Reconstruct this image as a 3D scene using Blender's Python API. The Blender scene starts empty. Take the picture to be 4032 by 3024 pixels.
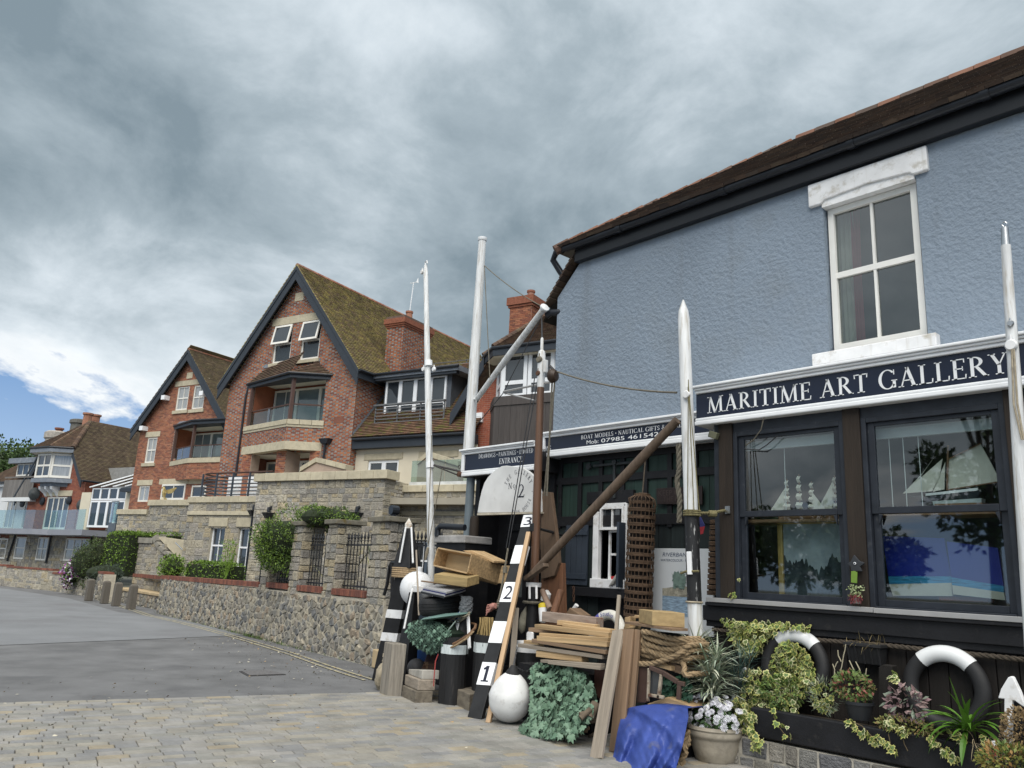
import bpy,bmesh,math,random
from math import sin,cos,pi,radians
from mathutils import Vector as V,Matrix
R=random.Random(11)
sc=bpy.context.scene
COL=sc.collection
# ------------------------------------------------------------------ camera
EYE=1.6
FPX=3150.0
FH=V((.74753,-.66423,0));RH=V((-.66423,-.74753,0));UP=V((0,0,1))
pit,rol=radians(13.476),radians(2.801)
CF=FH*cos(pit)+UP*sin(pit)
_u=RH.cross(CF)
CR_=RH*cos(rol)+_u*sin(rol)
CU=-RH*sin(rol)+_u*cos(rol)
EYEP=V((0,0,EYE))
cd=bpy.data.cameras.new('camera');cam=bpy.data.objects.new('camera',cd);COL.objects.link(cam)
cd.sensor_width=36;cd.lens=FPX/4032*36;cd.clip_end=3000;cd.clip_start=.05
cam.matrix_world=Matrix(((CR_.x,CU.x,-CF.x,0),(CR_.y,CU.y,-CF.y,0),(CR_.z,CU.z,-CF.z,EYE),(0,0,0,1)))
sc.camera=cam
# ------------------------------------------------------------------ sky, sun, exposure
SKY=.36;BRKO=(1.7,3.2,1);SKO=(2.2,7.7,1.4);BRK2=(3.1,7.3,1)
SUN_EL,SUN_AZ=radians(55),radians(132)
w=bpy.data.worlds.new('World');sc.world=w;w.use_nodes=True
nt=w.node_tree;N=nt.nodes;L=nt.links;N.clear()
def nn(t,**k):
 n=N.new(t)
 for a,b in k.items():
  if a=='inp':
   for i,x in b.items():n.inputs[i].default_value=x
  else:setattr(n,a,b)
 return n
def mth(op,a=None,b=None,c=None):
 n=N.new('ShaderNodeMath');n.operation=op
 for i,x in enumerate((a,b,c)):
  if x is None:continue
  if isinstance(x,(int,float)):n.inputs[i].default_value=x
  else:L.new(x,n.inputs[i])
 return n.outputs[0]
tc=nn('ShaderNodeTexCoord')
sep=nn('ShaderNodeSeparateXYZ');L.new(tc.outputs['Generated'],sep.inputs[0])
zc=mth('MAXIMUM',sep.outputs[2],0.0)
den=mth('ADD',zc,.42)
cx=mth('DIVIDE',sep.outputs[0],den);cy=mth('DIVIDE',sep.outputs[1],den)
cmb=nn('ShaderNodeCombineXYZ');L.new(cx,cmb.inputs[0]);L.new(cy,cmb.inputs[1])
def noise(scale,det,rough,off,dist=0.):
 mp=nn('ShaderNodeMapping');mp.inputs[1].default_value=off;L.new(cmb.outputs[0],mp.inputs[0])
 n=nn('ShaderNodeTexNoise');n.inputs['Scale'].default_value=scale;n.inputs['Detail'].default_value=det
 n.inputs['Roughness'].default_value=rough;n.inputs['Distortion'].default_value=dist
 L.new(mp.outputs[0],n.inputs['Vector']);return n.outputs['Fac']
big=noise(1.15,2,.5,SKO,.2)
mid=noise(3.4,9,.6,(5.2,8.1,2.0),.25)
cl=mth('ADD',mth('MULTIPLY',big,.56),mth('MULTIPLY',mid,.44))
rmp=nn('ShaderNodeValToRGB');L.new(cl,rmp.inputs[0])
e=rmp.color_ramp.elements
e[0].position=.36;e[0].color=(.235,.305,.355,1);e[1].position=.66;e[1].color=(1.0,1.06,1.1,1)
x=e.new(.45);x.color=(.40,.48,.535,1);x=e.new(.53);x.color=(.65,.73,.79,1)
sky=nn('ShaderNodeTexSky');sky.sky_type='NISHITA';sky.sun_disc=False
sky.sun_elevation=SUN_EL;sky.sun_rotation=pi/2-SUN_AZ;sky.air_density=1.3;sky.dust_density=0;sky.ozone_density=2
skm=nn('ShaderNodeMix',data_type='RGBA',blend_type='MULTIPLY');skm.inputs[0].default_value=1
L.new(sky.outputs[0],skm.inputs[6])
hzr=nn('ShaderNodeMapRange');L.new(sep.outputs[2],hzr.inputs[0]);hzr.inputs[1].default_value=.24;hzr.inputs[2].default_value=-.02;hzr.inputs[4].default_value=.7
hzm=nn('ShaderNodeMix',data_type='RGBA');L.new(hzr.outputs[0],hzm.inputs[0]);L.new(skm.outputs[2],hzm.inputs[6]);hzm.inputs[7].default_value=(.72,.84,.94,1);skm.inputs[7].default_value=(.105,.14,.165,1)
vs_=nn('ShaderNodeVectorMath',operation='ADD');L.new(tc.outputs['Generated'],vs_.inputs[0]);vs_.inputs[1].default_value=(0,0,.35)
vn_=nn('ShaderNodeVectorMath',operation='NORMALIZE');L.new(vs_.outputs[0],vn_.inputs[0]);L.new(vn_.outputs[0],sky.inputs[0])
# the cloud deck breaks up towards the horizon, all round
brk=mth('ADD',noise(2.4,8,.6,BRKO,.4),mth('MULTIPLY',mth('SUBTRACT',noise(.55,1,.5,BRK2,0),.5),1.1))
low=nn('ShaderNodeMapRange');L.new(sep.outputs[2],low.inputs[0])
low.inputs[1].default_value=.29;low.inputs[2].default_value=.06;low.inputs[3].default_value=0;low.inputs[4].default_value=.82
gap=nn('ShaderNodeMapRange');L.new(mth('SUBTRACT',mth('ADD',low.outputs[0],.0),brk),gap.inputs[0])
gap.inputs[1].default_value=.0;gap.inputs[2].default_value=.07;gap.inputs[3].default_value=0;gap.inputs[4].default_value=1
edg=nn('ShaderNodeMapRange');L.new(mth('SUBTRACT',low.outputs[0],brk),edg.inputs[0]);edg.inputs[1].default_value=-.10;edg.inputs[2].default_value=.0;edg.inputs[4].default_value=.8
mw=nn('ShaderNodeMix',data_type='RGBA');L.new(edg.outputs[0],mw.inputs[0]);L.new(rmp.outputs[0],mw.inputs[6]);mw.inputs[7].default_value=(.95,.98,1,1)
mx=nn('ShaderNodeMix',data_type='RGBA');L.new(gap.outputs[0],mx.inputs[0]);L.new(mw.outputs[2],mx.inputs[6]);L.new(hzm.outputs[2],mx.inputs[7])
bg=nn('ShaderNodeBackground');bg.inputs[1].default_value=SKY;L.new(mx.outputs[2],bg.inputs[0])
wo=nn('ShaderNodeOutputWorld');L.new(bg.outputs[0],wo.inputs[0])
sl=bpy.data.lights.new('sun','SUN');sl.energy=1.5;sl.angle=radians(60);sl.color=(1,.96,.9)
so=bpy.data.objects.new('sun',sl);COL.objects.link(so)
sd=V((cos(SUN_EL)*cos(SUN_AZ),cos(SUN_EL)*sin(SUN_AZ),sin(SUN_EL)))
so.rotation_euler=sd.to_track_quat('Z','Y').to_euler();so.location=sd*60
sc.view_settings.view_transform='Standard';sc.view_settings.look='None'
sc.view_settings.exposure=1.5;sc.view_settings.gamma=1
sc.render.resolution_x=1024;sc.render.resolution_y=768
# ------------------------------------------------------------------ photo pixels -> directions
CRP={'a':(0,1000,2.212),'b':(0,1600,2.212),'c':(800,1000,2.212),'d':(700,1700,2.212),'e':(1400,900,2.212),'f':(1400,1750,2.765),'g':(1400,2250,2.765),'h':(2000,1750,2.765),'i':(2000,2250,2.765),'j':(2400,2424,2.765),'k':(2700,1500,2.765),'l':(3232,1500,2.765),'m':(2700,2000,2.765),'n':(3232,2000,2.765),'o':(3032,2424,2.212),'p':(3032,200,1.276),'q':(0,0,.5486),'r':(350,1850,4.424),'s':(0,2000,3.687),'t':(0,1650,4.424),'u':(1750,1600,4.424),'v':(600,2200,2.212)}
def ray(c,x,y):
 X,Y,s=CRP[c];X+=x/s;Y+=y/s
 return CF+CR_*((X-2016)/FPX)-CU*((Y-1512)/FPX)
def hit(pt,n,k):
 d=ray(*pt);n=V(n);return EYEP+d*((k-n.dot(EYEP))/n.dot(d))
def hY(pt,y):return hit(pt,(0,1,0),y)
def hX(pt,x):return hit(pt,(1,0,0),x)
def hZ(pt,z=0):return hit(pt,(0,0,1),z)
HE=V((.95484,.29711,0));HM=V((-.29711,.95484,0))
def hM(pt,k):return hit(pt,HM,k)
def hE(pt,k):return hit(pt,HE,k)
def em(P):return P.dot(HE),P.z
def hD(pt,dep):d=ray(*pt);return EYEP+d*(dep/d.dot(FH))
def W(E,z,M):p=HE*E+HM*M;return V((p.x,p.y,z))
# ------------------------------------------------------------------ materials
MATS={}
def mt(name,col=(.5,.5,.5),rough=.75,var=.18,scale=5.,bump=0.,bscale=40.,pal=None,metal=0.,spec=.35,stretch=None,rnd=0.,dirt=None,bdist=.01,detail=4,streak=None):
 if name in MATS:return MATS[name]
 m=bpy.data.materials.new(name);m.use_nodes=True;MATS[name]=m
 t=m.node_tree;n=t.nodes;l=t.links;b=n['Principled BSDF']
 b.inputs['Roughness'].default_value=rough;b.inputs['Metallic'].default_value=metal
 b.inputs['Specular IOR Level'].default_value=spec
 tcx=n.new('ShaderNodeTexCoord');oi=n.new('ShaderNodeObjectInfo');ge=n.new('ShaderNodeNewGeometry')
 vm=n.new('ShaderNodeVectorMath');vm.operation='MULTIPLY_ADD'
 l.new(oi.outputs['Random'],vm.inputs[0]);vm.inputs[1].default_value=(37,53,71);l.new(tcx.outputs['Object'],vm.inputs[2])
 vec=vm.outputs[0]
 if stretch:
  mp=n.new('ShaderNodeMapping');mp.inputs[3].default_value=stretch;l.new(vec,mp.inputs[0]);vec=mp.outputs[0]
 def nz(s,d=4,r=.6):
  q=n.new('ShaderNodeTexNoise');q.inputs['Scale'].default_value=s;q.inputs['Detail'].default_value=d;q.inputs['Roughness'].default_value=r
  l.new(vec,q.inputs['Vector']);return q.outputs['Fac']
 ad=n.new('ShaderNodeMath');ad.operation='ADD';l.new(oi.outputs['Random'],ad.inputs[0]);l.new(ge.outputs['Random Per Island'],ad.inputs[1])
 fr=n.new('ShaderNodeMath');fr.operation='FRACT';l.new(ad.outputs[0],fr.inputs[0]);rv=fr.outputs[0]
 def mix(f,a,c,bt='MIX'):
  q=n.new('ShaderNodeMix');q.data_type='RGBA';q.blend_type=bt
  for i,z in((0,f),(6,a),(7,c)):
   if isinstance(z,(int,float)):q.inputs[i].default_value=z
   elif isinstance(z,tuple):q.inputs[i].default_value=(*z[:3],1)
   else:l.new(z,q.inputs[i])
  return q.outputs[2]
 if pal:
  r=n.new('ShaderNodeValToRGB');r.color_ramp.interpolation='CONSTANT';l.new(rv,r.inputs[0])
  el=r.color_ramp.elements;k=len(pal)
  el[0].color=(*pal[0],1);el[0].position=0
  el[1].color=(*pal[1],1);el[1].position=1/k
  for i in range(2,k):z=el.new(i/k);z.color=(*pal[i],1)
  c=r.outputs[0]
 else:c=col
 if var:
  r=n.new('ShaderNodeMapRange');l.new(nz(scale,detail),r.inputs[0]);r.inputs[1].default_value=.25;r.inputs[2].default_value=.75
  r.inputs[3].default_value=1-var*1.3;r.inputs[4].default_value=1+var
  c=mix(1.,c,r.outputs[0],'MULTIPLY')
 if rnd:
  r=n.new('ShaderNodeMapRange');l.new(rv,r.inputs[0]);r.inputs[3].default_value=1-rnd;r.inputs[4].default_value=1+rnd
  c=mix(1.,c,r.outputs[0],'MULTIPLY')
 if dirt:
  dc,ds,lo,hi=dirt
  r=n.new('ShaderNodeMapRange');l.new(nz(ds,6,.65),r.inputs[0]);r.inputs[1].default_value=lo;r.inputs[2].default_value=hi
  c=mix(r.outputs[0],c,dc)
 if streak:
  mp2=n.new('ShaderNodeMapping');mp2.inputs[3].default_value=(streak[1],streak[1],streak[1]*.07);l.new(vm.outputs[0],mp2.inputs[0])
  q2=n.new('ShaderNodeTexNoise');q2.inputs['Scale'].default_value=1;q2.inputs['Detail'].default_value=5;l.new(mp2.outputs[0],q2.inputs['Vector'])
  r=n.new('ShaderNodeMapRange');l.new(q2.outputs['Fac'],r.inputs[0]);r.inputs[1].default_value=streak[2];r.inputs[2].default_value=streak[3];r.inputs[4].default_value=.8
  c=mix(r.outputs[0],c,streak[0])
 if isinstance(c,tuple):b.inputs['Base Color'].default_value=(*c[:3],1)
 else:l.new(c,b.inputs['Base Color'])
 if bump:
  bn=n.new('ShaderNodeBump');bn.inputs['Strength'].default_value=bump;bn.inputs['Distance'].default_value=bdist
  l.new(nz(bscale,5,.6),bn.inputs['Height']);l.new(bn.outputs[0],b.inputs['Normal'])
 return m
def glass_mat(name,tint=(.9,.95,.95),trans=.85,refl=1.0,rough=.02):
 m=bpy.data.materials.new(name);m.use_nodes=True;MATS[name]=m
 t=m.node_tree;n=t.nodes;l=t.links;n.clear()
 fz=n.new('ShaderNodeFresnel');fz.inputs[0].default_value=1.5
 ge=n.new('ShaderNodeNewGeometry');inv=n.new('ShaderNodeMath');inv.operation='SUBTRACT';inv.inputs[0].default_value=1;l.new(ge.outputs['Backfacing'],inv.inputs[1])
 m0=n.new('ShaderNodeMath');m0.operation='MULTIPLY_ADD';m0.use_clamp=True;l.new(fz.outputs[0],m0.inputs[0]);m0.inputs[1].default_value=1.6*refl;m0.inputs[2].default_value=.02
 mm=n.new('ShaderNodeMath');mm.operation='MULTIPLY';l.new(m0.outputs[0],mm.inputs[0]);l.new(inv.outputs[0],mm.inputs[1])
 tr=n.new('ShaderNodeBsdfTransparent');tr.inputs[0].default_value=(tint[0]*trans,tint[1]*trans,tint[2]*trans,1)
 gl=n.new('ShaderNodeBsdfGlossy');gl.inputs['Roughness'].default_value=rough;gl.inputs[0].default_value=(.95,.97,.97,1)
 ms=n.new('ShaderNodeMixShader');l.new(mm.outputs[0],ms.inputs[0]);l.new(tr.outputs[0],ms.inputs[1]);l.new(gl.outputs[0],ms.inputs[2])
 o=n.new('ShaderNodeOutputMaterial');l.new(ms.outputs[0],o.inputs[0]);return m
 # ------------------------------------------------------------------ mesh builder
ORG={}
class MB:
 def __init__(s):s.v=[];s.f=[];s.m=[];s.mi=0
 def add(s,vs,fs):
  n=len(s.v);s.v+=[V(x)for x in vs];s.f+=[[i+n for i in f]for f in fs];s.m+=[s.mi]*len(fs);return s
 def hexa(s,b,t):return s.add(list(b)+list(t),[(3,2,1,0),(4,5,6,7),(0,1,5,4),(1,2,6,5),(2,3,7,6),(3,0,4,7)])
 def box2(s,a,b):
  x0,x1=sorted((a[0],b[0]));y0,y1=sorted((a[1],b[1]));z0,z1=sorted((a[2],b[2]))
  return s.hexa([(x0,y0,z0),(x1,y0,z0),(x1,y1,z0),(x0,y1,z0)],[(x0,y0,z1),(x1,y0,z1),(x1,y1,z1),(x0,y1,z1)])
 def obox(s,c,ax,ay,az):
  c,ax,ay,az=V(c),V(ax),V(ay),V(az)
  q=[c-ax-ay,c+ax-ay,c+ax+ay,c-ax+ay]
  return s.hexa([p-az for p in q],[p+az for p in q])
 def bar(s,p0,p1,w,t,up=(0,0,1)):
  p0,p1=V(p0),V(p1);d=(p1-p0);a=d.normalized();sd=a.cross(V(up))
  if sd.length<1e-4:sd=a.cross(V((1,0,0)))
  sd.normalize();u=sd.cross(a);return s.obox((p0+p1)/2,d/2,sd*w/2,u*t/2)
 def tube(s,pts,r,n=8,cap=True,closed=False):
  pts=[V(p)for p in pts];k=len(pts);rr=r if isinstance(r,(list,tuple))else[r]*k
  vs=[];fs=[];prev=None
  for i,p in enumerate(pts):
   if closed:d=pts[(i+1)%k]-pts[i-1]
   else:d=pts[min(i+1,k-1)]-pts[max(i-1,0)]
   d=d.normalized()if d.length>1e-9 else V((0,0,1))
   if prev is None:
    a=d.cross(V((0,0,1)));
    if a.length<.1:a=d.cross(V((1,0,0)))
    a.normalize()
   else:
    a=prev-d*prev.dot(d)
    if a.length<1e-6:a=d.cross(V((1,0,0)))
    a.normalize()
   prev=a;b=d.cross(a)
   vs+=[p+(a*cos(2*pi*j/n)+b*sin(2*pi*j/n))*rr[i]for j in range(n)]
  m=k if closed else k-1
  for i in range(m):
   for j in range(n):
    i2=(i+1)%k;fs.append((i*n+j,i*n+(j+1)%n,i2*n+(j+1)%n,i2*n+j))
  if cap and not closed:fs+=[tuple(range(n-1,-1,-1)),tuple((k-1)*n+j for j in range(n))]
  return s.add(vs,fs)
 def lathe(s,c,prof,n=24,ax=(0,0,1)):
  c=V(c);ax=V(ax).normalized();a=ax.cross(V((0,1,0)))
  if a.length<.1:a=ax.cross(V((1,0,0)))
  a.normalize();b=ax.cross(a)
  vs=[c+ax*h+(a*cos(2*pi*j/n)+b*sin(2*pi*j/n))*max(r,1e-4)for r,h in prof for j in range(n)]
  fs=[(i*n+j,i*n+(j+1)%n,(i+1)*n+(j+1)%n,(i+1)*n+j)for i in range(len(prof)-1)for j in range(n)]
  return s.add(vs,fs)
 def prism(s,poly,ext):
  ext=V(ext);p=[V(x)for x in poly];n=len(p)
  return s.add(p+[x+ext for x in p],[tuple(range(n-1,-1,-1)),tuple(range(n,2*n))]+[(i,(i+1)%n,n+(i+1)%n,n+i)for i in range(n)])
 def quad(s,*p):return s.add(p,[tuple(range(len(p)))])
 def mesh(s,name,org=V((0,0,0)),smooth=False):
  me=bpy.data.meshes.new(name);me.from_pydata([tuple(v-org)for v in s.v],[],s.f);me.update()
  if any(s.m):me.polygons.foreach_set('material_index',s.m)
  if smooth:me.polygons.foreach_set('use_smooth',[True]*len(me.polygons))
  return me
 def obj(s,name,mat,par=None,org=None,smooth=False,bevel=0,fix=True):
  if par is not None:org=ORG[par.name]
  elif org is None:
   zs=min(v.z for v in s.v);k=len(s.v);org=V((sum(v.x for v in s.v)/k,sum(v.y for v in s.v)/k,zs))
  org=V(org);me=s.mesh(name,org,smooth)
  if fix:
   bm=bmesh.new();bm.from_mesh(me);bmesh.ops.recalc_face_normals(bm,faces=bm.faces);bm.to_mesh(me);bm.free()
  for q in(mat if isinstance(mat,(list,tuple))else[mat]):me.materials.append(q)
  o=bpy.data.objects.new(name,me);COL.objects.link(o);ORG[o.name]=org
  if par is not None:o.parent=par
  else:o.location=org
  if bevel:
   b=o.modifiers.new('b','BEVEL');b.width=bevel;b.segments=2;b.limit_method='ANGLE'
  if smooth:
   try:me.set_sharp_from_angle(angle=radians(40))
   except Exception:pass
  return o
def tag(o,label,cat,group=None,kind=None):
 if label:o['label']=label
 if cat:o['category']=cat
 if group:o['group']=group
 if kind:o['kind']=kind
 return o
def T(name,label,cat,loc,group=None):
 o=bpy.data.objects.new(name,None);COL.objects.link(o);o.location=V(loc);o.empty_display_size=.1
 ORG[o.name]=V(loc);return tag(o,label,cat,group)
def struct(o,label=None):o['kind']='structure';return o
UNIT={}
def unit(kind,mat):
 k=(kind,mat.name)
 if k in UNIT:return UNIT[k]
 rr=random.Random(sum(map(ord,kind)))
 if kind=='box':
  me=MB().box2((-.5,-.5,-.5),(.5,.5,.5)).mesh('piece')
 elif kind=='sett':
  q=lambda s_,z:[(-s_,-s_,z),(s_,-s_,z),(s_,s_,z),(-s_,s_,z)]
  m_=MB().hexa(q(.5,-.5),q(.5,.2));m_.hexa(q(.5,.2),q(.465,.5));me=m_.mesh('piece')
 elif kind=='tile':
  me=MB().hexa([(-.5,-.5,0),(.5,-.5,0),(.5,.5,-.5),(-.5,.5,-.5)],[(-.5,-.5,1),(.5,-.5,1),(.5,.5,.1),(-.5,.5,.1)]).mesh('piece')
 else:
  g=[-.5,-.42,.42,.5];vs=[];fs=[]
  for j,y in enumerate(g):
   for i,x in enumerate(g):
    ed=i in(0,3)or j in(0,3);jx=rr.uniform(-.05,.05);jy=rr.uniform(-.05,.05)
    vs.append((x+jx,y+jy,(rr.uniform(.0,.12)if ed else rr.uniform(.3,.5))))
  for j in range(3):
   for i in range(3):fs.append((j*4+i,j*4+i+1,j*4+i+5,j*4+i+4))
  rim=[0,1,2,3,7,11,15,14,13,12,8,4];n0=len(vs)
  for k2 in rim:vs.append((vs[k2][0],vs[k2][1],-.5))
  for q in range(12):fs.append((rim[q],n0+q,n0+(q+1)%12,rim[(q+1)%12]))
  me=MB().add(vs,fs).mesh('piece')
 me.materials.append(mat);UNIT[k]=me;return me
def pieces(par,name,items,mat,near=300,kind='box',joined=None):
 """items: (centre, ax, ay, az) full-size axes. The nearest ones are parts, the rest one joined part."""
 items=sorted(items,key=lambda q:(q[0]-EYEP).length)
 po=ORG[par.name];nk=8
 for i,(c,ax,ay,az)in enumerate(items[:near]):
  kd=kind if kind!='stone' else 'stone%d'%(i%nk)
  o=bpy.data.objects.new(name,unit(kd,mat));COL.objects.link(o);o.parent=par
  c2=c-po
  o.matrix_local=Matrix(((ax.x,ay.x,az.x,c2.x),(ax.y,ay.y,az.y,c2.y),(ax.z,ay.z,az.z,c2.z),(0,0,0,1)))
 rest=items[near:]
 if rest:
  vs=[];fs=[]
  for i,(c,ax,ay,az)in enumerate(rest):
   kd=kind if kind!='stone' else 'stone%d'%(i%nk)
   me=unit(kd,mat);n0=len(vs);c2=c-po
   for v in me.vertices:vs.append(tuple(c2+ax*v.co.x+ay*v.co.y+az*v.co.z))
   for p in me.polygons:fs.append([q+n0 for q in p.vertices])
  me=bpy.data.meshes.new(joined or name);me.from_pydata(vs,[],fs);me.update();me.materials.append(mat)
  o=bpy.data.objects.new(joined or name,me);COL.objects.link(o);o.parent=par;o['kind']='stuff'
class Pl:
 def __init__(s,O,U,Vv,Nn):s.O,s.U,s.V,s.N=V(O),V(U).normalized(),V(Vv).normalized(),V(Nn).normalized()
 def at(s,u,v,w=0):return s.O+s.U*u+s.V*v+s.N*w
 def uv(s,P):d=V(P)-s.O;return d.dot(s.U),d.dot(s.V)
 def px(s,pt,w=0):return s.uv(hit(pt,s.N,s.N.dot(s.O)+w))
def span(poly,y0,y1):
 l,r=-1e9,1e9
 for y in(y0,y1):
  xs=[]
  for i in range(len(poly)):
   a,b=poly[i],poly[(i+1)%len(poly)]
   if(a[1]-y)*(b[1]-y)<=0 and abs(a[1]-b[1])>1e-9:
    xs.append(a[0]+(b[0]-a[0])*(y-a[1])/(b[1]-a[1]))
  if not xs:return None
  l=max(l,min(xs));r=min(r,max(xs))
 return(l,r)if r-l>.03 else None
def spans(poly,y0,y1,holes):
 s=span(poly,y0,y1)
 if not s:return[]
 out=[s]
 for h in holes:
  if min(y1,h[3])-max(y0,h[2])>.3*(y1-y0):
   nx=[]
   for a,b in out:
    if h[1]<=a or h[0]>=b:nx.append((a,b));continue
    if h[0]-a>.02:nx.append((a,h[0]))
    if b-h[1]>.02:nx.append((h[1],b))
   out=nx
 return out
def clip(poly,a,b,keep):
 out=[];n=len(poly)
 for i in range(n):
  p,q=poly[i],poly[(i+1)%n];dp,dq=keep*(p[a]-b),keep*(q[a]-b)
  if dp>=0:out.append(p)
  if dp*dq<0:t=dp/(dp-dq);out.append((p[0]+(q[0]-p[0])*t,p[1]+(q[1]-p[1])*t))
 return out
def wallface(mb,pl,poly,holes=(),w=0,reveal=.1):
 us=sorted({p[0]for p in poly}|{x for h in holes for x in h[:2]});vs=sorted({p[1]for p in poly}|{x for h in holes for x in h[2:4]})
 for i in range(len(us)-1):
  for j in range(len(vs)-1):
   mu,mv=(us[i]+us[i+1])/2,(vs[j]+vs[j+1])/2
   if any(h[0]<mu<h[1]and h[2]<mv<h[3]for h in holes):continue
   p=poly
   for a,b,k in((0,us[i],1),(0,us[i+1],-1),(1,vs[j],1),(1,vs[j+1],-1)):
    p=clip(p,a,b,k)
    if len(p)<3:break
   if len(p)>=3:mb.quad(*[pl.at(x,y,w)for x,y in p])
 for h in holes:
  c=[(h[0],h[2]),(h[1],h[2]),(h[1],h[3]),(h[0],h[3])]
  for i in range(4):mb.quad(pl.at(*c[i],w),pl.at(*c[(i+1)%4],w),pl.at(*c[(i+1)%4],w-reveal),pl.at(*c[i],w-reveal))
 return mb
def brick_items(pl,poly,holes=(),bond='stretcher',ch=.075,L1=.225,dep=.02,proud=.006,z0=None):
 A=[];B=[]
 v0=min(p[1]for p in poly)if z0 is None else z0;v1=max(p[1]for p in poly);r=0;v=v0
 U,Vv,Nn=pl.U,pl.V,pl.N
 while v<v1-.02:
  for a,b in spans(poly,v,min(v+ch,v1),holes):
   u=a;k=r
   if bond=='stretcher':off=0 if r%2 else L1/2;start=math.floor(a/L1)*L1-off
   else:per=L1*1.5;off=0 if r%2 else per/2;start=math.floor(a/per)*per-off
   u=start;k=0
   while u<b:
    ln=L1 if(bond=='stretcher' or k%2==0)else L1/2
    x0,x1=max(u,a),min(u+ln,b)
    if x1-x0>.03:
     it=(pl.at((x0+x1)/2,v+ch/2,proud-dep/2+R.uniform(-.001,.001)),U*(x1-x0-.010),Vv*(ch-.011),Nn*dep)
     (B if(bond!='stretcher' and k%2)else A).append(it)
    u+=ln;k+=1
  v+=ch;r+=1
 return A,B
def tile_items(pl,poly,exp=.1,wd=.165,th=.014,jit=.004):
 out=[];v0=min(p[1]for p in poly);v1=max(p[1]for p in poly);r=0;v=v0
 while v<v1-.01:
  s=span(poly,v,min(v+exp,v1-1e-4))
  if s is None:
   s=span(poly,v+.001,v+.002)
  if s:
   a,b=s;u=math.floor(a/wd)*wd-(wd/2 if r%2 else 0)
   while u<b:
    x0,x1=max(u,a-.02),min(u+wd,b+.02)
    if x1-x0>.02:
     out.append((pl.at((x0+x1)/2,v+exp/2+R.uniform(-jit,jit),R.uniform(0,jit)),pl.U*(x1-x0-.004),pl.V*(exp*1.25),pl.N*(th*2+R.uniform(0,jit))))
    u+=wd
  v+=exp;r+=1
 return out
def stone_items(pl,poly,holes=(),hmin=.1,hmax=.26,wmin=.14,wmax=.5,dep=.035,joint=.016,rr=None):
 rr=rr or R;out=[];v=min(p[1]for p in poly);v1=max(p[1]for p in poly)
 def put(x0,x1,y0,y1):
  if x1-x0<.05 or y1-y0<.04:return
  t=rr.uniform(-.03,.03)
  out.append((pl.at((x0+x1)/2,(y0+y1)/2,rr.uniform(-.01,.012)),(pl.U*cos(t)+pl.V*sin(t))*(x1-x0-joint),(pl.V*cos(t)-pl.U*sin(t))*(y1-y0-joint),pl.N*dep))
 while v<v1-.03:
  h=rr.uniform(hmin,hmax)*1.15
  if v+h>v1-.06:h=v1-v
  for a,b in spans(poly,v,v+h-.001,holes):
   u=a
   while u<b-.02:
    wd=rr.uniform(wmin,wmax)
    if u+wd>b-.1:wd=b-u
    q=rr.random()
    if h>.19 and q<.55:
     c=rr.uniform(.35,.65)*h
     if wd>.34 and rr.random()<.5:
      d=rr.uniform(.35,.65)*wd;put(u,u+d,v,v+c);put(u+d,u+wd,v,v+c);put(u,u+wd,v+c,v+h)
     else:
      put(u,u+wd,v,v+c)
      d=rr.uniform(.35,.65)*wd
      if wd>.3:put(u,u+d,v+c,v+h);put(u+d,u+wd,v+c,v+h)
      else:put(u,u+wd,v+c,v+h)
    else:put(u,u+wd,v,v+h)
    u+=wd
  v+=h
 return out
 # ------------------------------------------------------------------ windows
def window(par,pl,u0,u1,v0,v1,cols=1,rows=2,w=-.07,fw=.06,mat=None,glass=None,bar_=.025,sash=True,name='window',dep=.07,midr=None,back=None):
 mat=mat or MATS['upvc'];glass=glass or MATS['pane']
 b=MB();bx=lambda a0,a1,c0,c1,wa,wb:b.hexa([pl.at(a0,c0,wa),pl.at(a1,c0,wa),pl.at(a1,c0,wb),pl.at(a0,c0,wb)],[pl.at(a0,c1,wa),pl.at(a1,c1,wa),pl.at(a1,c1,wb),pl.at(a0,c1,wb)])
 bx(u0,u0+fw,v0,v1,w-dep,w);bx(u1-fw,u1,v0,v1,w-dep,w);bx(u0+fw,u1-fw,v0,v0+fw*1.2,w-dep,w+.004);bx(u0+fw,u1-fw,v1-fw,v1,w-dep,w)
 ru=[u0+fw+(u1-u0-2*fw)*i/cols for i in range(cols+1)];rv=[v0+fw*1.2+(v1-v0-2.2*fw)*i/rows for i in range(rows+1)]
 if midr and rows==2:rv[1]=v0+(v1-v0)*midr
 for x in ru[1:-1]:bx(x-bar_/2,x+bar_/2,v0+fw*1.2,v1-fw,w-dep*.8,w-.012)
 for y in rv[1:-1]:t=fw*.5 if sash else bar_/2;bx(u0+fw,u1-fw,y-t,y+t,w-dep*.8,w-.008)
 o=b.obj(name,mat,par);gw=w-dep*.6
 for i in range(cols):
  for j in range(rows):
   q=MB();a0,a1,c0,c1=ru[i],ru[i+1],rv[j],rv[j+1]
   bb=q.hexa([pl.at(a0,c0,gw-.006),pl.at(a1,c0,gw-.006),pl.at(a1,c0,gw),pl.at(a0,c0,gw)],[pl.at(a0,c1,gw-.006),pl.at(a1,c1,gw-.006),pl.at(a1,c1,gw),pl.at(a0,c1,gw)])
   q.obj('pane',glass,o)
 return o
def pbox(par,name,pl,u0,u1,v0,v1,w0,w1,mat,bevel=0):
 b=MB().hexa([pl.at(u0,v0,w0),pl.at(u1,v0,w0),pl.at(u1,v0,w1),pl.at(u0,v0,w1)],[pl.at(u0,v1,w0),pl.at(u1,v1,w0),pl.at(u1,v1,w1),pl.at(u0,v1,w1)])
 return b.obj(name,mat,par,bevel=bevel)
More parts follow.
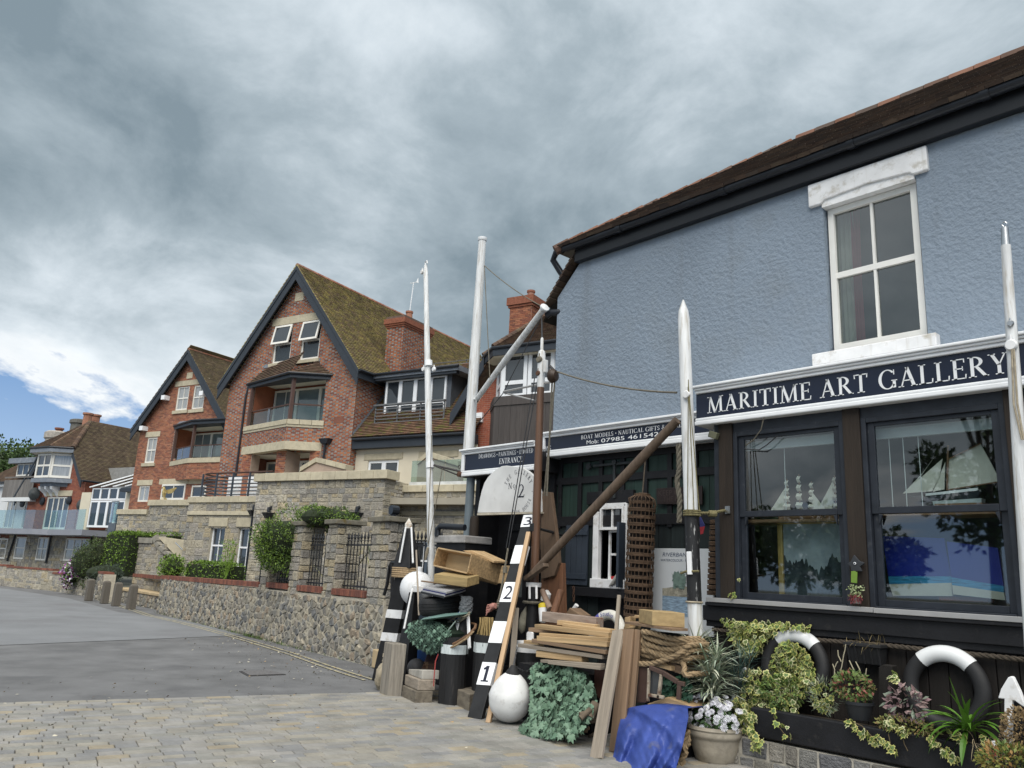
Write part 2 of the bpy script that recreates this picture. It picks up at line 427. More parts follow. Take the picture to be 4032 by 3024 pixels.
def plank(name,p0,p1,wd,th,mat,par=None,up=(0,0,1),bevel=.004,roll=0):
 """A board along its own X axis, so that the grain runs along it."""
 p0,p1=V(p0),V(p1);d=p1-p0;a=d.normalized();sd=V(up).cross(a)
 if sd.length<1e-3:sd=V((1,0,0)).cross(a)
 sd.normalize();u=a.cross(sd)
 if roll:c,s_=cos(roll),sin(roll);sd,u=sd*c+u*s_,u*c-sd*s_
 me=MB().box2((-d.length/2,-wd/2,-th/2),(d.length/2,wd/2,th/2)).mesh(name);me.materials.append(mat)
 o=bpy.data.objects.new(name,me);COL.objects.link(o);c=(p0+p1)/2
 if par is not None:o.parent=par;c=c-ORG[par.name]
 o.matrix_local=Matrix(((a.x,sd.x,u.x,c.x),(a.y,sd.y,u.y,c.y),(a.z,sd.z,u.z,c.z),(0,0,0,1)))
 if bevel:m=o.modifiers.new('b','BEVEL');m.width=bevel;m.segments=1
 return o
 # ------------------------------------------------------------------ lettering
def _st(x0,y0,x1,y1,wd):return[(x0-wd/2,y0),(x0+wd/2,y0),(x1+wd/2,y1),(x1-wd/2,y1)]
def _sf(x,y,l=.3):return[(x-l/2,y),(x+l/2,y),(x+l/2,y+.045),(x-l/2,y+.045)]
def _arc(cx,cy,rx,ry,a0,a1,tk=.14,tn=.05,n=14):
 P=[]
 for i in range(n):
  q=[]
  for a,o in((a0+(a1-a0)*i/n,0),(a0+(a1-a0)*(i+1)/n,0),(a0+(a1-a0)*(i+1)/n,1),(a0+(a1-a0)*i/n,1)):
   a=radians(a);q.append((cx+cos(a)*(rx-(tk if o else 0)),cy+sin(a)*(ry-(tn if o else 0))))
  P.append(q)
 return P
def glyph(c):
 t,n=.135,.06;B0,T0=0,.955
 if c=='I':return.34,[_st(.17,0,.17,1,t),_sf(.17,B0),_sf(.17,T0)]
 if c=='L':return.60,[_st(.17,0,.17,1,t),_sf(.17,B0),_sf(.17,T0),_st(.38,0,.38,.05,.42),_st(.57,0,.59,.24,.05)]
 if c=='T':return.66,[_st(.33,0,.33,1,t),_sf(.33,B0,.34),_st(.33,.945,.33,1,.6),_st(.05,.78,.03,1,.05),_st(.61,.78,.63,1,.05)]
 if c=='E':return.60,[_st(.17,0,.17,1,t),_sf(.12,B0,.2),_sf(.12,T0,.2),_st(.36,0,.36,.05,.4),_st(.34,.95,.34,1,.38),_st(.32,.49,.32,.54,.3),_st(.56,0,.58,.22,.045),_st(.53,.8,.53,1,.045),_st(.46,.41,.46,.62,.04)]
 if c=='F':return.56,[_st(.17,0,.17,1,t),_sf(.17,B0),_sf(.12,T0,.2),_st(.34,.95,.34,1,.38),_st(.32,.47,.32,.52,.3),_st(.53,.8,.53,1,.045),_st(.46,.39,.46,.6,.04)]
 if c=='H':return.80,[_st(.17,0,.17,1,t),_st(.63,0,.63,1,t),_sf(.17,B0),_sf(.17,T0),_sf(.63,B0),_sf(.63,T0),_st(.4,.48,.4,.54,.4)]
 if c=='N':return.82,[_st(.15,0,.15,1,n),_st(.67,0,.67,1,n),_st(.68,0,.14,1,.15),_sf(.15,B0),_sf(.1,T0,.24),_sf(.67,T0)]
 if c=='M':return.98,[_st(.13,0,.17,1,n),_st(.84,0,.80,1,t),_st(.48,0,.17,1,.14),_st(.48,0,.80,1,n),_sf(.13,B0,.26),_sf(.84,B0,.3),_sf(.1,T0,.2),_sf(.87,T0,.2)]
 if c=='A':return.78,[_st(.12,0,.40,1,n),_st(.66,0,.38,1,.15),_st(.38,.3,.38,.35,.34),_sf(.11,B0,.24),_sf(.66,B0,.28)]
 if c=='V':return.76,[_st(.38,0,.12,1,.15),_st(.38,0,.66,1,n),_sf(.12,T0,.28),_sf(.66,T0,.24)]
 if c=='W':return 1.06,[_st(.34,0,.12,1,.14),_st(.34,0,.54,1,n),_st(.74,0,.52,1,.14),_st(.74,0,.95,1,n),_sf(.12,T0,.26),_sf(.52,T0,.22),_sf(.95,T0,.2)]
 if c=='Y':return.74,[_st(.37,0,.37,.48,t),_st(.37,.44,.12,1,.14),_st(.38,.46,.62,1,n),_sf(.37,B0),_sf(.12,T0,.28),_sf(.63,T0,.24)]
 if c=='K':return.76,[_st(.17,0,.17,1,t),_sf(.17,B0),_sf(.17,T0),_st(.22,.45,.58,1,n),_st(.64,0,.32,.58,.14),_sf(.64,B0,.26),_sf(.6,T0,.22)]
 if c=='P':return.62,[_st(.17,0,.17,1,t),_sf(.17,B0),_sf(.12,T0,.2)]+_arc(.24,.73,.34,.27,-90,90)
 if c=='R':return.74,[_st(.17,0,.17,1,t),_sf(.17,B0),_sf(.12,T0,.2),_st(.66,0,.34,.5,.15),_sf(.68,B0,.2)]+_arc(.24,.74,.34,.26,-90,90)
 if c=='B':return.66,[_st(.17,0,.17,1,t),_sf(.12,B0,.2),_sf(.12,T0,.2)]+_arc(.24,.76,.32,.24,-90,90)+_arc(.24,.27,.38,.27,-90,90)
 if c=='D':return.80,[_st(.17,0,.17,1,t),_sf(.12,B0,.2),_sf(.12,T0,.2)]+_arc(.22,.5,.54,.5,-90,90)
 if c=='O':return.86,_arc(.43,.5,.40,.52,0,360,n=26)
 if c=='C':return.78,_arc(.43,.5,.40,.52,42,318,n=22)+[_st(.72,.72,.72,.98,.045),_st(.72,.06,.72,.2,.04)]
 if c=='G':return.84,_arc(.43,.5,.40,.52,42,325,n=22)+[_st(.72,.72,.72,.98,.045),_st(.72,.04,.72,.42,t),_sf(.72,.40,.26)]
 if c=='S':return.56,_arc(.27,.745,.22,.265,30,270,.11,.06,12)+_arc(.29,.255,.23,.265,-150,90,.11,.06,12)+[_st(.46,.74,.46,.95,.04),_st(.08,.05,.08,.26,.04)]
 if c=='U':return.80,[_st(.17,.3,.17,1,t),_st(.63,.3,.63,1,n),_sf(.17,T0),_sf(.63,T0,.24)]+_arc(.40,.32,.30,.34,180,360,.1,.06)
 if c=='2':return.62,_arc(.28,.72,.25,.28,-28,165,.1,.05,14)+[_st(.12,0,.47,.62,.12),_st(.31,0,.31,.1,.56),_st(.57,.04,.6,.22,.05)]
 if c=='&':return.82,_arc(.34,.76,.19,.24,0,360,.08,.05,16)+_arc(.32,.27,.28,.29,60,330,.11,.05,16)+[_st(.66,0,.26,.62,.12),_st(.55,.18,.7,.5,.05)]
 if c=='.':return.3,_arc(.15,.5,.12,.12,0,360,.11,.11,12)
 return.32,[]
def serif(mb,text,org,U,Vv,h,width=None,track=.06,align='l',w=1.):
 """Capitals with thick and thin strokes, laid flat on the board."""
 org,U,Vv=V(org),V(U).normalized(),V(Vv).normalized();x=0;G=[]
 for c in text:
  a,g=glyph(c);G.append((x,g));x+=a+track
 sx=(width/(x-track))if width else h*w
 off=-(x-track)*sx/2 if align=='c' else 0
 for x0,g in G:
  for p in g:mb.quad(*[org+U*(off+(x0+a)*sx)+Vv*(b*h)for a,b in p])
 return mb
def words(par,mat,text,org,U,Vv,h,width,track=.06):
 org,U=V(org),V(U).normalized();x=0;cur=None;sx=width/(sum(glyph(c)[0]+track for c in text)-track)
 for c in text+' ':
  if c==' ':
   if cur:cur.obj('lettering',mat,par,fix=False)
   cur=None
  else:cur=cur or MB();serif(cur,c,org+U*x*sx,U,Vv,h,None,w=sx/h)
  x+=glyph(c)[0]+track
def sans(mb,text,org,U,Vv,h,width=None,align='l',shear=0.):
 cu=bpy.data.curves.new('t','FONT');cu.body=text;cu.size=1;cu.shear=shear;cu.resolution_u=3
 ob=bpy.data.objects.new('t',cu);COL.objects.link(ob)
 me=bpy.data.meshes.new_from_object(ob.evaluated_get(bpy.context.evaluated_depsgraph_get()))
 vs=[v.co.copy()for v in me.vertices];fs=[tuple(p.vertices)for p in me.polygons]
 bpy.data.objects.remove(ob);bpy.data.curves.remove(cu);bpy.data.meshes.remove(me)
 x0=min(v.x for v in vs);x1=max(v.x for v in vs);y0=min(v.y for v in vs);y1=max(v.y for v in vs)
 s=h/.72;sx=width/(x1-x0)if width else s;off=-(x1-x0)*sx/2 if align=='c' else 0
 org,U,Vv=V(org),V(U).normalized(),V(Vv).normalized()
 return mb.add([org+U*(off+(v.x-x0)*sx)+Vv*(v.y*s)for v in vs],fs)
 # ------------------------------------------------------------------ leaves
def rnd_dir(rr):
 while 1:
  v=V((rr.uniform(-1,1),rr.uniform(-1,1),rr.uniform(-1,1)))
  if.05<v.length<1:return v.normalized()
def leaf(mb,p,d,n,ln,wd,fold=.12):
 s=d.cross(n).normalized();q=p+d*ln*.5
 mb.add([p,q+s*wd/2+n*wd*fold,p+d*ln,q-s*wd/2+n*wd*fold],[(0,1,2),(0,2,3)])
IVY=[(0,.0),(.30,-.10),(.52,.18),(.34,.34),(.42,.62),(.16,.58),(0,1.0)]
IVY=IVY+[(-x,y)for x,y in reversed(IVY[1:-1])]
def ivy(mb,p,d,n,sz,rim=None):
 s=d.cross(n).normalized();c=p+d*sz*.36+n*sz*.06
 P=[p+s*x*sz+d*y*sz for x,y in IVY];k=len(P)
 if rim is None:
  mb.add([c]+P,[(0,i+1,(i+1)%k+1)for i in range(k)])
 else:
  I=[c+(q-c)*.66+n*sz*.01 for q in P];m0=mb.mi
  mb.mi=rim;mb.add(P+I,[(i,(i+1)%k,k+(i+1)%k,k+i)for i in range(k)])
  mb.mi=m0;mb.add([c]+I,[(0,i+1,(i+1)%k+1)for i in range(k)])
  # ================================================================== shared materials
mt('upvc',(.72,.70,.64),.4,.08,3)
mt('white_paint',(.74,.74,.74),.5,.12,4,dirt=((.38,.34,.27),7,.54,.76),streak=((.45,.42,.36),12,.6,.8))
mt('white_gloss',(.78,.79,.80),.3,.06,4)
mt('black_timber',(.010,.010,.012),.55,.3,6,.25,50,dirt=((.04,.037,.034),9,.6,.85))
mt('dark_frame',(.020,.024,.032),.45,.25,6,dirt=((.07,.07,.07),12,.62,.8))
mt('brown_post',(.024,.017,.012),.75,.35,8,.4,60,stretch=(1,1,.12))
mt('black_gloss',(.012,.013,.016),.3,.15,5)
mt('black_paint',(.014,.014,.015),.5,.3,8,.2,40)
mt('navy',(.012,.017,.035),.25,.08,2)
mt('stone_sill',(.45,.40,.29),.8,.14,5,.15,60,rnd=.08,dirt=((.22,.20,.15),6,.6,.85))
mt('lead',(.17,.19,.22),.5,.15,4,dirt=((.33,.35,.36),5,.55,.8))
mt('pane',(.03,.036,.042),.04,.12,1.5,spec=1.0)
mt('pane_curtain',(.30,.31,.31),.05,.25,3,spec=1.0,stretch=(6,6,.3))
glass_mat('glass');glass_mat('shop_glass',(.92,.97,.97),.96,1.6);glass_mat('balcony_glass',(.80,.93,.92),.86,1.15)
mt('stucco',(.222,.27,.328),.85,.12,.7,.7,19,bdist=.04,detail=7,dirt=((.185,.215,.245),1.4,.52,.82),streak=((.17,.195,.22),2.6,.56,.78))
mt('asphalt',(.14,.14,.142),.9,.24,1.3,.6,150,bdist=.006,dirt=((.095,.095,.098),.9,.55,.72),detail=8)
mt('asphalt_old',(.185,.19,.197),.9,.14,.9,.5,160,bdist=.004,dirt=((.15,.15,.155),.5,.5,.7),detail=8)
mt('bedding',(.11,.10,.085),.95,.3,20)
mt('yellow_line',(.42,.375,.24),.85,.25,20,dirt=((.16,.155,.15),11,.44,.62))
SETT=mt('sett',rough=.85,var=.2,scale=3,bump=.3,bscale=9,bdist=.1,pal=[(.235,.228,.208),(.26,.248,.225),(.225,.22,.21),(.275,.255,.215),(.29,.25,.185),(.245,.24,.23),(.205,.203,.2),(.262,.25,.232),(.25,.235,.205),(.24,.23,.21),(.215,.21,.19)])
mt('tile_dark',rough=.85,var=.25,scale=2,pal=[(.055,.036,.026),(.072,.046,.032),(.045,.031,.024),(.085,.058,.04),(.06,.045,.035)],dirt=((.10,.085,.05),3,.6,.9))
WOODP=mt('pine',(.42,.29,.155),.65,.4,4,.3,30,stretch=(.25,7,7),rnd=.2,dirt=((.20,.13,.07),2.2,.58,.8))
WOODG=mt('grey_wood',(.26,.22,.175),.8,.3,3,.3,30,stretch=(.3,6,6),rnd=.15,dirt=((.12,.10,.08),5,.55,.8))
WOODB=mt('brown_wood',(.22,.145,.09),.7,.3,3,.3,30,stretch=(.3,6,6),rnd=.15)
mt('steel',(.5,.51,.52),.3,.1,5,metal=1.)
mt('rust',(.10,.05,.03),.85,.35,12,.4,40)
# ================================================================== ground, road, paving
g=MB().quad((-400,-400,-.03),(900,-400,-.03),(900,500,-.03),(-400,500,-.03)).obj('ground',mt('earth',(.10,.10,.075),.95,.3,.3),org=(0,0,-.03));struct(g)
bl=[hZ(('v',-900,320)),hZ(('v',-300,420))]
r=MB().quad((-8,-7.3,-.006),(16,-9.6,-.006),(60,-14,-.006),(120,-14,-.006),(120,60,-.006),(-8,60,-.006)).obj('road',MATS['asphalt'],org=(0,0,-.006));struct(r)
a0,a1=hZ(('q',40,1392)),hZ(('q',600,1369));dd=(a1-a0).normalized()
pA,pB=a0-dd*14,a1+dd*1.0
o=MB().quad(pA+V((0,0,.001)),pB+V((0,0,.001)),V((26,-8.0,.001)),V((34,-8.6,.001)),V((46,-7.6,.001)),V((80,0,.001)),V((80,40,.001)),V((20,40,.001))).obj('road_surface',MATS['asphalt_old'],org=(0,0,0));struct(o)
yl=[('v',-1327,176),('v',-900,240),('v',-500,330),('v',-250,414),('v',0,497),('v',250,552),('v',500,615),('v',750,682),('v',1000,755),('v',1250,830),('v',1500,918),('v',1700,985),('v',1935,1058)]
def strip(mb,pts,wd,z):
 for i in range(len(pts)-1):
  a,b=pts[i],pts[i+1];d=(b-a).normalized();s=V((-d.y,d.x,0))*wd/2
  mb.quad(V((*(a-s).xy,z)),V((*(a+s).xy,z)),V((*(b+s).xy,z)),V((*(b-s).xy,z)))
YL=[hZ(p)for p in yl]
for k in(0,1):
 pts=[p+V((.03,.15,0))*k for p in YL]
 o=strip_mb=MB();strip(strip_mb,pts,.055,.005);o=strip_mb.obj('road_marking',MATS['yellow_line'],org=(20,-8,.005));struct(o)
mh=[hZ(('v',755,978),.003),hZ(('v',1020,970),.003),hZ(('v',1165,1008),.003),hZ(('v',830,1020),.003)]
t=T('manhole_cover','rectangular metal access cover set into the tarmac road','manhole cover',sum(mh,V())/4)
MB().prism([p-V((0,0,.012))for p in mh],(0,0,.012)).obj('frame',mt('iron',(.05,.047,.047),.7,.3,20),t)
c=sum(mh,V())/4
MB().prism([c+(p-c)*.88+V((0,0,.002))for p in mh],(0,0,.005)).obj('lid',mt('cover_fill',(.13,.125,.125),.85,.25,30,.3,90),t)
# setts: rows run along the joint with the road
PB0,PB1=V((10.47,-2.14,0)),V((9.57,-6.26,0));sd_=(PB1-PB0).normalized();sn_=V((-sd_.y,sd_.x,0))
if sn_.x>0:sn_=-sn_
pav=T('paving',None,None,(7,-4,0));pav['kind']='structure'
O_=PB0-sd_*5
MB().quad(*[O_+sd_*a+sn_*b+V((0,0,-.004))for a,b in((0,0),(11.2,0),(11.2,14),(0,14))]).obj('bedding',MATS['bedding'],pav)
items=[];v=0;
while v<10.5:
 h=R.uniform(.12,.15);u=R.uniform(-.2,0)
 while u<11.1:
  wl=R.uniform(.16,.30);tw=R.uniform(-.012,.012)
  p=O_+sd_*(u+wl/2)+sn_*(v+h/2)
  if p.y>-7.3 or p.x<2.0:
   ax,ay=sd_*cos(tw)+sn_*sin(tw),sn_*cos(tw)-sd_*sin(tw)
   tl=V((R.uniform(-.008,.008),R.uniform(-.008,.008),1))
   items.append((p+V((0,0,R.uniform(-.0015,.0015))),ax*(wl-.007),ay*(h-.007),tl*.024))
  u+=wl
 v+=h
pieces(pav,'sett',items,SETT,300,'sett','setts')
# ================================================================== gallery building
YB=-8.2
gal=T('gallery_building','blue roughcast gallery building with dark tiled roof and black shopfront','building',(4,YB,0))
PB=Pl((0,YB,0),(1,0,0),(0,0,1),(0,1,0))
mb=MB();WN=(2.97,4.0,4.14,5.89)
wallface(mb,PB,[(-1.5,3.3),(8.27,3.3),(8.27,5.78),(7.72,6.33),(-1.5,6.4)],[WN],0,.16)
# roughcast: a real relief is cut into the wall by subdividing it finely
mb.quad((8.27,YB,3.3),(8.27,-12.8,3.3),(8.27,-12.8,5.78),(8.27,YB,5.78));mb.quad((-1.5,YB,3.3),(-1.5,-12.8,3.3),(-1.5,-12.8,6.4),(-1.5,YB,6.4));mb.quad((-1.5,-12.8,0),(8.27,-12.8,0),(8.27,-12.8,6.3),(-1.5,-12.8,6.3))
mb.obj('wall',MATS['stucco'],gal)
# window with stone lintel and sill
wd=window(gal,PB,3.0,3.98,4.17,5.87,2,2,w=-.07,fw=.065,mat=mt('window_white',(.74,.73,.69),.35,.06,3),glass=glass_mat('upper_glass',(.8,.86,.86),.8,2.0),bar_=.028,midr=.52)
cu_=MB()
for i in range(14):
 u0=3.93-.16*(i/14)**1.2*1.0;cu_.quad(*[V((u0-.012*(j%2)-.0,YB-.2-.015*((i+j)%2),z))for j,z in((0,4.2),(1,4.2),(1,5.85),(0,5.85))])
cm=MB()
for k,(x0,x1,mm)in enumerate(((3.78,3.95,0),(3.70,3.80,1))):
 cm.mi=mm;n=16
 for i in range(n):
  f0,f1=i/n,(i+1)/n
  for z0,z1,s0,s1 in((4.15,5.0,1.0,.95),(5.0,5.9,.95,1.15)):
   P=[(x1-(x1-x0)*f*s,YB-.22-.02*sin(f*20+k),z)for f,s,z in((f0,s0,z0),(f1,s0,z0),(f1,s1,z1),(f0,s1,z1))];cm.quad(*P)
cm.obj('curtain',[mt('curtain_cream',(.62,.60,.52),.9),mt('curtain_pink',(.48,.13,.15),.9)],gal)
MB().box2((2.7,YB-.9,4.0),(4.2,YB-.3,6.0)).obj('room',mt('room_dark',(.07,.073,.075),.9),gal)
pbox(gal,'sill',PB,2.86,4.16,4.0,4.14,-.1,.10,MATS['white_paint'],.012)
lb=MB();lz=[(2.83,5.92),(2.98,5.92),(3.02,5.955),(3.12,5.96),(3.48,5.985),(3.86,5.96),(3.96,5.955),(4.0,5.92),(4.15,5.92),(4.15,6.2),(2.83,6.2)]
lb.prism([(x,YB-.05,z)for x,z in lz],(0,.10,0));lb.obj('lintel',MATS['white_paint'],gal,bevel=.012);pbox(gal,'lintel_soffit',PB,2.98,4.0,5.875,6.0,-.1,.025,MATS['white_paint'])
# eaves: fascia, gutter, roof
pbox(gal,'fascia',PB,-1.5,7.85,6.22,6.47,.0,.10,MATS['black_gloss'],.01);pbox(gal,'eaves_soffit',PB,7.2,8.1,6.40,6.47,-.1,.15,MATS['black_gloss'])
gp=[(x,YB+.17,6.46+.0*x)for x in(-1.5,2,5,8.0)]
MB().tube(gp,.062,12).obj('gutter',mt('gutter_black',(.018,.021,.027),.35,.15,4),gal,smooth=True)
for x in(6.9,5.2,3.55,2.2):MB().tube([(x-.04,YB+.17,6.46),(x+.04,YB+.17,6.46)],.072,12).obj('gutter_joint',MATS['gutter_black'],gal,smooth=True)
MB().tube([(8.0,YB+.17,6.46),(8.17,YB+.17,6.44),(8.27,YB+.13,6.36),(8.20,YB+.02,6.17),(8.12,YB-.02,6.05)],.05,10).obj('downpipe',MATS['gutter_black'],gal,smooth=True)
MB().tube([(8.22,YB-.05,5.55),(8.38,YB+.02,5.56),(8.46,YB+.04,5.52)],.055,10).obj('outlet',MATS['gutter_black'],gal,smooth=True)
ev0,rY,rZ=YB+.24,-10.4,8.26
rd=MB();RE=[V((8.12,ev0,6.47)),V((-1.8,ev0,6.47)),V((-1.8,rY,rZ)),V((5.5,rY,rZ))]
rd.quad(*[p-V((0,.02,.03))for p in RE]);LS=[V((8.78,ev0,5.80)),V((8.12,ev0,6.47)),V((5.5,rY,rZ)),V((8.78,-12.9,5.8))]
rd.quad(*[p-V((.02,0,.03))for p in(V((8.62,YB-.02,5.50)),V((7.9,YB-.02,6.42)),V((5.5,rY,rZ)),V((8.62,-12.9,5.50)))])
rd.quad(V((-1.8,rY,rZ)),V((5.5,rY,rZ)),V((8.5,-12.9,6.4)),V((-1.8,-12.9,6.4)));rd.obj('roof_deck',mt('roof_deck',(.03,.025,.02),.9),gal)
sl_=(RE[2]-RE[1]).normalized();pr=Pl(RE[0],(-1,0,0),sl_,V((-1,0,0)).cross(sl_));
if pr.N.z<0:pr.N=-pr.N
ti=tile_items(pr,[pr.uv(p)for p in RE],.10,.165,.02,.008);pieces(gal,'tile',ti,MATS['tile_dark'],300,'tile','roof_tiles')
rt=mt('ridge_tile',rough=.85,var=.2,scale=4,pal=[(.16,.075,.045),(.20,.10,.065),(.12,.07,.05),(.10,.07,.055)])
for i in range(24):
 x=5.4-i*.31;MB().tube([(x,rY,rZ-.03),(x-.30,rY,rZ-.03)],[.115,.11],10).obj('ridge_tile',rt,gal)
ht=MB()
for i in range(16):
 f=i/16;p=RE[0].lerp(RE[3],f);q=RE[0].lerp(RE[3],f+1/17);ht.tube([p-V((0,0,.03)),q-V((0,0,.0))],[.085,.075],8)
ht.obj('hip_tiles',rt,gal)
for i in range(9):
 f=i/9;p=V((7.83,YB+.03,6.37)).lerp(V((8.40,YB+.03,5.70)),f)
 plank('verge_tile',p,p+V((.13,0,-.10)),.16,.018,MATS['tile_dark'],gal,bevel=0)
 # shop bay: posts, sashes, sill, boarded apron
YF=-7.62;PF=Pl((0,YF,0),(1,0,0),(0,0,1),(0,1,0));FR=MATS['dark_frame']
for x0,x1 in((4.85,5.02),(3.43,3.60),(2.03,2.18),(.46,.63)):pbox(gal,'post',PF,x0,x1,1.43,3.36,-.09,.05,MATS['brown_post'],.006)
pbox(gal,'corner_post',PF,5.02,5.09,1.43,3.36,-.09,.03,FR,.004)
pbox(gal,'head_rail',PF,.46,5.09,3.25,3.36,-.10,.02,FR)
glm=MATS['shop_glass']
for x0,x1 in((3.60,4.85),(2.18,3.43),(.63,2.03)):
# outer casing, then the two sashes
 b=MB();pb=lambda a,c,d,e_,w0,w1:b.box2((a,YF+w0,d),(c,YF+w1,e_))
 pb(x0,x0+.05,1.43,3.25,-.08,.03);pb(x1-.05,x1,1.43,3.25,-.08,.03);pb(x0+.05,x1-.05,3.17+.03,3.25,-.08,.028);pb(x0+.05,x1-.05,1.43,1.49,-.08,.05)
 wf=b.obj('window',FR,gal,bevel=.006)
 for nm,z0,z1,w1 in(('upper_sash',2.33,3.2,.0),('lower_sash',1.49,2.37,-.025)):
  b=MB();fw=.065;a,c=x0+.052,x1-.052
  b.box2((a,YF+w1-.04,z0),(a+fw,YF+w1,z1));b.box2((c-fw,YF+w1-.04,z0),(c,YF+w1,z1));b.box2((a+fw,YF+w1-.04,z0),(c-fw,YF+w1+.003,z0+fw*.95));b.box2((a+fw,YF+w1-.04,z1-fw*.6),(c-fw,YF+w1-.002,z1))
  if w1<0:
   for xx,s in((a+fw,1),(c-fw,-1)):b.prism([(xx,YF-.02,z1-.04),(xx,YF-.02,z1-.14),(xx+s*.035,YF-.02,z1-.05)],(0,.03,0))
  b.obj(nm,FR,wf,bevel=.004)
  MB().box2((a+fw-.005,YF+w1-.024,z0+fw-.005),(c-fw+.005,YF+w1-.018,z1-fw*.5)).obj('pane',glm,wf)
  # side return of the bay
PS=Pl((5.06,0,0),(0,1,0),(0,0,1),(1,0,0))
MB().box2((5.0,YB-.2,.2),(5.06,YF-.02,3.36)).obj('bay_side',MATS['black_timber'],gal);MB().box2((.42,YB-.2,0),(.46,YF+.03,3.36)).obj('bay_side',MATS['black_timber'],gal);MB().box2((-1.5,YB-.1,0),(.42,YB-.02,3.32)).obj('ground_wall',MATS['stucco'],gal)
MB().box2((.4,YB-.1,3.36),(5.2,YF+.1,3.40)).obj('soffit',mt('soffit',(.40,.38,.35),.7,.15,3),gal)
pbox(gal,'sill_board',PF,.4,5.16,1.395,1.43,-.1,.13,MATS['black_timber'],.006)
pbox(gal,'sill_trim',PF,3.36,5.14,1.432,1.478,.09,.14,mt('alu',(.42,.41,.40),.35,.08,6,metal=.4),.004)
pbox(gal,'sill_trim',PF,.4,3.355,1.430,1.476,.09,.14,MATS['alu'],.004)
pbox(gal,'apron',PF,.4,5.22,1.24,1.395,-.05,.085,MATS['black_timber'],.006);pbox(gal,'apron',PF,.4,5.2,1.18,1.24,-.05,.05,MATS['black_timber'],.006)
x=.42;bw=mt('board_black',(.016,.013,.011),.75,.35,5,.3,40,stretch=(4,4,.25),rnd=.25)
while x<5.08:ww=R.uniform(.15,.21);pbox(gal,'plank',PF,x,min(x+ww-.008,5.08),.3,1.18,-.04,R.uniform(.0,.006),bw,.004);x+=ww
# braided rope along the apron
def twist(mb,pts,r,strands=3,pitch=None,n=6):
 pts=[V(p)for p in pts];pitch=pitch or r*7;Ls=[0]
 for i in range(1,len(pts)):Ls.append(Ls[-1]+(pts[i]-pts[i-1]).length)
 tot=Ls[-1];m=max(6,int(tot/(pitch/7)))
 def pos(s):
  for i in range(1,len(pts)):
   if s<=Ls[i]or i==len(pts)-1:
    q=(s-Ls[i-1])/max(1e-9,Ls[i]-Ls[i-1]);d=(pts[i]-pts[i-1]).normalized();return pts[i-1].lerp(pts[i],q),d
 for k in range(strands):
  P=[]
  for j in range(m+1):
   p,d=pos(tot*j/m);a=d.cross(V((.13,.29,.95))).normalized();b=d.cross(a);th=2*pi*(tot*j/m/pitch+k/strands)
   P.append(p+(a*cos(th)+b*sin(th))*r*.5)
  mb.tube(P,r*.56,n,False)
 return mb
mt('rope_tan',(.30,.215,.125),.9,.25,30,rnd=.12);mt('rope_dark',(.075,.06,.045),.95,.3,30);mt('rope_grey',(.15,.135,.105),.9,.25,30);mt('wire',(.03,.03,.032),.5)
tag(twist(MB(),[(5.1,-7.54,1.15),(4.2,-7.55,1.14),(3.4,-7.55,1.155),(2.6,-7.55,1.15),(1.6,-7.55,1.14)],.022).obj('rope',MATS['rope_dark'],smooth=True),'dark braided rope strung along boards under the shop window','rope')
# stone plinth of the bay
PPL=Pl((0,-7.52,0),(1,0,0),(0,0,1),(0,1,0))
pl_t=T('plinth_wall','low mortared stone plinth under the black planter trough','wall',(3,-7.5,0))
MB().box2((.3,-7.75,-.02),(4.75,-7.0,.255)).obj('core',mt('mortar',(.40,.37,.31),.95,.2,20,.4,60),pl_t)
PLF=Pl((0,-7.0,0),(1,0,0),(0,0,1),(0,1,0))
STP=[(.20,.195,.18),(.26,.245,.21),(.165,.165,.165),(.30,.27,.21),(.23,.225,.215),(.33,.275,.18),(.20,.185,.16),(.14,.14,.145),(.28,.26,.225)]
STM=mt('stone_squared',rough=.9,var=.3,scale=3,bump=.6,bscale=7,bdist=.2,pal=[tuple(c*1.12 for c in q)for q in STP])
pieces(pl_t,'stone',stone_items(PLF,[(.3,0),(4.75,0),(4.75,.255),(.3,.255)],hmin=.07,hmax=.10,wmin=.12,wmax=.3,dep=.04),STM,300,'stone')
# ground-floor recess wall: black frame, green boards
YR=-8.42;PR=Pl((0,YR,0),(1,0,0),(0,0,1),(0,1,0));BT=MATS['black_timber']
gb=mt('green_board',(.020,.042,.034),.6,.25,4,.2,30,stretch=(5,5,.3),rnd=.12)
MB().box2((5.06,YR-.12,0),(8.35,YR-.03,3.5)).obj('backing',BT,gal)
x=5.12;i=0
while x<8.6:
 for z0,z1 in((3.03,3.24),(2.47,2.93)):
  for q in(0,1):
   pbox(gal,'green_panel',PR,x+.045+q*.165,x+.045+q*.165+.158,z0,z1,-.03,-.002-.002*q,gb)
 pbox(gal,'stud',PR,x-.035,x+.035,2.3,3.32,-.03,.03,BT,.004)
 x+=.395;i+=1
for z0,z1,wv in((3.24,3.34,.035),(2.93,3.03,.028),(2.33,2.47,.035)):pbox(gal,'rail',PR,5.06,8.62,z0,z1,-.03,wv,BT,.004)
x=5.1
while x<8.3:
 ww=.2
 if not(6.95<x+.1<7.6):pbox(gal,'board',PR,x,x+ww-.006,0,2.33,-.03,.0+R.uniform(0,.005),mt('board_dark',(.014,.02,.02),.6,.3,5,stretch=(4,4,.3),rnd=.2))
 x+=ww
pbox(gal,'lintel_board',PR,6.88,7.72,2.63,2.80,-.02,.05,BT,.004)
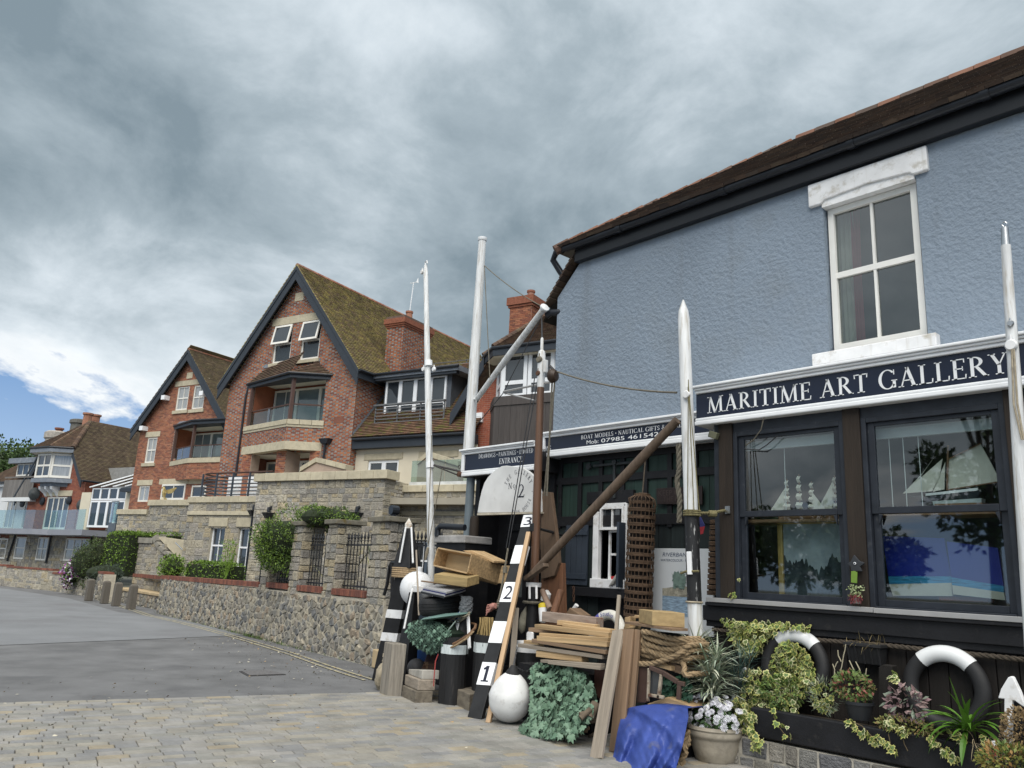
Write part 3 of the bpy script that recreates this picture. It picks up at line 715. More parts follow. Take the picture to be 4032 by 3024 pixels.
# small white casement with shutters
rv=MB();rv.box2((7.48,YR-.02,1.60),(7.58,YR+.06,2.52));rv.box2((6.98,YR-.02,1.60),(7.03,YR+.06,2.62));rv.box2((6.98,YR-.06,1.50),(7.58,YR+.10,1.62));rv.box2((7.0,YR-.02,2.58),(7.5,YR+.06,2.63))
rv.box2((7.03,YR-.05,1.62),(7.48,YR-.03,2.58));rv.obj('casement_surround',MATS['white_paint'],gal,bevel=.008)
window(gal,PR,7.03,7.45,2.27,2.58,2,1,w=.07,fw=.03,mat=MATS['white_paint'],bar_=.02,glass=MATS['pane'],name='casement')
window(gal,PR,7.03,7.34,1.62,2.27,2,2,w=.0,fw=.03,mat=MATS['white_paint'],bar_=.018,glass=mt('pane_navy',(.018,.022,.055),.08,.1,spec=.8),name='casement')
sh=mt('shutter',(.032,.042,.058),.55,.15,4)
b=MB();[b.box2((7.68+i*.105,YR+.03,1.52),(7.68+i*.105+.1,YR+.055,2.34))for i in range(4)];b.box2((7.68,YR+.055,1.60),(8.1,YR+.075,1.68));b.box2((7.68,YR+.055,2.2),(8.1,YR+.075,2.27));b.obj('shutter',sh,gal,bevel=.004)
MB().box2((6.99,YR+.06,1.52),(7.03,YR+.2,2.36)).obj('shutter',sh,gal,bevel=.004)
pbox(gal,'shelf',PR,6.85,7.9,1.38,1.5,-.02,.14,BT,.005)
# entrance block with door
ent=T('entrance_porch','black timber entrance porch with glazed door under the gallery sign','porch',(9.3,-8.6,0))
MB().box2((8.3,-12,3.1),(10.12,-8.02,3.42)).obj('roof',BT,ent)
MB().box2((10.0,-12,0),(10.1,-8.3,3.1)).obj('side_wall',BT,ent);MB().box2((8.36,-12,0),(8.46,-8.36,3.1)).obj('side_wall',BT,ent)
PD=Pl((0,-8.75,0),(1,0,0),(0,0,1),(0,1,0))
mb=MB();wallface(mb,PD,[(8.46,0),(10.0,0),(10.0,3.1),(8.46,3.1)],[(9.35,9.72,1.25,2.05),(8.72,9.05,1.25,2.05)],0,.05);mb.obj('door',BT,ent)
for u0,u1 in((9.35,9.72),(8.72,9.05)):window(ent,PD,u0,u1,1.25,2.05,2,2,w=.0,fw=.03,mat=MATS['black_paint'],bar_=.022,sash=False,glass=mt('pane_door',(.09,.10,.095),.15,.4,7,spec=.8))
for u0,u1 in((9.25,9.82),(8.62,9.15)):
 b=MB();[b.box2((x_,-8.75,z0),(x2,-8.71,z1))for x_,x2,z0,z1 in((u0,u0+.08,.1,2.4),(u1-.08,u1,.1,2.4),(u0+.08,u1-.08,2.3,2.4),(u0+.08,u1-.08,1.0,1.12),(u0+.08,u1-.08,.1,.25))];b.obj('door_stile',BT,ent,bevel=.004)
MB().tube([(10.02,-8.12,.0),(10.02,-8.12,3.14)],.07,14).obj('drainpipe',mt('pipe_blue',(.13,.16,.18),.5,.2,3),ent,smooth=True)
pst=MB();pst.lathe((9.78,-8.05,0),[(.075,0),(.075,2.42),(.065,2.47),(.0,2.49)],12);pst.obj('post',MATS['brown_post'],ent,smooth=True)
# ---- sign boards
def fascia(name,label,x0,x1,yf,yb,z0,z1,zp0,zp1,end=True):
 t=T(name,label,'sign',((x0+x1)/2,yf,z0));n=MATS['navy'];wp=MATS['white_gloss']
 MB().box2((x0,yb,zp0-.02),(x1,yf-.03,zp1+.02)).obj('board',n,t)
 b=MB();b.box2((x0,yb,z0),(x1,yf+.012,zp0-.035));b.box2((x0,yf-.03,zp0-.035),(x1,yf,zp0));b.obj('lower_moulding',wp,t,bevel=.012)
 b=MB();b.box2((x0,yb,zp1),(x1,yf+.0,zp1+.035));b.box2((x0,yb,zp1+.035),(x1,yf+.022,z1-.03));b.box2((x0,yb,z1-.03),(x1+.02,yf+.045,z1));b.obj('upper_moulding',wp,t,bevel=.009)
 if end:MB().box2((x1-.07,yb,zp0),(x1-.002,yf-.002,zp1)).obj('end_moulding',wp,t,bevel=.008)
 return t
s1=fascia('shop_sign','long navy sign in white mouldings reading MARITIME ART GALLERY',.4,5.28,-7.5,YB+.004,3.355,3.815,3.44,3.725,False)
words(s1,MATS['white_gloss'],'MARITIME ART GALLERY',(5.13,-7.527,3.487),(-1,0,0),(0,0,1),.185,3.04)
s2=fascia('shop_sign','navy sign reading BOAT MODELS with mobile number, on blue building',5.24,8.44,-8.13,YB-.12,3.31,3.68,3.41,3.60,True)
words(s2,MATS['white_gloss'],'BOAT MODELS . NAUTICAL GIFTS & CARDS',(7.66,-8.157,3.515),(-1,0,0),(0,0,1),.058,1.78);lt=MB();sans(lt,'Mob:',(7.55,-8.157,3.438),(-1,0,0),(0,0,1),.055,.22);lt.obj('lettering',MATS['white_gloss'],s2,fix=False);lt=MB();sans(lt,'07985 461542',(7.28,-8.157,3.438),(-1,0,0),(0,0,1),.055,.98);lt.obj('lettering',MATS['white_gloss'],s2,fix=False)
s3=fascia('shop_sign','navy sign reading DRAWINGS PAINTINGS ENTRANCE above the porch',8.42,10.13,-7.98,-8.3,3.11,3.545,3.20,3.46,True)
words(s3,MATS['white_gloss'],'DRAWINGS . PAINTINGS . LIMITED EDITIONS',(9.72,-8.007,3.375),(-1,0,0),(0,0,1),.07,1.62);lt=MB();serif(lt,'ENTRANCE',(9.22,-8.007,3.255),(-1,0,0),(0,0,1),.085,.52);lt.obj('lettering',MATS['white_gloss'],s3,fix=False)
# ================================================================== house row
BR=[(.30,.105,.055),(.25,.085,.05),(.34,.13,.06),(.21,.075,.05),(.28,.12,.07),(.17,.07,.05),(.36,.15,.075)]
brickA=mt('brick_red',rough=.9,var=.2,scale=2,pal=BR)
brickG=mt('brick_grey',rough=.85,var=.2,scale=2,pal=[(.20,.19,.18),(.25,.235,.225),(.16,.15,.145),(.22,.20,.19)])
brickO=mt('brick_orange',rough=.9,var=.2,scale=2,pal=[(.30,.115,.062),(.26,.095,.055),(.33,.14,.08),(.21,.08,.052),(.29,.125,.068),(.18,.075,.05)])
mort=mt('mortar_pink',(.42,.32,.25),.95,.1,4)
tileM=mt('tile_mossy',rough=.9,var=.3,scale=2,pal=[(.26,.205,.10),(.29,.235,.095),(.22,.17,.095),(.31,.26,.10),(.24,.20,.10),(.21,.155,.10),(.19,.16,.075)])
tileB=mt('tile_brown',rough=.9,var=.25,scale=2,pal=[(.10,.062,.043),(.12,.075,.05),(.085,.055,.04),(.13,.085,.055),(.11,.08,.05)])
tileT=mt('tile_terracotta',rough=.9,var=.2,scale=2,pal=[(.30,.13,.08),(.25,.105,.07),(.33,.16,.105),(.28,.15,.11)])
barge=mt('barge_blue',(.030,.037,.047),.5,.12,3)
cream=mt('cream_render',(.60,.54,.42),.85,.06,1.5)
UPV=MATS['upvc'];ST=MATS['stone_sill'];LEAD=MATS['lead']
def Hpl(k,off=0):return Pl(W(0,0,k+off),HE,(0,0,1),HM)
def Epl(k):return Pl(W(k,0,0),HM,(0,0,1),-HE)
def winpx(par,pl,c,tl,br,cols=1,rows=2,**k):
 a,b=pl.px((c,*tl)),pl.px((c,*br));return window(par,pl,min(a[0],b[0]),max(a[0],b[0]),min(a[1],b[1]),max(a[1],b[1]),cols,rows,**k)
def holepx(pl,c,tl,br):
 a,b=pl.px((c,*tl)),pl.px((c,*br));return(min(a[0],b[0]),max(a[0],b[0]),min(a[1],b[1]),max(a[1],b[1]))
def brickwall(par,pl,poly,holes=(),bond='stretcher',near=300,ch=.075,w=0,mats=None):
 mb=MB();wallface(mb,pl,poly,holes,w,.12);mb.obj('wall',mort,par)
 p2=Pl(pl.at(0,0,w),pl.U,pl.V,pl.N);A_,B_=brick_items(p2,poly,holes,bond,ch)
 m=mats or(brickA,brickG)
 if near or True:
  if B_:pieces(par,'brick',A_,m[0],int(near*.66),'box','brickwork');pieces(par,'brick_header',B_,m[1],int(near*.34),'box','header_brickwork')
  else:pieces(par,'brick',A_,m[0],near,'box','brickwork')
def roofslope(par,pts,mat,near=300,exp=.1,wd=.165,deck=True,th=.026):
 """pts: eave start, eave end, then round the top."""
 pts=[V(p)for p in pts];U=(pts[1]-pts[0]).normalized();n=U.cross(pts[-1]-pts[0]).normalized();n=n if n.z>0 else-n
 Vv=n.cross(U);Vv=Vv if Vv.z>0 else-Vv;pl=Pl(pts[0],U,Vv,n)
 if deck:MB().quad(*[p-n*.02 for p in pts]).obj('roof_deck',MATS['roof_deck'],par)
 pieces(par,'tile',tile_items(pl,[pl.uv(p)for p in pts],exp,wd,th),mat,near,'tile','roof_tiles');return pl
def ridge(par,a,b,mat,r=.11,step=.3,name='ridge_tile'):
 a,b=V(a),V(b);n=max(1,int((b-a).length/step))
 for i in range(n):MB().tube([a.lerp(b,i/n)-V((0,0,.02)),a.lerp(b,(i+.96)/n)-V((0,0,.02))],[r,r*.94],8).obj(name,mat,par)
def bargeboard(par,a,b,dep,th,k0,k1):
 """board hanging below the roof edge from a=(E,z) to b=(E,z)."""
 b_=MB();P=[W(a[0],a[1],k0),W(b[0],b[1],k0),W(b[0],b[1]-dep,k0),W(a[0],a[1]-dep,k0)]
 b_.prism(P,HM*(k1-k0));return b_.obj('bargeboard',barge,par)
k2=-23.36
# ---------------------------------------------------------------- big gabled house
h2=T('gabled_house','tall red brick house with chequered grey headers and mossy gable roof','house',W(25,0,k2))
P2=Hpl(k2);G0=3.9;eL,eR,ap=(28.75,9.3),(21.3,9.3),(25.03,13.95)
w1,w2=(25.2,26.27,10.02,11.72),(23.55,24.62,10.02,11.72)
loggia=(22.95,27.2,7.35,9.25);gf=(22.95,27.2,G0,6.05)
brickwall(h2,P2,[(eR[0],G0),(eL[0],G0),eL,ap,eR],[w1,w2,loggia,gf],'flemish',300)
PR2=Epl(21.3);brickwall(h2,PR2,[(k2-9,4),(k2,4),(k2,9.35),(k2-9,9.35)],[],'flemish',120)
MB().quad(W(28.75,G0,k2),W(28.75,G0,k2-11),W(28.75,9.3,k2-11),W(28.75,9.3,k2)).obj('side_wall',mort,h2)
pbox(h2,'lintel',P2,23.4,26.5,11.72,12.06,-.05,.03,ST,.01);pbox(h2,'date_stone',P2,24.78,25.3,12.72,13.1,-.05,.02,ST,.01)
for q in(w1,w2):
 pbox(h2,'sill',P2,q[0]-.1,q[1]+.12,q[2]-.17,q[2]-.02,-.1,.09,ST,.01)
 window(h2,P2,q[0],q[1],q[2]-.02,q[3],1,2,w=-.05,fw=.085,bar_=.03,glass=MATS['pane'])
 # upper light hung open: a tilted sash
 a=V(P2.at(q[0]+.02,q[3]-.04,0));zt,zb=q[3]-.03,(q[2]+q[3])/2-.05;s=MB();out=.17;fw=.09
 def tp(u,f):return P2.at(u,zt+(zb-zt)*f,.0+out*f)
 for(u0,u1,f0,f1)in((q[0]+.02,q[1]-.02,0,.1),(q[0]+.02,q[1]-.02,.9,1),(q[0]+.02,q[0]+.11,.1,.9),(q[1]-.11,q[1]-.02,.1,.9)):
  s.hexa([tp(u0,f0),tp(u1,f0),tp(u1,f1),tp(u0,f1)],[p+HM*.05 for p in(tp(u0,f0),tp(u1,f0),tp(u1,f1),tp(u0,f1))])
 so_=s.obj('open_sash',UPV,h2);MB().hexa([tp(q[0]+.1,.09)+HM*.02,tp(q[1]-.1,.09)+HM*.02,tp(q[1]-.1,.91)+HM*.02,tp(q[0]+.1,.91)+HM*.02],[p+HM*.008 for p in(tp(q[0]+.1,.09)+HM*.02,tp(q[1]-.1,.09)+HM*.02,tp(q[1]-.1,.91)+HM*.02,tp(q[0]+.1,.91)+HM*.02)]).obj('pane',MATS['pane'],so_)
 # loggias behind the front: ceiling, floor, glazed back
def loggia_box(par,pl,h,dep,ceil,doors,k):
 u0,u1,v0,v1=h;b=MB();q=lambda*p:b.quad(*[pl.at(*x)for x in p])
 q((u0,v1,0),(u1,v1,0),(u1,v1,-dep),(u0,v1,-dep));q((u0,v0,0),(u1,v0,0),(u1,v0,-dep),(u0,v0,-dep));b.obj('loggia_lining',ceil,par)
 b=MB();q((u0,v0,0),(u0,v1,0),(u0,v1,-dep),(u0,v0,-dep));q((u1,v0,0),(u1,v1,0),(u1,v1,-dep),(u1,v0,-dep));q((u0,v0,-dep),(u1,v0,-dep),(u1,v1,-dep),(u0,v1,-dep));b.obj('loggia_wall',brickA if k else cream,par)
 n=doors
 for i in range(n):
  a=u0+.05+(u1-u0-.1)*i/n;c=u0+.05+(u1-u0-.1)*(i+1)/n;window(par,pl,a,c,v0+.02,v1-.12,2 if i%2==0 else 1,1,w=-dep+.12,fw=.08,glass=mt('pane_sky_tint',(.15,.19,.20),.05,.3,1,spec=1.),name='glazed_door',bar_=.03)  # reflected sky is put into the pale base colour of these panes
ceilm=mt('ceiling_cream',(.66,.63,.54),.8,.05)
loggia_box(h2,P2,loggia,1.3,ceilm,3,1);loggia_box(h2,P2,gf,1.3,ceilm,4,1)
# pointed balcony (prow) and its roof
Lp,Cp,Rp=W(27.45,0,k2),W(24.05,0,k2+.8),W(22.82,0,k2)
def zz(p,z):return V((p.x,p.y,z))
def prow(par,z0,z1,mat,grow=0.,name='balcony_front'):
 b=MB();L_,C_,R_=Lp+HE*grow,Cp+HM*grow,Rp-HE*grow
 b.prism([zz(L_,z0),zz(C_,z0),zz(R_,z0)],(0,0,z1-z0));return b.obj(name,mat,par)
prow(h2,6.42,7.0,mort)
for a,b_ in((Lp,Cp),(Cp,Rp)):
 U=(b_-a).normalized();n=V((U.y,-U.x,0));n=n if n.dot(HM)>0 else-n;ln=(b_-a).length
 pw=Pl(zz(a,0),U,(0,0,1),n);A_,B_=brick_items(pw,[(0,6.42),(ln,6.42),(ln,7.0),(0,7.0)],[],'flemish');pieces(h2,'brick',A_,brickA,60,'box','brickwork');pieces(h2,'brick_header',B_,brickG,30,'box','header_brickwork')
 m_=max(1,round(ln/.45))
 for i in range(m_):
  f0,f1=ln*i/m_+.006,ln*(i+1)/m_-.006;pbox(h2,'coping_stone',pw,f0,f1,7.1,7.3,-.3,.07,ST,.01)
 pbox(h2,'string_course',pw,0,ln,7.0,7.1,-.3,.035,ST);pbox(h2,'stone_band',pw,0,ln,6.08,6.42,-.3,.02,ST,.008)
 # glass balustrade with clamps and handrail
 ng=max(1,round(ln/1.4));g0=MB()
 for i in range(ng):
  f0,f1=ln*i/ng+.08,ln*(i+1)/ng-.08
  pbox(h2,'balustrade_pane',pw,f0,f1,7.36,7.88,-.12,-.11,MATS['balcony_glass'])
  for f in(f0-.04,f1+.04):pbox(h2,'baluster',pw,f-.02,f+.02,7.3,7.93,-.14,-.09,MATS['steel'])
 pbox(h2,'handrail',pw,0,ln,7.93,7.98,-.15,-.08,mt('handrail',(.07,.035,.025),.5))
for p,wv in((Cp-HM*.1,.13),(Lp-HE*.2,.12)):MB().box2((p.x-wv/2,p.y-wv/2,7.3),(p.x+wv/2,p.y+wv/2,9.1)).obj('column',mt('post_brown',(.10,.06,.05),.6,.1),h2)
for E_ in(26.95,24.55,23.05):pbox(h2,'pier',P2,E_-.28 if E_!=24.55 else E_-.25,E_+.28 if E_!=24.55 else E_+.25,G0,6.08,-.35,.1 if E_!=24.55 else.45,mort);pp=Hpl(k2,.1 if E_!=24.55 else.45);A_,B_=brick_items(pp,[(E_-.27,G0),(E_+.27,G0),(E_+.27,6.08),(E_-.27,6.08)]);pieces(h2,'brick',A_,brickA,20,'box','brickwork')
prow(h2,9.02,9.2,barge,.12,'eaves_board');tp_=[W(26.5,9.85,k2+.02),W(23.55,9.85,k2+.02)]
roofslope(h2,[zz(Lp+HE*.2,9.22),zz(Cp+HM*.18,9.22),tp_[1],tp_[0]],tileB,60,.1);roofslope(h2,[zz(Cp+HM*.18,9.22),zz(Rp-HE*.2,9.22),tp_[1]],tileB,60,.1)
MB().tube([zz(Lp+HE*.2,9.2),zz(Cp+HM*.2,9.2),zz(Rp-HE*.2,9.2)],.055,8).obj('gutter',MATS['gutter_black'],h2)
pbox(h2,'flashing',P2,23.4,26.7,9.85,10.0,0,.03,LEAD)
MB().tube([zz(Lp+HE*.1,9.1),zz(Lp+HE*.12,8.6)+HM*.06,zz(Lp+HE*.12,4.2)+HM*.06],.045,8).obj('downpipe',MATS['gutter_black'],h2)
pbox(h2,'air_brick',P2,21.78,22.3,7.18,7.45,0,.012,brickO)
# main roof
kf,kb=k2+.36,k2-14;rE,rZ2=25.03,14.25;sE=3.95;ez=9.2
roofslope(h2,[W(rE-sE-.15,ez,kf),W(rE-sE-.15,ez,kb),W(rE,rZ2,kb),W(rE,rZ2,kf)],tileM,300,.105,.17)
roofslope(h2,[W(rE+sE+.15,ez,kb),W(rE+sE+.15,ez,kf),W(rE,rZ2,kf),W(rE,rZ2,kb)],tileM,40,.21,.34)
ridge(h2,W(rE,rZ2,kf),W(rE,rZ2,kb),tileT)
for s in(-1,1):
 bargeboard(h2,(rE,rZ2-.04),(rE+s*(sE+.12),ez-.0),.62,.05,kf-.06,kf-.01);bargeboard(h2,(rE,rZ2-.02),(rE+s*(sE+.15),ez+.02),.2,.05,kf-.012,kf+.02)
 MB().quad(W(rE,rZ2-.12,k2-.02),W(rE+s*(sE+.1),ez-.08,k2-.02),W(rE+s*(sE+.1),ez-.08,kf),W(rE,rZ2-.12,kf)).obj('soffit',barge,h2)
MB().tube([W(rE-sE-.2,ez-.02,kf),W(rE-sE-.2,ez-.02,kb)],.06,8).obj('gutter',MATS['gutter_black'],h2);pbox(h2,'eaves_board',Epl(rE-sE-.1),kb,kf,ez-.32,ez-.04,-.03,.02,barge)
# chimney
ce0,ce1,cm0,cm1=20.85,21.75,-25.45,-27.35
pc1=Epl(ce0);pc2=Hpl(cm0);MB().hexa([W(ce0+.01,8.6,cm0-.01),W(ce1,8.6,cm0-.01),W(ce1,8.6,cm1),W(ce0+.01,8.6,cm1)],[W(ce0+.01,12.0,cm0-.01),W(ce1,12.0,cm0-.01),W(ce1,12.0,cm1),W(ce0+.01,12.0,cm1)]).obj('chimney',mort,h2)
for pl,poly in((pc1,[(cm1,8.7),(cm0,8.7),(cm0,11.7),(cm1,11.7)]),(pc2,[(ce0,8.7),(ce1,8.7),(ce1,11.7),(ce0,11.7)])):
 A_,B_=brick_items(pl,poly,[],'flemish');pieces(h2,'brick',A_,brickO,60,'box','brickwork');pieces(h2,'brick_header',B_,brickG,30,'box','header_brickwork')
for i,(z0,z1,g_)in enumerate(((11.7,11.78,.04),(11.78,11.86,.08),(11.86,12.08,.12),(12.08,12.2,.05))):
 MB().hexa([W(ce0-g_,z0,cm0+g_),W(ce1+g_,z0,cm0+g_),W(ce1+g_,z0,cm1-g_),W(ce0-g_,z0,cm1-g_)],[W(ce0-g_,z1,cm0+g_),W(ce1+g_,z1,cm0+g_),W(ce1+g_,z1,cm1-g_),W(ce0-g_,z1,cm1-g_)]).obj('chimney_course',mt('chimney_brick',(.23,.085,.05),.9,.3,12,.5,20)if i<3 else mt('cement',(.13,.09,.07),.9,.2,6),h2)
pot=tileT
MB().lathe(W(21.3,12.2,-26.3),[(.17,0),(.15,.1),(.14,.38),(.165,.4),(.165,.48),(.12,.48)],14).obj('chimney_pot',pot,h2,smooth=True)
tv=T('wind_vane','thin white mast with small wind vane on the chimney pot','wind vane',W(21.3,12.68,-26.3));tp0=W(21.3,12.45,-26.3);tq=hM(('c',1833,250),-26.3)
MB().tube([tp0,tq],.022,6).obj('mast',MATS['white_gloss'],tv);MB().bar(tq-HE*.18,tq+HE*.18,.02,.02).obj('arm',MATS['white_gloss'],tv);MB().prism([tq-HE*.14,tq-HE*.24+V((0,0,.2)),tq-HE*.28-V((0,0,.06))],HM*.012).obj('vane',MATS['white_gloss'],tv)
# wall lamp with hopper on the front
MB().hexa([W(22.35,6.35,k2),W(22.75,6.35,k2),W(22.7,6.35,k2+.2),W(22.4,6.35,k2+.2)],[W(22.25,6.55,k2),W(22.85,6.55,k2),W(22.8,6.55,k2+.25),W(22.3,6.55,k2+.25)]).obj('hopper',MATS['gutter_black'],h2)
MB().tube([W(22.55,6.35,k2+.1),W(22.6,5.0,k2+.1)],.045,8).obj('downpipe',MATS['gutter_black'],h2)
# ---------------------------------------------------------------- wing with dormer, between the gables
wg=T('dormer_wing','cream rendered wing with grey box dormer and tiled roof','house',W(18.5,0,k2-.3));kw_=k2-.35;PW=Hpl(kw_)
hd=(19.13,20.65,3.9,5.68);hd2=(16.6,18.0,3.9,5.68)
mb=MB();wallface(mb,PW,[(15.6,3.9),(21.29,3.9),(21.29,6.3),(15.6,6.3)],[hd,hd2],0,.12);mb.obj('wall',cream,wg)
for q in(hd,hd2):
 window(wg,PW,q[0],(q[0]+q[1])/2,q[2],q[3],1,1,w=-.05,fw=.1,mat=MATS['white_gloss'],name='french_door');window(wg,PW,(q[0]+q[1])/2,q[1],q[2],q[3],1,1,w=-.05,fw=.1,mat=MATS['white_gloss'],name='french_door')
 pbox(wg,'lintel',PW,q[0]-.18,q[1]+.2,5.7,5.95,-.02,.03,ST,.01)
pbox(wg,'eaves_board',PW,15.6,21.28,6.12,6.46,0,.3,barge)
MB().tube([W(15.6,6.47,k2+.02),W(21.2,6.47,k2+.02)],.06,8).obj('gutter',MATS['gutter_black'],wg)
rz=lambda M_:6.5+(-M_-23.3)*1.143
roofslope(wg,[W(15.6,rz(k2),k2),W(21.29,rz(k2),k2),W(21.29,rz(-26.4),-26.4),W(15.6,rz(-26.4),-26.4)],mt('tile_wing',rough=.9,var=.3,scale=2,pal=[(.15,.08,.05),(.13,.085,.045),(.17,.10,.06),(.14,.12,.04),(.12,.075,.05)]),200,.105)
MB().quad(W(21.26,rz(k2)+.02,k2),W(21.26,rz(k2)+.2,k2),W(21.26,rz(-25)+.2,-25),W(21.26,rz(-25)+.02,-25)).obj('flashing',LEAD,wg)
kd=-24.3;PDm=Hpl(kd);d0,d1=17.35,20.62
MB().hexa([W(d0,7.0,kd),W(d1,7.0,kd),W(d1,7.0,kd-3),W(d0,7.0,kd-3)],[W(d0,9.1,kd),W(d1,9.1,kd),W(d1,9.1,kd-3),W(d0,9.1,kd-3)]).obj('dormer_cheeks',mt('slate',(.075,.085,.10),.6,.2,3),wg)
MB().hexa([W(d0-.5,9.05,kd+.35),W(d1+.35,9.05,kd+.35),W(d1+.35,9.05,kd-3),W(d0-.5,9.05,kd-3)],[W(d0-.5,9.25,kd+.35),W(d1+.35,9.25,kd+.35),W(d1+.35,9.3,kd-3),W(d0-.5,9.3,kd-3)]).obj('dormer_roof',LEAD,wg)
MB().tube([W(d0-.55,9.2,kd+.4),W(d1+.4,9.2,kd+.4)],.055,8).obj('gutter',MATS['gutter_black'],wg);pbox(wg,'eaves_board',PDm,d0-.4,d1+.3,8.95,9.1,.1,.3,barge)
for i in range(4):
 a=d0+.2+(d1-d0-.3)*i/4;window(wg,PDm,a,a+(d1-d0-.3)/4,7.2,9.0,1,2,w=.06,fw=.085,mat=MATS['white_gloss'],midr=.42)
def railing(par,pl,u0,u1,v0,v1,w,n,post=1.2,mat=None,t=.03):
 mat=mat or mt('rail_grey',(.13,.135,.14),.5,.2,5)
 for i in range(n):v=v0+(v1-v0)*i/(n-1);pbox(par,'rail',pl,u0,u1,v-t/2,v+t/2,w,w+t,mat)
 u=u0
 while u<u1+.01:pbox(par,'rail_post',pl,u-.025,u+.025,v0,v1,w-.03,w-.002,mat);u+=(u1-u0)/max(1,round((u1-u0)/post))
railing(wg,PDm,d0-.05,d1-.0,7.05,7.85,.45,7)
pbox(wg,'rail_cap',PDm,d0-.1,d1+.05,7.86,7.92,.4,.52,MATS['rail_grey'])
MB().quad(W(d0-.1,rz(kd+.5)+.03,kd+.5),W(d1+.1,rz(kd+.5)+.03,kd+.5),W(d1+.1,7.25,kd+.02),W(d0-.1,7.25,kd+.02)).obj('lead_apron',LEAD,wg)
Pk=Hpl(-27.2);railing(wg,Pk,15.0,20.6,9.65,10.45,0,7,2.0);
# ---------------------------------------------------------------- right-hand house: half-hipped gable with bay
ke=-23.9;he=T('bay_house','red brick house with white bay window and hipped tiled roof behind the gallery','house',W(14,0,ke));PE=Hpl(ke)
brickwall(he,PE,[(8.5,4.0),(16.2,4.0),(16.2,7.2),(14.7,9.3),(8.5,9.3)],[],'stretcher',300,mats=(mt('brick_plain',rough=.9,var=.15,scale=2,pal=[(.30,.085,.05),(.26,.075,.045),(.33,.10,.055)]),brickG))
Ws=Epl(16.2);MB().quad(W(16.2,4,ke),W(16.2,4,ke-8),W(16.2,7.2,ke-8),W(16.2,7.2,ke)).obj('side_wall',mort,he)
bkE=[(15.05,ke),(14.4,ke+.75),(12.3,ke+.75),(11.6,ke)];cw=MATS['white_gloss']
for(a,b_),nw in zip(zip(bkE,bkE[1:]),(1,2,1)):
 A0,B0=W(a[0],0,a[1]),W(b_[0],0,b_[1]);U=(B0-A0).normalized();n=V((U.y,-U.x,0));n=n if n.dot(HM)>-.2 and n.dot(HM-HE)>0 or n.dot(HM)>.3 else-n
 pl=Pl(A0,U,(0,0,1),n);ln=(B0-A0).length
 for i in range(nw):window(he,pl,ln*i/nw+.02,ln*(i+1)/nw-.02,7.55,9.2,1,2,w=.02,fw=.14,mat=cw,midr=.35)
 pbox(he,'bay_head',pl,-.02,ln+.02,9.2,9.34,-.1,.06,cw)
bd=mt('bay_boards',(.065,.056,.052),.7,.2,4,stretch=(4,4,.3),rnd=.15)
for a,b_ in(((15.25,ke),(14.55,ke+.9)),((14.55,ke+.9),(11.5,ke+.9))):
 A0,B0=W(a[0],0,a[1]),W(b_[0],0,b_[1]);U=(B0-A0).normalized();n=V((U.y,-U.x,0));n=n if n.dot(HM)>0 else-n;pl=Pl(A0,U,(0,0,1),n);ln=(B0-A0).length
 pbox(he,'balcony_rail',pl,0,ln,7.3,7.62,-.1,.03,bd);x=0
 while x<ln:pbox(he,'balcony_board',pl,x,min(ln,x+.22),4.0,7.3,-.08,R.uniform(-.01,0),bd);x+=.226
ez2=9.38;ev=[W(15.6,ez2,ke+.15),W(14.6,ez2,ke+1.1),W(11.2,ez2,ke+1.1),W(8.5,ez2,ke+1.1)];tp1=W(12.6,12.6,ke-2.6)
roofslope(he,[ev[0],ev[1],tp1],tileB,150,.105);roofslope(he,[ev[1],ev[2],tp1+V((0,0,0)),tp1],tileB,150,.105)if False else roofslope(he,[ev[1],ev[3],W(9.5,12.6,ke-2.6),tp1],tileB,150,.105)
roofslope(he,[W(16.75,7.25,ke-8),W(16.75,7.25,ke+.3),W(15.5,9.2,ke+.3),tp1,W(12.6,12.6,ke-8)],tileB,40,.15)
ridge(he,ev[1]+V((0,0,.05)),tp1,tileB,.1,.22,'hip_tile');ridge(he,ev[0]+V((0,0,.05)),tp1,tileB,.13,.2,'hip_tile')
MB().tube([p-V((0,0,.03))for p in ev],.07,8).obj('gutter',MATS['gutter_black'],he)
b=MB()
for p,q in zip(ev,ev[1:]):b.hexa([p-V((0,0,.32)),q-V((0,0,.32)),q-V((0,0,.32))-HM*.06,p-V((0,0,.32))-HM*.06],[p-V((0,0,.06)),q-V((0,0,.06)),q-V((0,0,.06))-HM*.06,p-V((0,0,.06))-HM*.06])
b.obj('eaves_board',barge,he)
MB().quad(ev[0]-V((0,0,.3)),ev[1]-V((0,0,.3)),ev[3]-V((0,0,.3)),W(8.5,ez2-.3,ke-.1),W(15.6,ez2-.3,ke-.1)).obj('soffit',ceilm,he)
bargeboard(he,(15.45,9.35),(16.8,7.3),.5,.05,ke+.28,ke+.34);MB().quad(W(15.45,9.2,ke),W(16.75,7.2,ke),W(16.75,7.2,ke+.33),W(15.45,9.2,ke+.33)).obj('soffit',barge,he)
cpos=hD(('e',1490,760),30.5);cE,cM=cpos.dot(HE),cpos.dot(HM)
MB().hexa([W(cE-.45,10.0,cM+.4),W(cE+.55,10.0,cM+.4),W(cE+.55,10.0,cM-.6),W(cE-.45,10.0,cM-.6)],[W(cE-.45,12.3,cM+.4),W(cE+.55,12.3,cM+.4),W(cE+.55,12.3,cM-.6),W(cE-.45,12.3,cM-.6)]).obj('chimney',mort,he)
for pl,poly in((Epl(cE-.46),[(cM-.6,10.2),(cM+.4,10.2),(cM+.4,12.0),(cM-.6,12.0)]),(Hpl(cM+.41),[(cE-.45,10.2),(cE+.55,10.2),(cE+.55,12.0),(cE-.45,12.0)])):A_,B_=brick_items(pl,poly);pieces(he,'brick',A_,brickO,80,'box','brickwork')
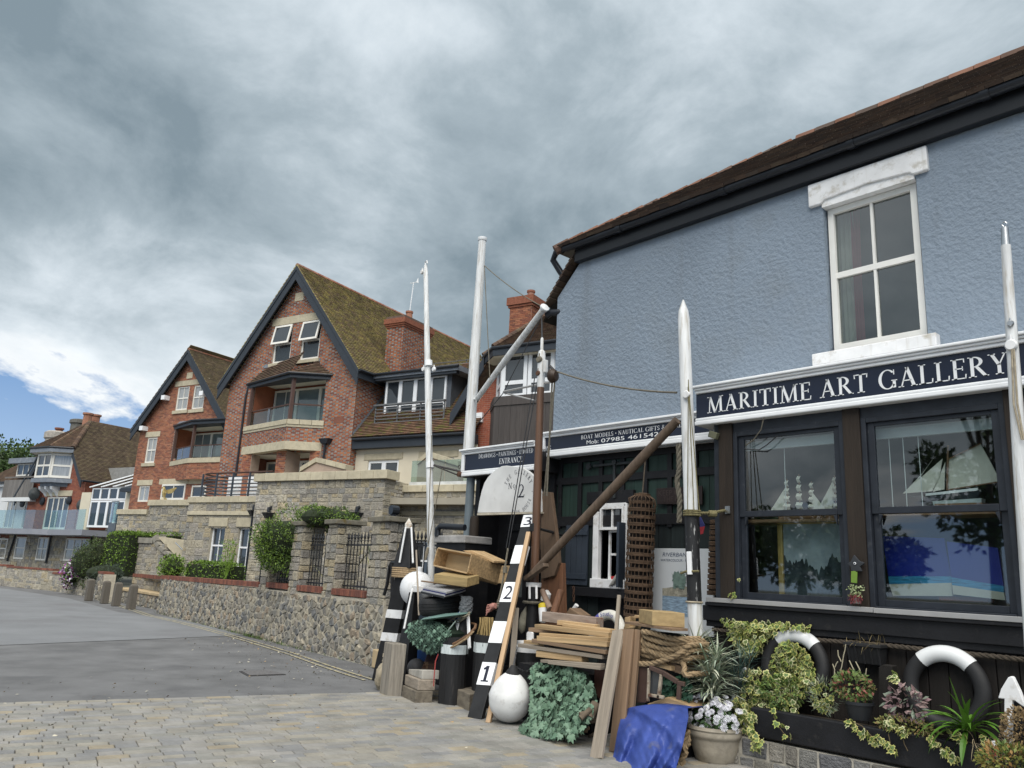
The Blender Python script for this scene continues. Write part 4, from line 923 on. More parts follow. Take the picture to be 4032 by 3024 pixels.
for z0,z1,g_ in((12.0,12.1,.05),(12.1,12.42,.1)):MB().hexa([W(cE-.46-g_,z0,cM+.41+g_),W(cE+.56+g_,z0,cM+.41+g_),W(cE+.56+g_,z0,cM-.6-g_),W(cE-.46-g_,z0,cM-.6-g_)],[W(cE-.46-g_,z1,cM+.41+g_),W(cE+.56+g_,z1,cM+.41+g_),W(cE+.56+g_,z1,cM-.6-g_),W(cE-.46-g_,z1,cM-.6-g_)]).obj('chimney_course',MATS['chimney_brick'],he)
MB().lathe(W(cE-.1,12.42,cM-.1),[(.17,0),(.15,.1),(.14,.3),(.17,.32),(.17,.4),(.12,.4)],14).obj('chimney_pot',tileT,he,smooth=True)
MB().hexa([W(15.55,6.95,ke),W(15.85,6.95,ke),W(15.85,6.95,ke+.1),W(15.55,6.95,ke+.1)],[W(15.55,7.3,ke),W(15.85,7.3,ke),W(15.85,7.3,ke+.1),W(15.55,7.3,ke+.1)]).obj('alarm_box',cw,he)
# ---------------------------------------------------------------- smaller gabled house
k3=-28.3;h3=T('gabled_house','orange brick gabled house with corner balcony above stone terrace wall','house',W(38.3,0,k3));P3=Hpl(k3)
ws=[holepx(P3,'a',(1555,1160),(1625,1355)),holepx(P3,'a',(1695,1150),(1765,1345))]
wl=holepx(P3,'b',(1290,275),(1340,490));g1=holepx(P3,'b',(1215,695),(1285,830));
bal=(34.4,38.9,7.0,8.75)
brickwall(h3,P3,[(34.4,3.6),(42.0,3.6),(42.0,9.0),(38.3,12.85),(34.4,9.0)],ws+[wl,g1,bal],'stretcher',300,mats=(brickO,brickG))
for q in ws:window(h3,P3,q[0],q[1],q[2],q[3],2,2,w=-.03,fw=.07,bar_=.03,glass=MATS['pane_curtain']);pbox(h3,'sill',P3,q[0]-.15,q[1]+.15,q[2]-.2,q[2]-.02,-.1,.08,ST)
for q in(wl,g1):
 window(h3,P3,q[0],q[1],q[2],q[3],2,2 if q is wl else 1,w=-.03,fw=.07,bar_=.03,glass=MATS['pane_curtain']);pbox(h3,'lintel',P3,q[0]-.2,q[1]+.22,q[3]+.04,q[3]+.34,-.03,.03,ST)
pbox(h3,'sill',P3,wl[0]-.15,wl[1]+.15,wl[2]-.2,wl[2]-.02,-.1,.08,ST)
u0,u1=ws[1][0]-.2,ws[0][1]+.3;zt=ws[0][3];pbox(h3,'lintel',P3,u0,u1,zt+.03,zt+.33,-.03,.03,ST);pbox(h3,'date_stone',P3,38.05,38.55,11.55,11.9,-.03,.02,ST)
loggia_box(h3,P3,bal,1.4,ceilm,3,1)
L3,C3,R3=W(38.9,0,k3),W(36.4,0,k3+.75),W(33.4,0,k3+.5)
def prow3(z0,z1,mat,g_=0.,nm='balcony_front'):MB().prism([zz(L3+HE*g_,z0),zz(C3+HM*g_,z0),zz(R3+HM*g_,z0),zz(W(33.4,0,k3),z0)],(0,0,z1-z0)).obj(nm,mat,h3)
prow3(5.75,6.6,mort);prow3(6.6,6.85,ST,.06,'coping_stone');prow3(5.45,5.75,ST,.02,'stone_band')if False else None
for a,b_ in((L3,C3),(C3,R3)):
 U=(b_-a).normalized();n=V((U.y,-U.x,0));n=n if n.dot(HM)>0 else-n;ln=(b_-a).length;pw=Pl(zz(a,0),U,(0,0,1),n)
 A_,B_=brick_items(pw,[(0,5.75),(ln,5.75),(ln,6.6),(0,6.6)]);pieces(h3,'brick',A_,brickO,60,'box','brickwork')
 pbox(h3,'balustrade_pane',pw,.1,ln-.05,6.92,7.5,-.12,-.11,MATS['balcony_glass']);pbox(h3,'handrail',pw,0,ln,7.52,7.57,-.15,-.09,MATS['handrail'])
 for f in(.06,ln*.5,ln-.04):pbox(h3,'baluster',pw,f-.02,f+.02,6.85,7.52,-.14,-.08,MATS['steel'])
for p in(L3-HE*.15,C3-HM*.12):MB().box2((p.x-.07,p.y-.07,6.85),(p.x+.07,p.y+.07,8.7)).obj('column',MATS['post_brown'],h3)
prow3(8.66,8.84,barge,.12,'eaves_board');MB().tube([zz(L3+HE*.15,8.86),zz(C3+HM*.15,8.86),zz(R3+HM*.15,8.86)],.06,8).obj('gutter',MATS['gutter_black'],h3)
MB().add([zz(L3+HE*.1,8.85),zz(C3+HM*.12,8.85),zz(R3,8.85),W(33.6,9.1,k3),W(38.6,9.1,k3)],[(0,1,4),(1,2,3,4)]).obj('porch_roof',LEAD,h3)
# ground floor windows and lintels on the splayed front
gfl=mt('lintel_buff',(.46,.41,.30),.8,.08)
for tl,br,lt_ in(((1420,680),(1605,815),((1395,635),(1640,675))),((1680,690),(1790,800),((1650,640),(1760,675)))):
 pp=Hpl(k3,.3);q=holepx(pp,'b',tl,br);window(h3,pp,q[0],q[1],q[2],q[3],2 if tl[0]<1600 else 1,1,w=.05,fw=.09,bar_=.05,glass=MATS['pane']);q=holepx(pp,'b',*lt_);pbox(h3,'lintel',pp,q[0],q[1],q[2],q[3],-.02,.04,ST)
mbx=MB().prism([W(39.0,3.6,k3),W(38.6,3.6,k3+.3),W(33.4,3.6,k3+.3),W(33.4,3.6,k3)],(0,0,2.15));mbx.obj('ground_front',mort,h3);A_,B_=brick_items(Hpl(k3,.3),[(33.4,3.6),(38.6,3.6),(38.6,5.75),(33.4,5.75)]);pieces(h3,'brick',A_,brickO,80,'box','brickwork')
kf3=k3+.36;r3,z3,s3,e3=38.3,13.2,4.1,8.75
roofslope(h3,[W(r3-s3,e3,kf3),W(r3-s3,e3,k3-8),W(r3,z3,k3-8),W(r3,z3,kf3)],mt('tile_olive',rough=.9,var=.3,scale=2,pal=[(.14,.105,.065),(.12,.09,.06),(.16,.125,.07),(.13,.105,.06)]),200,.11,.2)
roofslope(h3,[W(r3+s3,e3,k3-8),W(r3+s3,e3,kf3),W(r3,z3,kf3),W(r3,z3,k3-8)],MATS['tile_olive'],20,.3,.4);ridge(h3,W(r3,z3,kf3),W(r3,z3,k3-8),tileT)
for s in(-1,1):
 bargeboard(h3,(r3,z3-.04),(r3+s*(s3-.03),e3),.62,.05,kf3-.06,kf3-.01);bargeboard(h3,(r3,z3-.02),(r3+s*s3,e3+.02),.2,.05,kf3-.012,kf3+.02)
 for f in(.42,.8):E_,z_=r3+s*s3*f,z3-(z3-e3)*f;MB().hexa([W(E_-.15-s*.1,z_-.95,k3),W(E_+.15-s*.1,z_-.95,k3),W(E_+.15-s*.1,z_-.95,kf3),W(E_-.15-s*.1,z_-.95,kf3)],[W(E_-.15-s*.1,z_-.7,k3),W(E_+.15-s*.1,z_-.7,k3),W(E_+.15-s*.1,z_-.7,kf3),W(E_-.15-s*.1,z_-.7,kf3)]).obj('purlin_end',cw,h3)
MB().quad(W(42.0,3.6,k3),W(42.0,3.6,k3-8),W(42.0,9.0,k3-8),W(42.0,9.0,k3)).obj('side_wall',mort,h3)
# ================================================================== terraces, garden walls
stoneU=mt('stone_buff',rough=.9,var=.28,scale=3,bump=.6,bscale=7,bdist=.2,pal=[(.38,.345,.27),(.42,.375,.29),(.335,.31,.26),(.43,.385,.295),(.35,.32,.275),(.285,.275,.25),(.42,.355,.24),(.38,.355,.31),(.27,.25,.22)])
stoneL=mt('stone_rubble',rough=.9,var=.3,scale=14,bump=.5,bscale=60,bdist=.01,pal=[(.24,.22,.18),(.185,.178,.158),(.29,.262,.205),(.13,.13,.128),(.26,.235,.19),(.215,.195,.165),(.32,.285,.22),(.16,.15,.132),(.27,.22,.165),(.235,.225,.205)])
mortS=mt('mortar_stone',(.44,.40,.32),.95,.2,10,.5,50)
copB=mt('brick_coping',rough=.9,var=.25,scale=2,pal=[(.20,.075,.05),(.17,.065,.045),(.24,.095,.06),(.145,.06,.045)])
def stonewall(name,label,pl,poly,holes=(),near=300,thick=.4,cope=None,cat='wall',**kw):
 c=pl.at(sum(p[0]for p in poly)/len(poly),0,-.1);t=T(name,label,cat,V((c.x,c.y,0)))
 mb=MB();wallface(mb,pl,poly,holes,-.003,.2);us=[p[0]for p in poly];z1=max(p[1]for p in poly);z0=min(p[1]for p in poly)
 for u in(min(us),max(us)):zt=z1;mb.quad(pl.at(u,z0,-.015),pl.at(u,zt,-.015),pl.at(u,zt,-thick),pl.at(u,z0,-thick))
 mb.obj('core',mortS,t);pieces(t,'stone',stone_items(pl,poly,holes,**kw),stoneU,near,'stone','stonework')
 if cope:
  u0,u1,zc,h,ov,ln=cope;n=max(1,round((u1-u0)/ln))
  for i in range(n):pbox(t,'coping_stone',pl,u0+(u1-u0)*i/n+.004,u0+(u1-u0)*(i+1)/n-.004,zc,zc+h+R.uniform(-.004,.004),-thick-.05,ov,ST,.012)
 return t
def terrace(pts,z,th=.2):
 o=MB().prism([V((p.x,p.y,z-th))for p in pts],(0,0,th)).obj('terrace',mt('terrace_paving',(.32,.29,.23),.9,.1,2),org=(pts[0].x,pts[0].y,z-th));struct(o)
kA,kB,kC,kD=-20.4,-19.9,-20.9,-22.0
terrace([W(31.2,0,kD-.3),W(28.2,0,kD-.3),W(26.4,0,kA-.5),W(16.6,0,kB-.3),W(5,0,kC-.2),W(5,0,-33),W(42,0,-33),W(42,0,-28.5),W(31.6,0,-26)],3.85)
terrace([W(33.0,0,kD-.4),W(31.25,0,kD-.4),W(31.65,0,-26.1),W(37,0,-28),W(36,0,-25.5)],3.5)
PA=Hpl(kA);wa=holepx(PA,'d',(285,840),(385,1140));wb=holepx(PA,'d',(510,838),(622,1185));wb=(wb[0],wb[1],wa[2]-.1,wa[3]);
wa=(24.32,25.1,1.5,2.84);wb=(22.75,23.6,1.42,2.84)
tA=stonewall('terrace_wall','stone terrace wall with two white sash windows',PA,[(22.3,.9),(26.55,.9),(26.55,3.75),(22.3,3.75)],[wa,wb],300,.5,(22.3,26.6,3.75,.22,.06,.5))
pbox(tA,'string_course',PA,22.3,26.5,3.28,3.42,-.02,.07,ST,.01)
for q in(wa,wb):window(tA,PA,q[0],q[1],q[2],q[3],2,2,w=-.1,fw=.06,mat=MATS['white_gloss'],bar_=.028);pbox(tA,'lintel',PA,q[0]-.12,q[1]+.12,q[3]+.02,q[3]+.34,-.02,.05,ST,.01);pbox(tA,'sill',PA,q[0]-.06,q[1]+.06,q[2]-.12,q[2]-.01,-.1,.06,MATS['white_gloss'])
PBw=Hpl(kB);tB=stonewall('terrace_wall','tall plain stone terrace wall with thick coping below the gabled house',PBw,[(16.55,.8),(22.35,.8),(22.35,4.42),(16.55,4.42)],[],300,.5,(16.4,22.45,4.42,.28,.12,.55))
PBs=Epl(16.55);pieces(tB,'stone',stone_items(Pl(PBs.O,PBs.U,PBs.V,PBs.N),[(kB-1.2,.8),(kB,.8),(kB,4.42),(kB-1.2,4.42)]),stoneU,60,'stone','stonework')
PCw=Hpl(kC);tC=stonewall('terrace_wall','stone terrace wall carrying a clear glass balustrade beside the gallery',PCw,[(6,.8),(16.9,.8),(16.9,4.1),(6,4.1)],[(15.2,16.1,1.3,2.55)],300,.5,(6,16.95,4.1,.22,.1,.6))
pbox(tC,'string_course',PCw,6,16.9,3.35,3.48,-.02,.06,ST,.01);window(tC,PCw,15.2,16.1,1.3,2.55,2,2,w=-.1,fw=.06,mat=MATS['white_gloss']);pbox(tC,'lintel',PCw,15.1,16.5,2.57,2.85,-.02,.05,ST,.01)
gbz=T('glass_balustrade','clear glass balustrade on stone terrace wall beside the gallery','balustrade',W(14,4.32,kC-.1))
pbox(gbz,'base_channel',PCw,8,16.4,4.32,4.44,-.16,-.06,mt('alu_white',(.55,.56,.55),.4),0)
for i in range(6):pbox(gbz,'pane',PCw,16.4-(i+1)*1.35,16.4-i*1.35-.02,4.44,5.15,-.12,-.105,MATS['balcony_glass'])
# gable-topped parapets on the terrace
for(c0,c1,c2),kk in(((('d',1070,350),('d',1210,265),('d',1470,330)),kB-1.2),((('d',2090,290),('d',2180,215),('d',2450,300)),kC-1.0)):
 q=[hM(x_,kk)for x_ in(c0,c1,c2)];t=T('parapet_wall','sloping stone-coped parapet rising above the terrace coping' if kk==kB-1.2 else 'stone-coped parapet behind the glass balustrade','wall',V((q[1].x,q[1].y,3.85)))
 MB().prism([V((q[0].x,q[0].y,3.8)),q[0],q[1],q[2],V((q[2].x,q[2].y,3.8))],-HM*.3).obj('core',mort,t)
 for a,b_ in((q[0],q[1]),(q[1],q[2])):
  n=max(1,round((b_-a).length/.5))
  for i in range(n):MB().prism([a.lerp(b_,i/n)+HM*.06,a.lerp(b_,(i+.98)/n)+HM*.06,a.lerp(b_,(i+.98)/n)+HM*.06+V((0,0,.17)),a.lerp(b_,i/n)+HM*.06+V((0,0,.17))],-HM*.42).obj('coping_stone',ST,t)
  # rail of the left terrace
rl=T('terrace_railing','dark horizontal metal railing on the stone terrace coping','railing',W(24.5,3.97,kA));mrl=mt('rail_dark',(.045,.055,.07),.45,.15)
arcp=[W(22.35,0,kA-.15),W(25.9,0,kA-.15),W(26.25,0,kA-.35),W(26.4,0,kA-.8),W(26.3,0,kA-1.6)]
for i in range(6):MB().tube([zz(p,4.06+i*.135)for p in arcp],.022,6).obj('rail',mrl,rl)
MB().tube([zz(p,4.88)for p in arcp],.035,6).obj('handrail',MATS['handrail'],rl)
for f in(22.6,23.5,24.4,25.3,26.1):p=W(f,0,kA-.13);MB().box2((p.x-.03,p.y-.03,3.97),(p.x+.03,p.y+.03,4.86)).obj('rail_post',mrl,rl)
for f in(22.5,23.55,24.6):tag(pbox(None,'sun_lounger_back',Hpl(kA-.7),f,f+.72,3.9,4.75,-.03,.0,MATS['white_gloss']),'white panel standing behind the dark terrace railing','screen','white panels on the terrace')if False else None
for f in(22.45,23.5,24.6):
 t=T('terrace_screen','white slatted screen standing behind the dark terrace railing','screen',W(f+.36,3.85,kA-.7),'white screens on the terrace')
 for i in range(6):pbox(t,'slat',Hpl(kA-.7),f,f+.74,3.93+i*.15,4.06+i*.15,-.03,.0,MATS['white_gloss'])
PDw=Hpl(kD);tD=stonewall('terrace_wall','long stone terrace wall below the orange brick house',PDw,[(26.2,.8),(33.3,.8),(33.3,3.42),(26.2,3.42)],[],300,.5,(31.25,33.35,3.42,.22,.08,.45),hmin=.12,hmax=.3)
tD2=stonewall('terrace_wall','raised stone parapet with buff coping under the gold bird statue',PDw,[(28.3,3.42),(31.2,3.42),(31.2,3.8),(28.3,3.8)],[],60,.5,(28.25,31.25,3.8,.24,.08,.5))
sp=Epl(33.3);
for i in range(4):
 a=W(33.3,0,kD)if i==0 else q_;ang=i*.35;q_=a+(HE*sin(.3+ang)*.9-HM*cos(.3+ang)*.9)*1.0;U=(q_-a).normalized();n=V((-U.y,U.x,0));n=n if n.dot(HE)>0 else-n;plq=Pl(zz(a,0),U,(0,0,1),n);ln=(q_-a).length
 MB().quad(plq.at(0,.8),plq.at(ln,.8),plq.at(ln,3.64),plq.at(0,3.64)).obj('core',mortS,tD);pieces(tD,'stone',stone_items(plq,[(0,.8),(ln,.8),(ln,3.42),(0,3.42)]),stoneU,0,'stone','stonework');pbox(tD,'coping_stone',plq,0,ln,3.42,3.64,-.4,.07,ST)
 # curved stair pier
PV=Hpl(-20.6);tv0,tv1=PV.px(('r',890,1180)),PV.px(('r',1125,1180))
tP=stonewall('stair_pier','stone pier with swept coping beside the garden steps',PV,[(tv1[0]-.75,.5),(tv0[0],.5),(tv0[0],tv0[1]-.22),(tv1[0]-.75,tv0[1]-.22)],[],120,1.0,None,'pier')
pbox(tP,'cap',PV,tv1[0]-.05,tv0[0]+.06,tv0[1]-.22,tv0[1],-1.0,.07,mt('cap_grey',(.24,.225,.19),.9,.25,5),.012)
cpx=[(1125,1185),(1150,1290),(1200,1370),(1290,1450),(1400,1530),(1470,1600)];cw_=[PV.px(('r',*p))for p in cpx]
for i in range(5):a,b_=cw_[i],cw_[i+1];MB().prism([PV.at(a[0],a[1]+.02,.06),PV.at(b_[0],b_[1]+.02,.06),PV.at(b_[0]-.14,b_[1]+.14,.06),PV.at(a[0]-.16,a[1]+.1,.06)],-HM*.5).obj('coping_stone',MATS['cap_grey'],tP)
MB().prism([PV.at(cw_[0][0]-.1,cw_[0][1]+.05,-.1),PV.at(cw_[5][0]-.2,cw_[5][1]+.1,-.1),PV.at(cw_[5][0]-1.0,cw_[5][1],-.1),PV.at(cw_[5][0]-.9,cw_[0][1]-.1,-.1)],-HM*.4).obj('stair_wall',ST,tP)
MB().tube([PV.px(('r',1510,1270))and hM(('r',1510,1270),-20.5),hM(('r',1690,1450),-20.5)],.025,6).obj('handrail',MATS['steel'],tP)
# gold bird statue
eb=hM(('r',1290,535),kD-.2);t=T('bird_statue','gold statue of a bird of prey with wings raised on terrace coping','statue',eb);gold=mt('gold',(.42,.33,.14),.45,.2,8,metal=.3);Z=V((0,0,1))
bc=eb+Z*.45;body=MB();body.lathe(eb,[(.22,0),(.2,.1),(.12,.2),(.08,.3)],12);body.obj('pedestal',ST,t)
bb=MB();bb.tube([bc-Z*.2-HE*.12,bc-Z*.02-HE*.04,bc+Z*.22,bc+Z*.42+HE*.03,bc+Z*.55+HE*.1,bc+Z*.58+HE*.22],[.05,.14,.17,.11,.075,.07],10);bb.tube([bc+Z*.58+HE*.22,bc+Z*.54+HE*.34,bc+Z*.46+HE*.40],[.07,.045,.01],8);bb.obj('body',gold,t,smooth=True)
for sgn,tipz in((-1,.55),(1,.75)):
 wg_=MB();base=bc+Z*.35-HE*.05+HM*.08*sgn
 for i in range(7):f=i/6;tip=base-HE*(.35+.75*(1-f*.5))*(1 if sgn<0 else.3)+Z*(tipz-.75*f)*(.45)+HM*sgn*.15;wg_.prism([base-HE*.06*i-Z*.03*i,tip,tip-Z*.1+HE*.03,base-HE*.06*i-Z*(.03*i+.09)],HM*.03)
 wg_.obj('wing',gold,t)
tl_=MB();[tl_.prism([bc-Z*.15-HE*.1,bc-Z*(.33+.04*i)-HE*(.5-.05*i),bc-Z*(.38+.04*i)-HE*(.42-.05*i)],HM*.05)for i in range(3)];tl_.obj('tail',gold,t)
t.scale=(.55,.55,.55)
# ---------------------------------------------------------------- lower rubble wall with brick coping
WA,WB=V((11.85,-7.88,0)),V((25.8,-9.02,0));wU=(WB-WA).normalized();wN=V((-wU.y,wU.x,0));PWL=Pl(WA,wU,(0,0,1),wN);WL=(WB-WA).length
def rubble(par,pl,u0,u1,z0,z1,sx,sz,near,rr,mat=None,square=0.):
 nx,nz=int((u1-u0)/sx)+3,int((z1-z0)/sz)+3;pts={}
 for i in range(-1,nx):
  for j in range(-1,nz):pts[i,j]=(u0+(i+.5+(j%2)*.5+rr.uniform(-.46,.46)*(1-square))*sx,z0+(j+.5+rr.uniform(-.46,.46)*(1-square))*sz)
 L_=[]
 for(i,j),p in pts.items():
  if not(u0-.02<p[0]<u1+.02 and z0-.02<p[1]<z1+.02):continue
  poly=[(p[0]-sx*1.3,p[1]-sz*1.3),(p[0]+sx*1.3,p[1]-sz*1.3),(p[0]+sx*1.3,p[1]+sz*1.3),(p[0]-sx*1.3,p[1]+sz*1.3)]
  for a in range(-2,3):
   for b in range(-2,3):
    q=pts.get((i+a,j+b))
    if(a or b)and q:
     mx_,mz_=(p[0]+q[0])/2,(p[1]+q[1])/2;dx,dz=(q[0]-p[0])/sx,(q[1]-p[1])/sz;dx,dz=dx/sx,dz/sz;out=[]
     for k in range(len(poly)):
      s_,e_=poly[k],poly[(k+1)%len(poly)];ds=(s_[0]-mx_)*dx+(s_[1]-mz_)*dz;de=(e_[0]-mx_)*dx+(e_[1]-mz_)*dz
      if ds<=0:out.append(s_)
      if ds*de<0:f=ds/(ds-de);out.append((s_[0]+(e_[0]-s_[0])*f,s_[1]+(e_[1]-s_[1])*f))
     poly=out
     if len(poly)<3:break
   if len(poly)<3:break
  if len(poly)<3:continue
  for ax,bv,kp in((0,u0,1),(0,u1,-1),(1,z0,1),(1,z1,-1)):poly=clip(poly,ax,bv,kp)if len(poly)>=3 else poly
  if len(poly)<3:continue
  c=(sum(a[0]for a in poly)/len(poly),sum(a[1]for a in poly)/len(poly));L_.append((c,poly))
 L_.sort(key=lambda q:(pl.at(*q[0])-EYEP).length);rest=MB();first=True
 for n_,(c,poly)in enumerate(L_):
  d=rr.uniform(.015,.042);k=len(poly)
  P0=[pl.at(c[0]+(x-c[0])*.93,c[1]+(y-c[1])*.93,-.04)for x,y in poly];P1=[pl.at(c[0]+(x-c[0])*.88,c[1]+(y-c[1])*.90,d*.3)for x,y in poly];P2_=[pl.at(c[0]+(x-c[0])*.62,c[1]+(y-c[1])*.62,d+rr.uniform(-.012,.008))for x,y in poly]
  mb=MB()if n_<near else rest
  mb.add(P0+P1+P2_,[(i,(i+1)%k,k+(i+1)%k,k+i)for i in range(k)]+[(k+i,k+(i+1)%k,2*k+(i+1)%k,2*k+i)for i in range(k)]+[tuple(range(2*k,3*k))])
  if n_<near:mb.obj('stone',mat or stoneL,par,smooth=False)
 if rest.v:o=rest.obj('stonework',mat or stoneL,par);o['kind']='stuff'
rw=T('garden_wall','long random rubble garden wall with red brick coping along the road','wall',(18.8,-8.4,0));rr=random.Random(5)
MB().hexa([PWL.at(0,-.05,.008),PWL.at(WL,-.05,.008),PWL.at(WL,-.05,-.45),PWL.at(0,-.05,-.45)],[PWL.at(0,1.09,.008),PWL.at(WL,1.0,.008),PWL.at(WL,1.0,-.45),PWL.at(0,1.09,-.45)]).obj('core',mortS,rw)
rubble(rw,PWL,0,WL,0,1.04,.155,.135,300,rr)
def cope_run(par,pl,u0,u1,z0,z1,ww=.30):
 u=u0;its=[]
 while u<u1-.03:
  zc=z0+(z1-z0)*(u-u0)/(u1-u0);its.append((pl.at(u+.035,zc+.055,-ww/2+.03),pl.U*.064,pl.V*.112,pl.N*ww));u+=.075
 pieces(par,'coping_brick',its,copB,300,'box','coping_bricks')
for u0,u1 in((.7,2.05),(2.5,3.72),(4.2,5.4),(5.85,WL)):cope_run(rw,PWL,u0,u1,1.10 if u0<5 else 1.08,1.1 if u0<5 else 1.0)
for u0,u1 in((0.02,.65),(2.07,2.48),(3.74,4.17),(5.42,5.82)):
 t=T('gate_pier' if u0<.1 else 'wall_pier',{0:'squared stone pier with slab cap beside the blue gate',2:'squared stone pier with slab cap between the two flax plants',3:'squared stone pier between the round shrub and the sparse flax plant',5:'squared stone pier overgrown by the round evergreen shrub'}[int(u0)],'pier',PWL.at((u0+u1)/2,.95,-.2),'stone piers along the garden wall')
 hgt=2.42;zb=1.0
 MB().hexa([PWL.at(u0+.012,zb,-.012),PWL.at(u1-.012,zb,-.012),PWL.at(u1-.012,zb,-.5),PWL.at(u0+.012,zb,-.5)],[PWL.at(u0+.012,hgt,-.012),PWL.at(u1-.012,hgt,-.012),PWL.at(u1-.012,hgt,-.5),PWL.at(u0+.012,hgt,-.5)]).obj('core',mortS,t)
 sdp=Pl(PWL.at(u0,0,-.5),wN,(0,0,1),-wU)
 pieces(t,'stone',stone_items(PWL,[(u0,zb),(u1,zb),(u1,hgt),(u0,hgt)],hmin=.1,hmax=.17,wmin=.18,wmax=.36,dep=.06)+stone_items(sdp,[(0,zb),(.5,zb),(.5,hgt),(0,hgt)],hmin=.1,hmax=.17,wmin=.18,wmax=.36,dep=.06),stoneU,100,'stone')
 pbox(t,'cap',PWL,u0-.08,u1+.08,hgt,hgt+.09,-.58,.08,mt('cap_moss',(.17,.155,.12),.9,.3,6,.4,30,dirt=((.12,.09,.03),5,.55,.7)),.012)
iron_b=mt('iron_black',(.014,.015,.018),.45,.15)
for u0,u1,nb,w_ in((.7,2.05,10,-.2),(2.5,3.72,9,-.2),(4.2,5.4,9,-.2),(-1.25,.0,10,-.3)):
 t=T('iron_railing',{0:'black spear-topped iron railing before the dense flax plant',2:'black spear-topped iron railing before the sparse flax plant',4:'black spear-topped iron railing under the round evergreen shrub',-1:'black spear-topped iron railing between gate pier and gallery'}[int(u0)],'railing',PWL.at((u0+u1)/2,1.2,w_),'iron railings between the piers')
 for i in range(nb):
  u=u0+(u1-u0)*(i+.5)/nb;b=MB();b.tube([PWL.at(u,1.2,w_),PWL.at(u,2.1,w_)],.011,6);b.lathe(PWL.at(u,2.08,w_),[(.008,0),(.022,.03),(.012,.05),(.026,.09),(.02,.12),(.0,.2)],6);b.obj('bar',iron_b,t)
 for z in(1.27,2.03):MB().bar(PWL.at(u0,z,w_),PWL.at(u1,z,w_),.012,.03).obj('cross_rail',iron_b,t)
 # raised beds behind the wall
bed=MB();bed.add([zz(PWL.at(-.5,0,-.4),.95),zz(PWL.at(WL,0,-.4),.9),W(33,.9,kD),W(26.4,.95,kD+.1),W(22.3,.95,kA),W(16.5,.95,kB),W(8,.95,kC)],[(0,1,2,3,4,5,6)]);o=bed.obj('garden_bed',mt('soil',(.06,.045,.03),.95,.4,8),org=(22,-11,.9));struct(o)
# further walls along the road
RW2=[V((32.4,-9.25,0)),V((36.5,-9.75,0)),V((40.7,-9.5,0)),V((45.1,-8.5,0)),V((52,-5.5,0)),V((60,-1,0))]
w2t=T('roadside_wall','curving stone wall with brick coping along the far road bend','wall',(40,-9.3,0));rr2=random.Random(9)
for i in range(5):
 a,b_=RW2[i],RW2[i+1];U=(b_-a).normalized();n=V((-U.y,U.x,0));n=n if n.y>0 else-n;pl=Pl(a,U,(0,0,1),n);ln=(b_-a).length;zt=(.95,.72,.85,.9,.9)[i]
 MB().hexa([pl.at(0,-.05,.005),pl.at(ln,-.05,.005),pl.at(ln,-.05,-.4),pl.at(0,-.05,-.4)],[pl.at(0,zt,.005),pl.at(ln,zt,.005),pl.at(ln,zt,-.4),pl.at(0,zt,-.4)]).obj('core',mortS,w2t)
 if i<1:rubble(w2t,pl,0,ln,0,zt,.22,.19,100,rr2)
 else:pieces(w2t,'stone',stone_items(pl,[(0,0),(ln,0),(ln,zt),(0,zt)],wmin=.2,wmax=.6),stoneU,80,'stone','stonework')
 if zt>.5:
  u=0;its=[]
  while u<ln:its.append((pl.at(u+.1,zt+.04,-.15),U*.2,V((0,0,.08)),n*.36));u+=.215
  pieces(w2t,'coping_brick',its,copB,30,'box','coping_bricks')
bk=T('setback_wall','low rubble wall with sandstone ledge behind the wooden bollards','wall',(29,-10,0));PK=Pl((25.9,-9.55,0),(1,-.03,0),(0,0,1),(0,1,0))
MB().hexa([PK.at(0,-.05,-.01),PK.at(6.6,-.05,-.01),PK.at(6.6,-.05,-1.2),PK.at(0,-.05,-1.2)],[PK.at(0,.42,-.01),PK.at(6.6,.42,-.01),PK.at(6.6,.42,-1.2),PK.at(0,.42,-1.2)]).obj('core',mortS,bk);rubble(bk,PK,0,6.6,0,.42,.22,.18,120,rr2)
for i in range(6):pbox(bk,'ledge_stone',PK,i*1.1+.005,i*1.1+1.09,.42,.50,-.6,.06,mt('sandstone',(.42,.32,.19),.9,.15,4),.01)
PK2=Pl((25.9,-10.1,0),(1,-.03,0),(0,0,1),(0,1,0));MB().hexa([PK2.at(2.0,.3,-.01),PK2.at(6.6,.3,-.01),PK2.at(6.6,.3,-.4),PK2.at(2.0,.3,-.4)],[PK2.at(2.0,.9,-.01),PK2.at(6.6,.9,-.01),PK2.at(6.6,.9,-.4),PK2.at(2.0,.9,-.4)]).obj('upper_core',mortS,bk)
pieces(bk,'stone',stone_items(PK2,[(2.0,.5),(6.6,.5),(6.6,.9),(2.0,.9)]),stoneU,60,'stone');cope_run(bk,PK2,2.0,6.6,.9,.9)
bwood=mt('bollard_wood',(.13,.115,.095),.9,.35,4,.4,20,stretch=(6,6,.4),dirt=((.05,.045,.04),4,.5,.8))
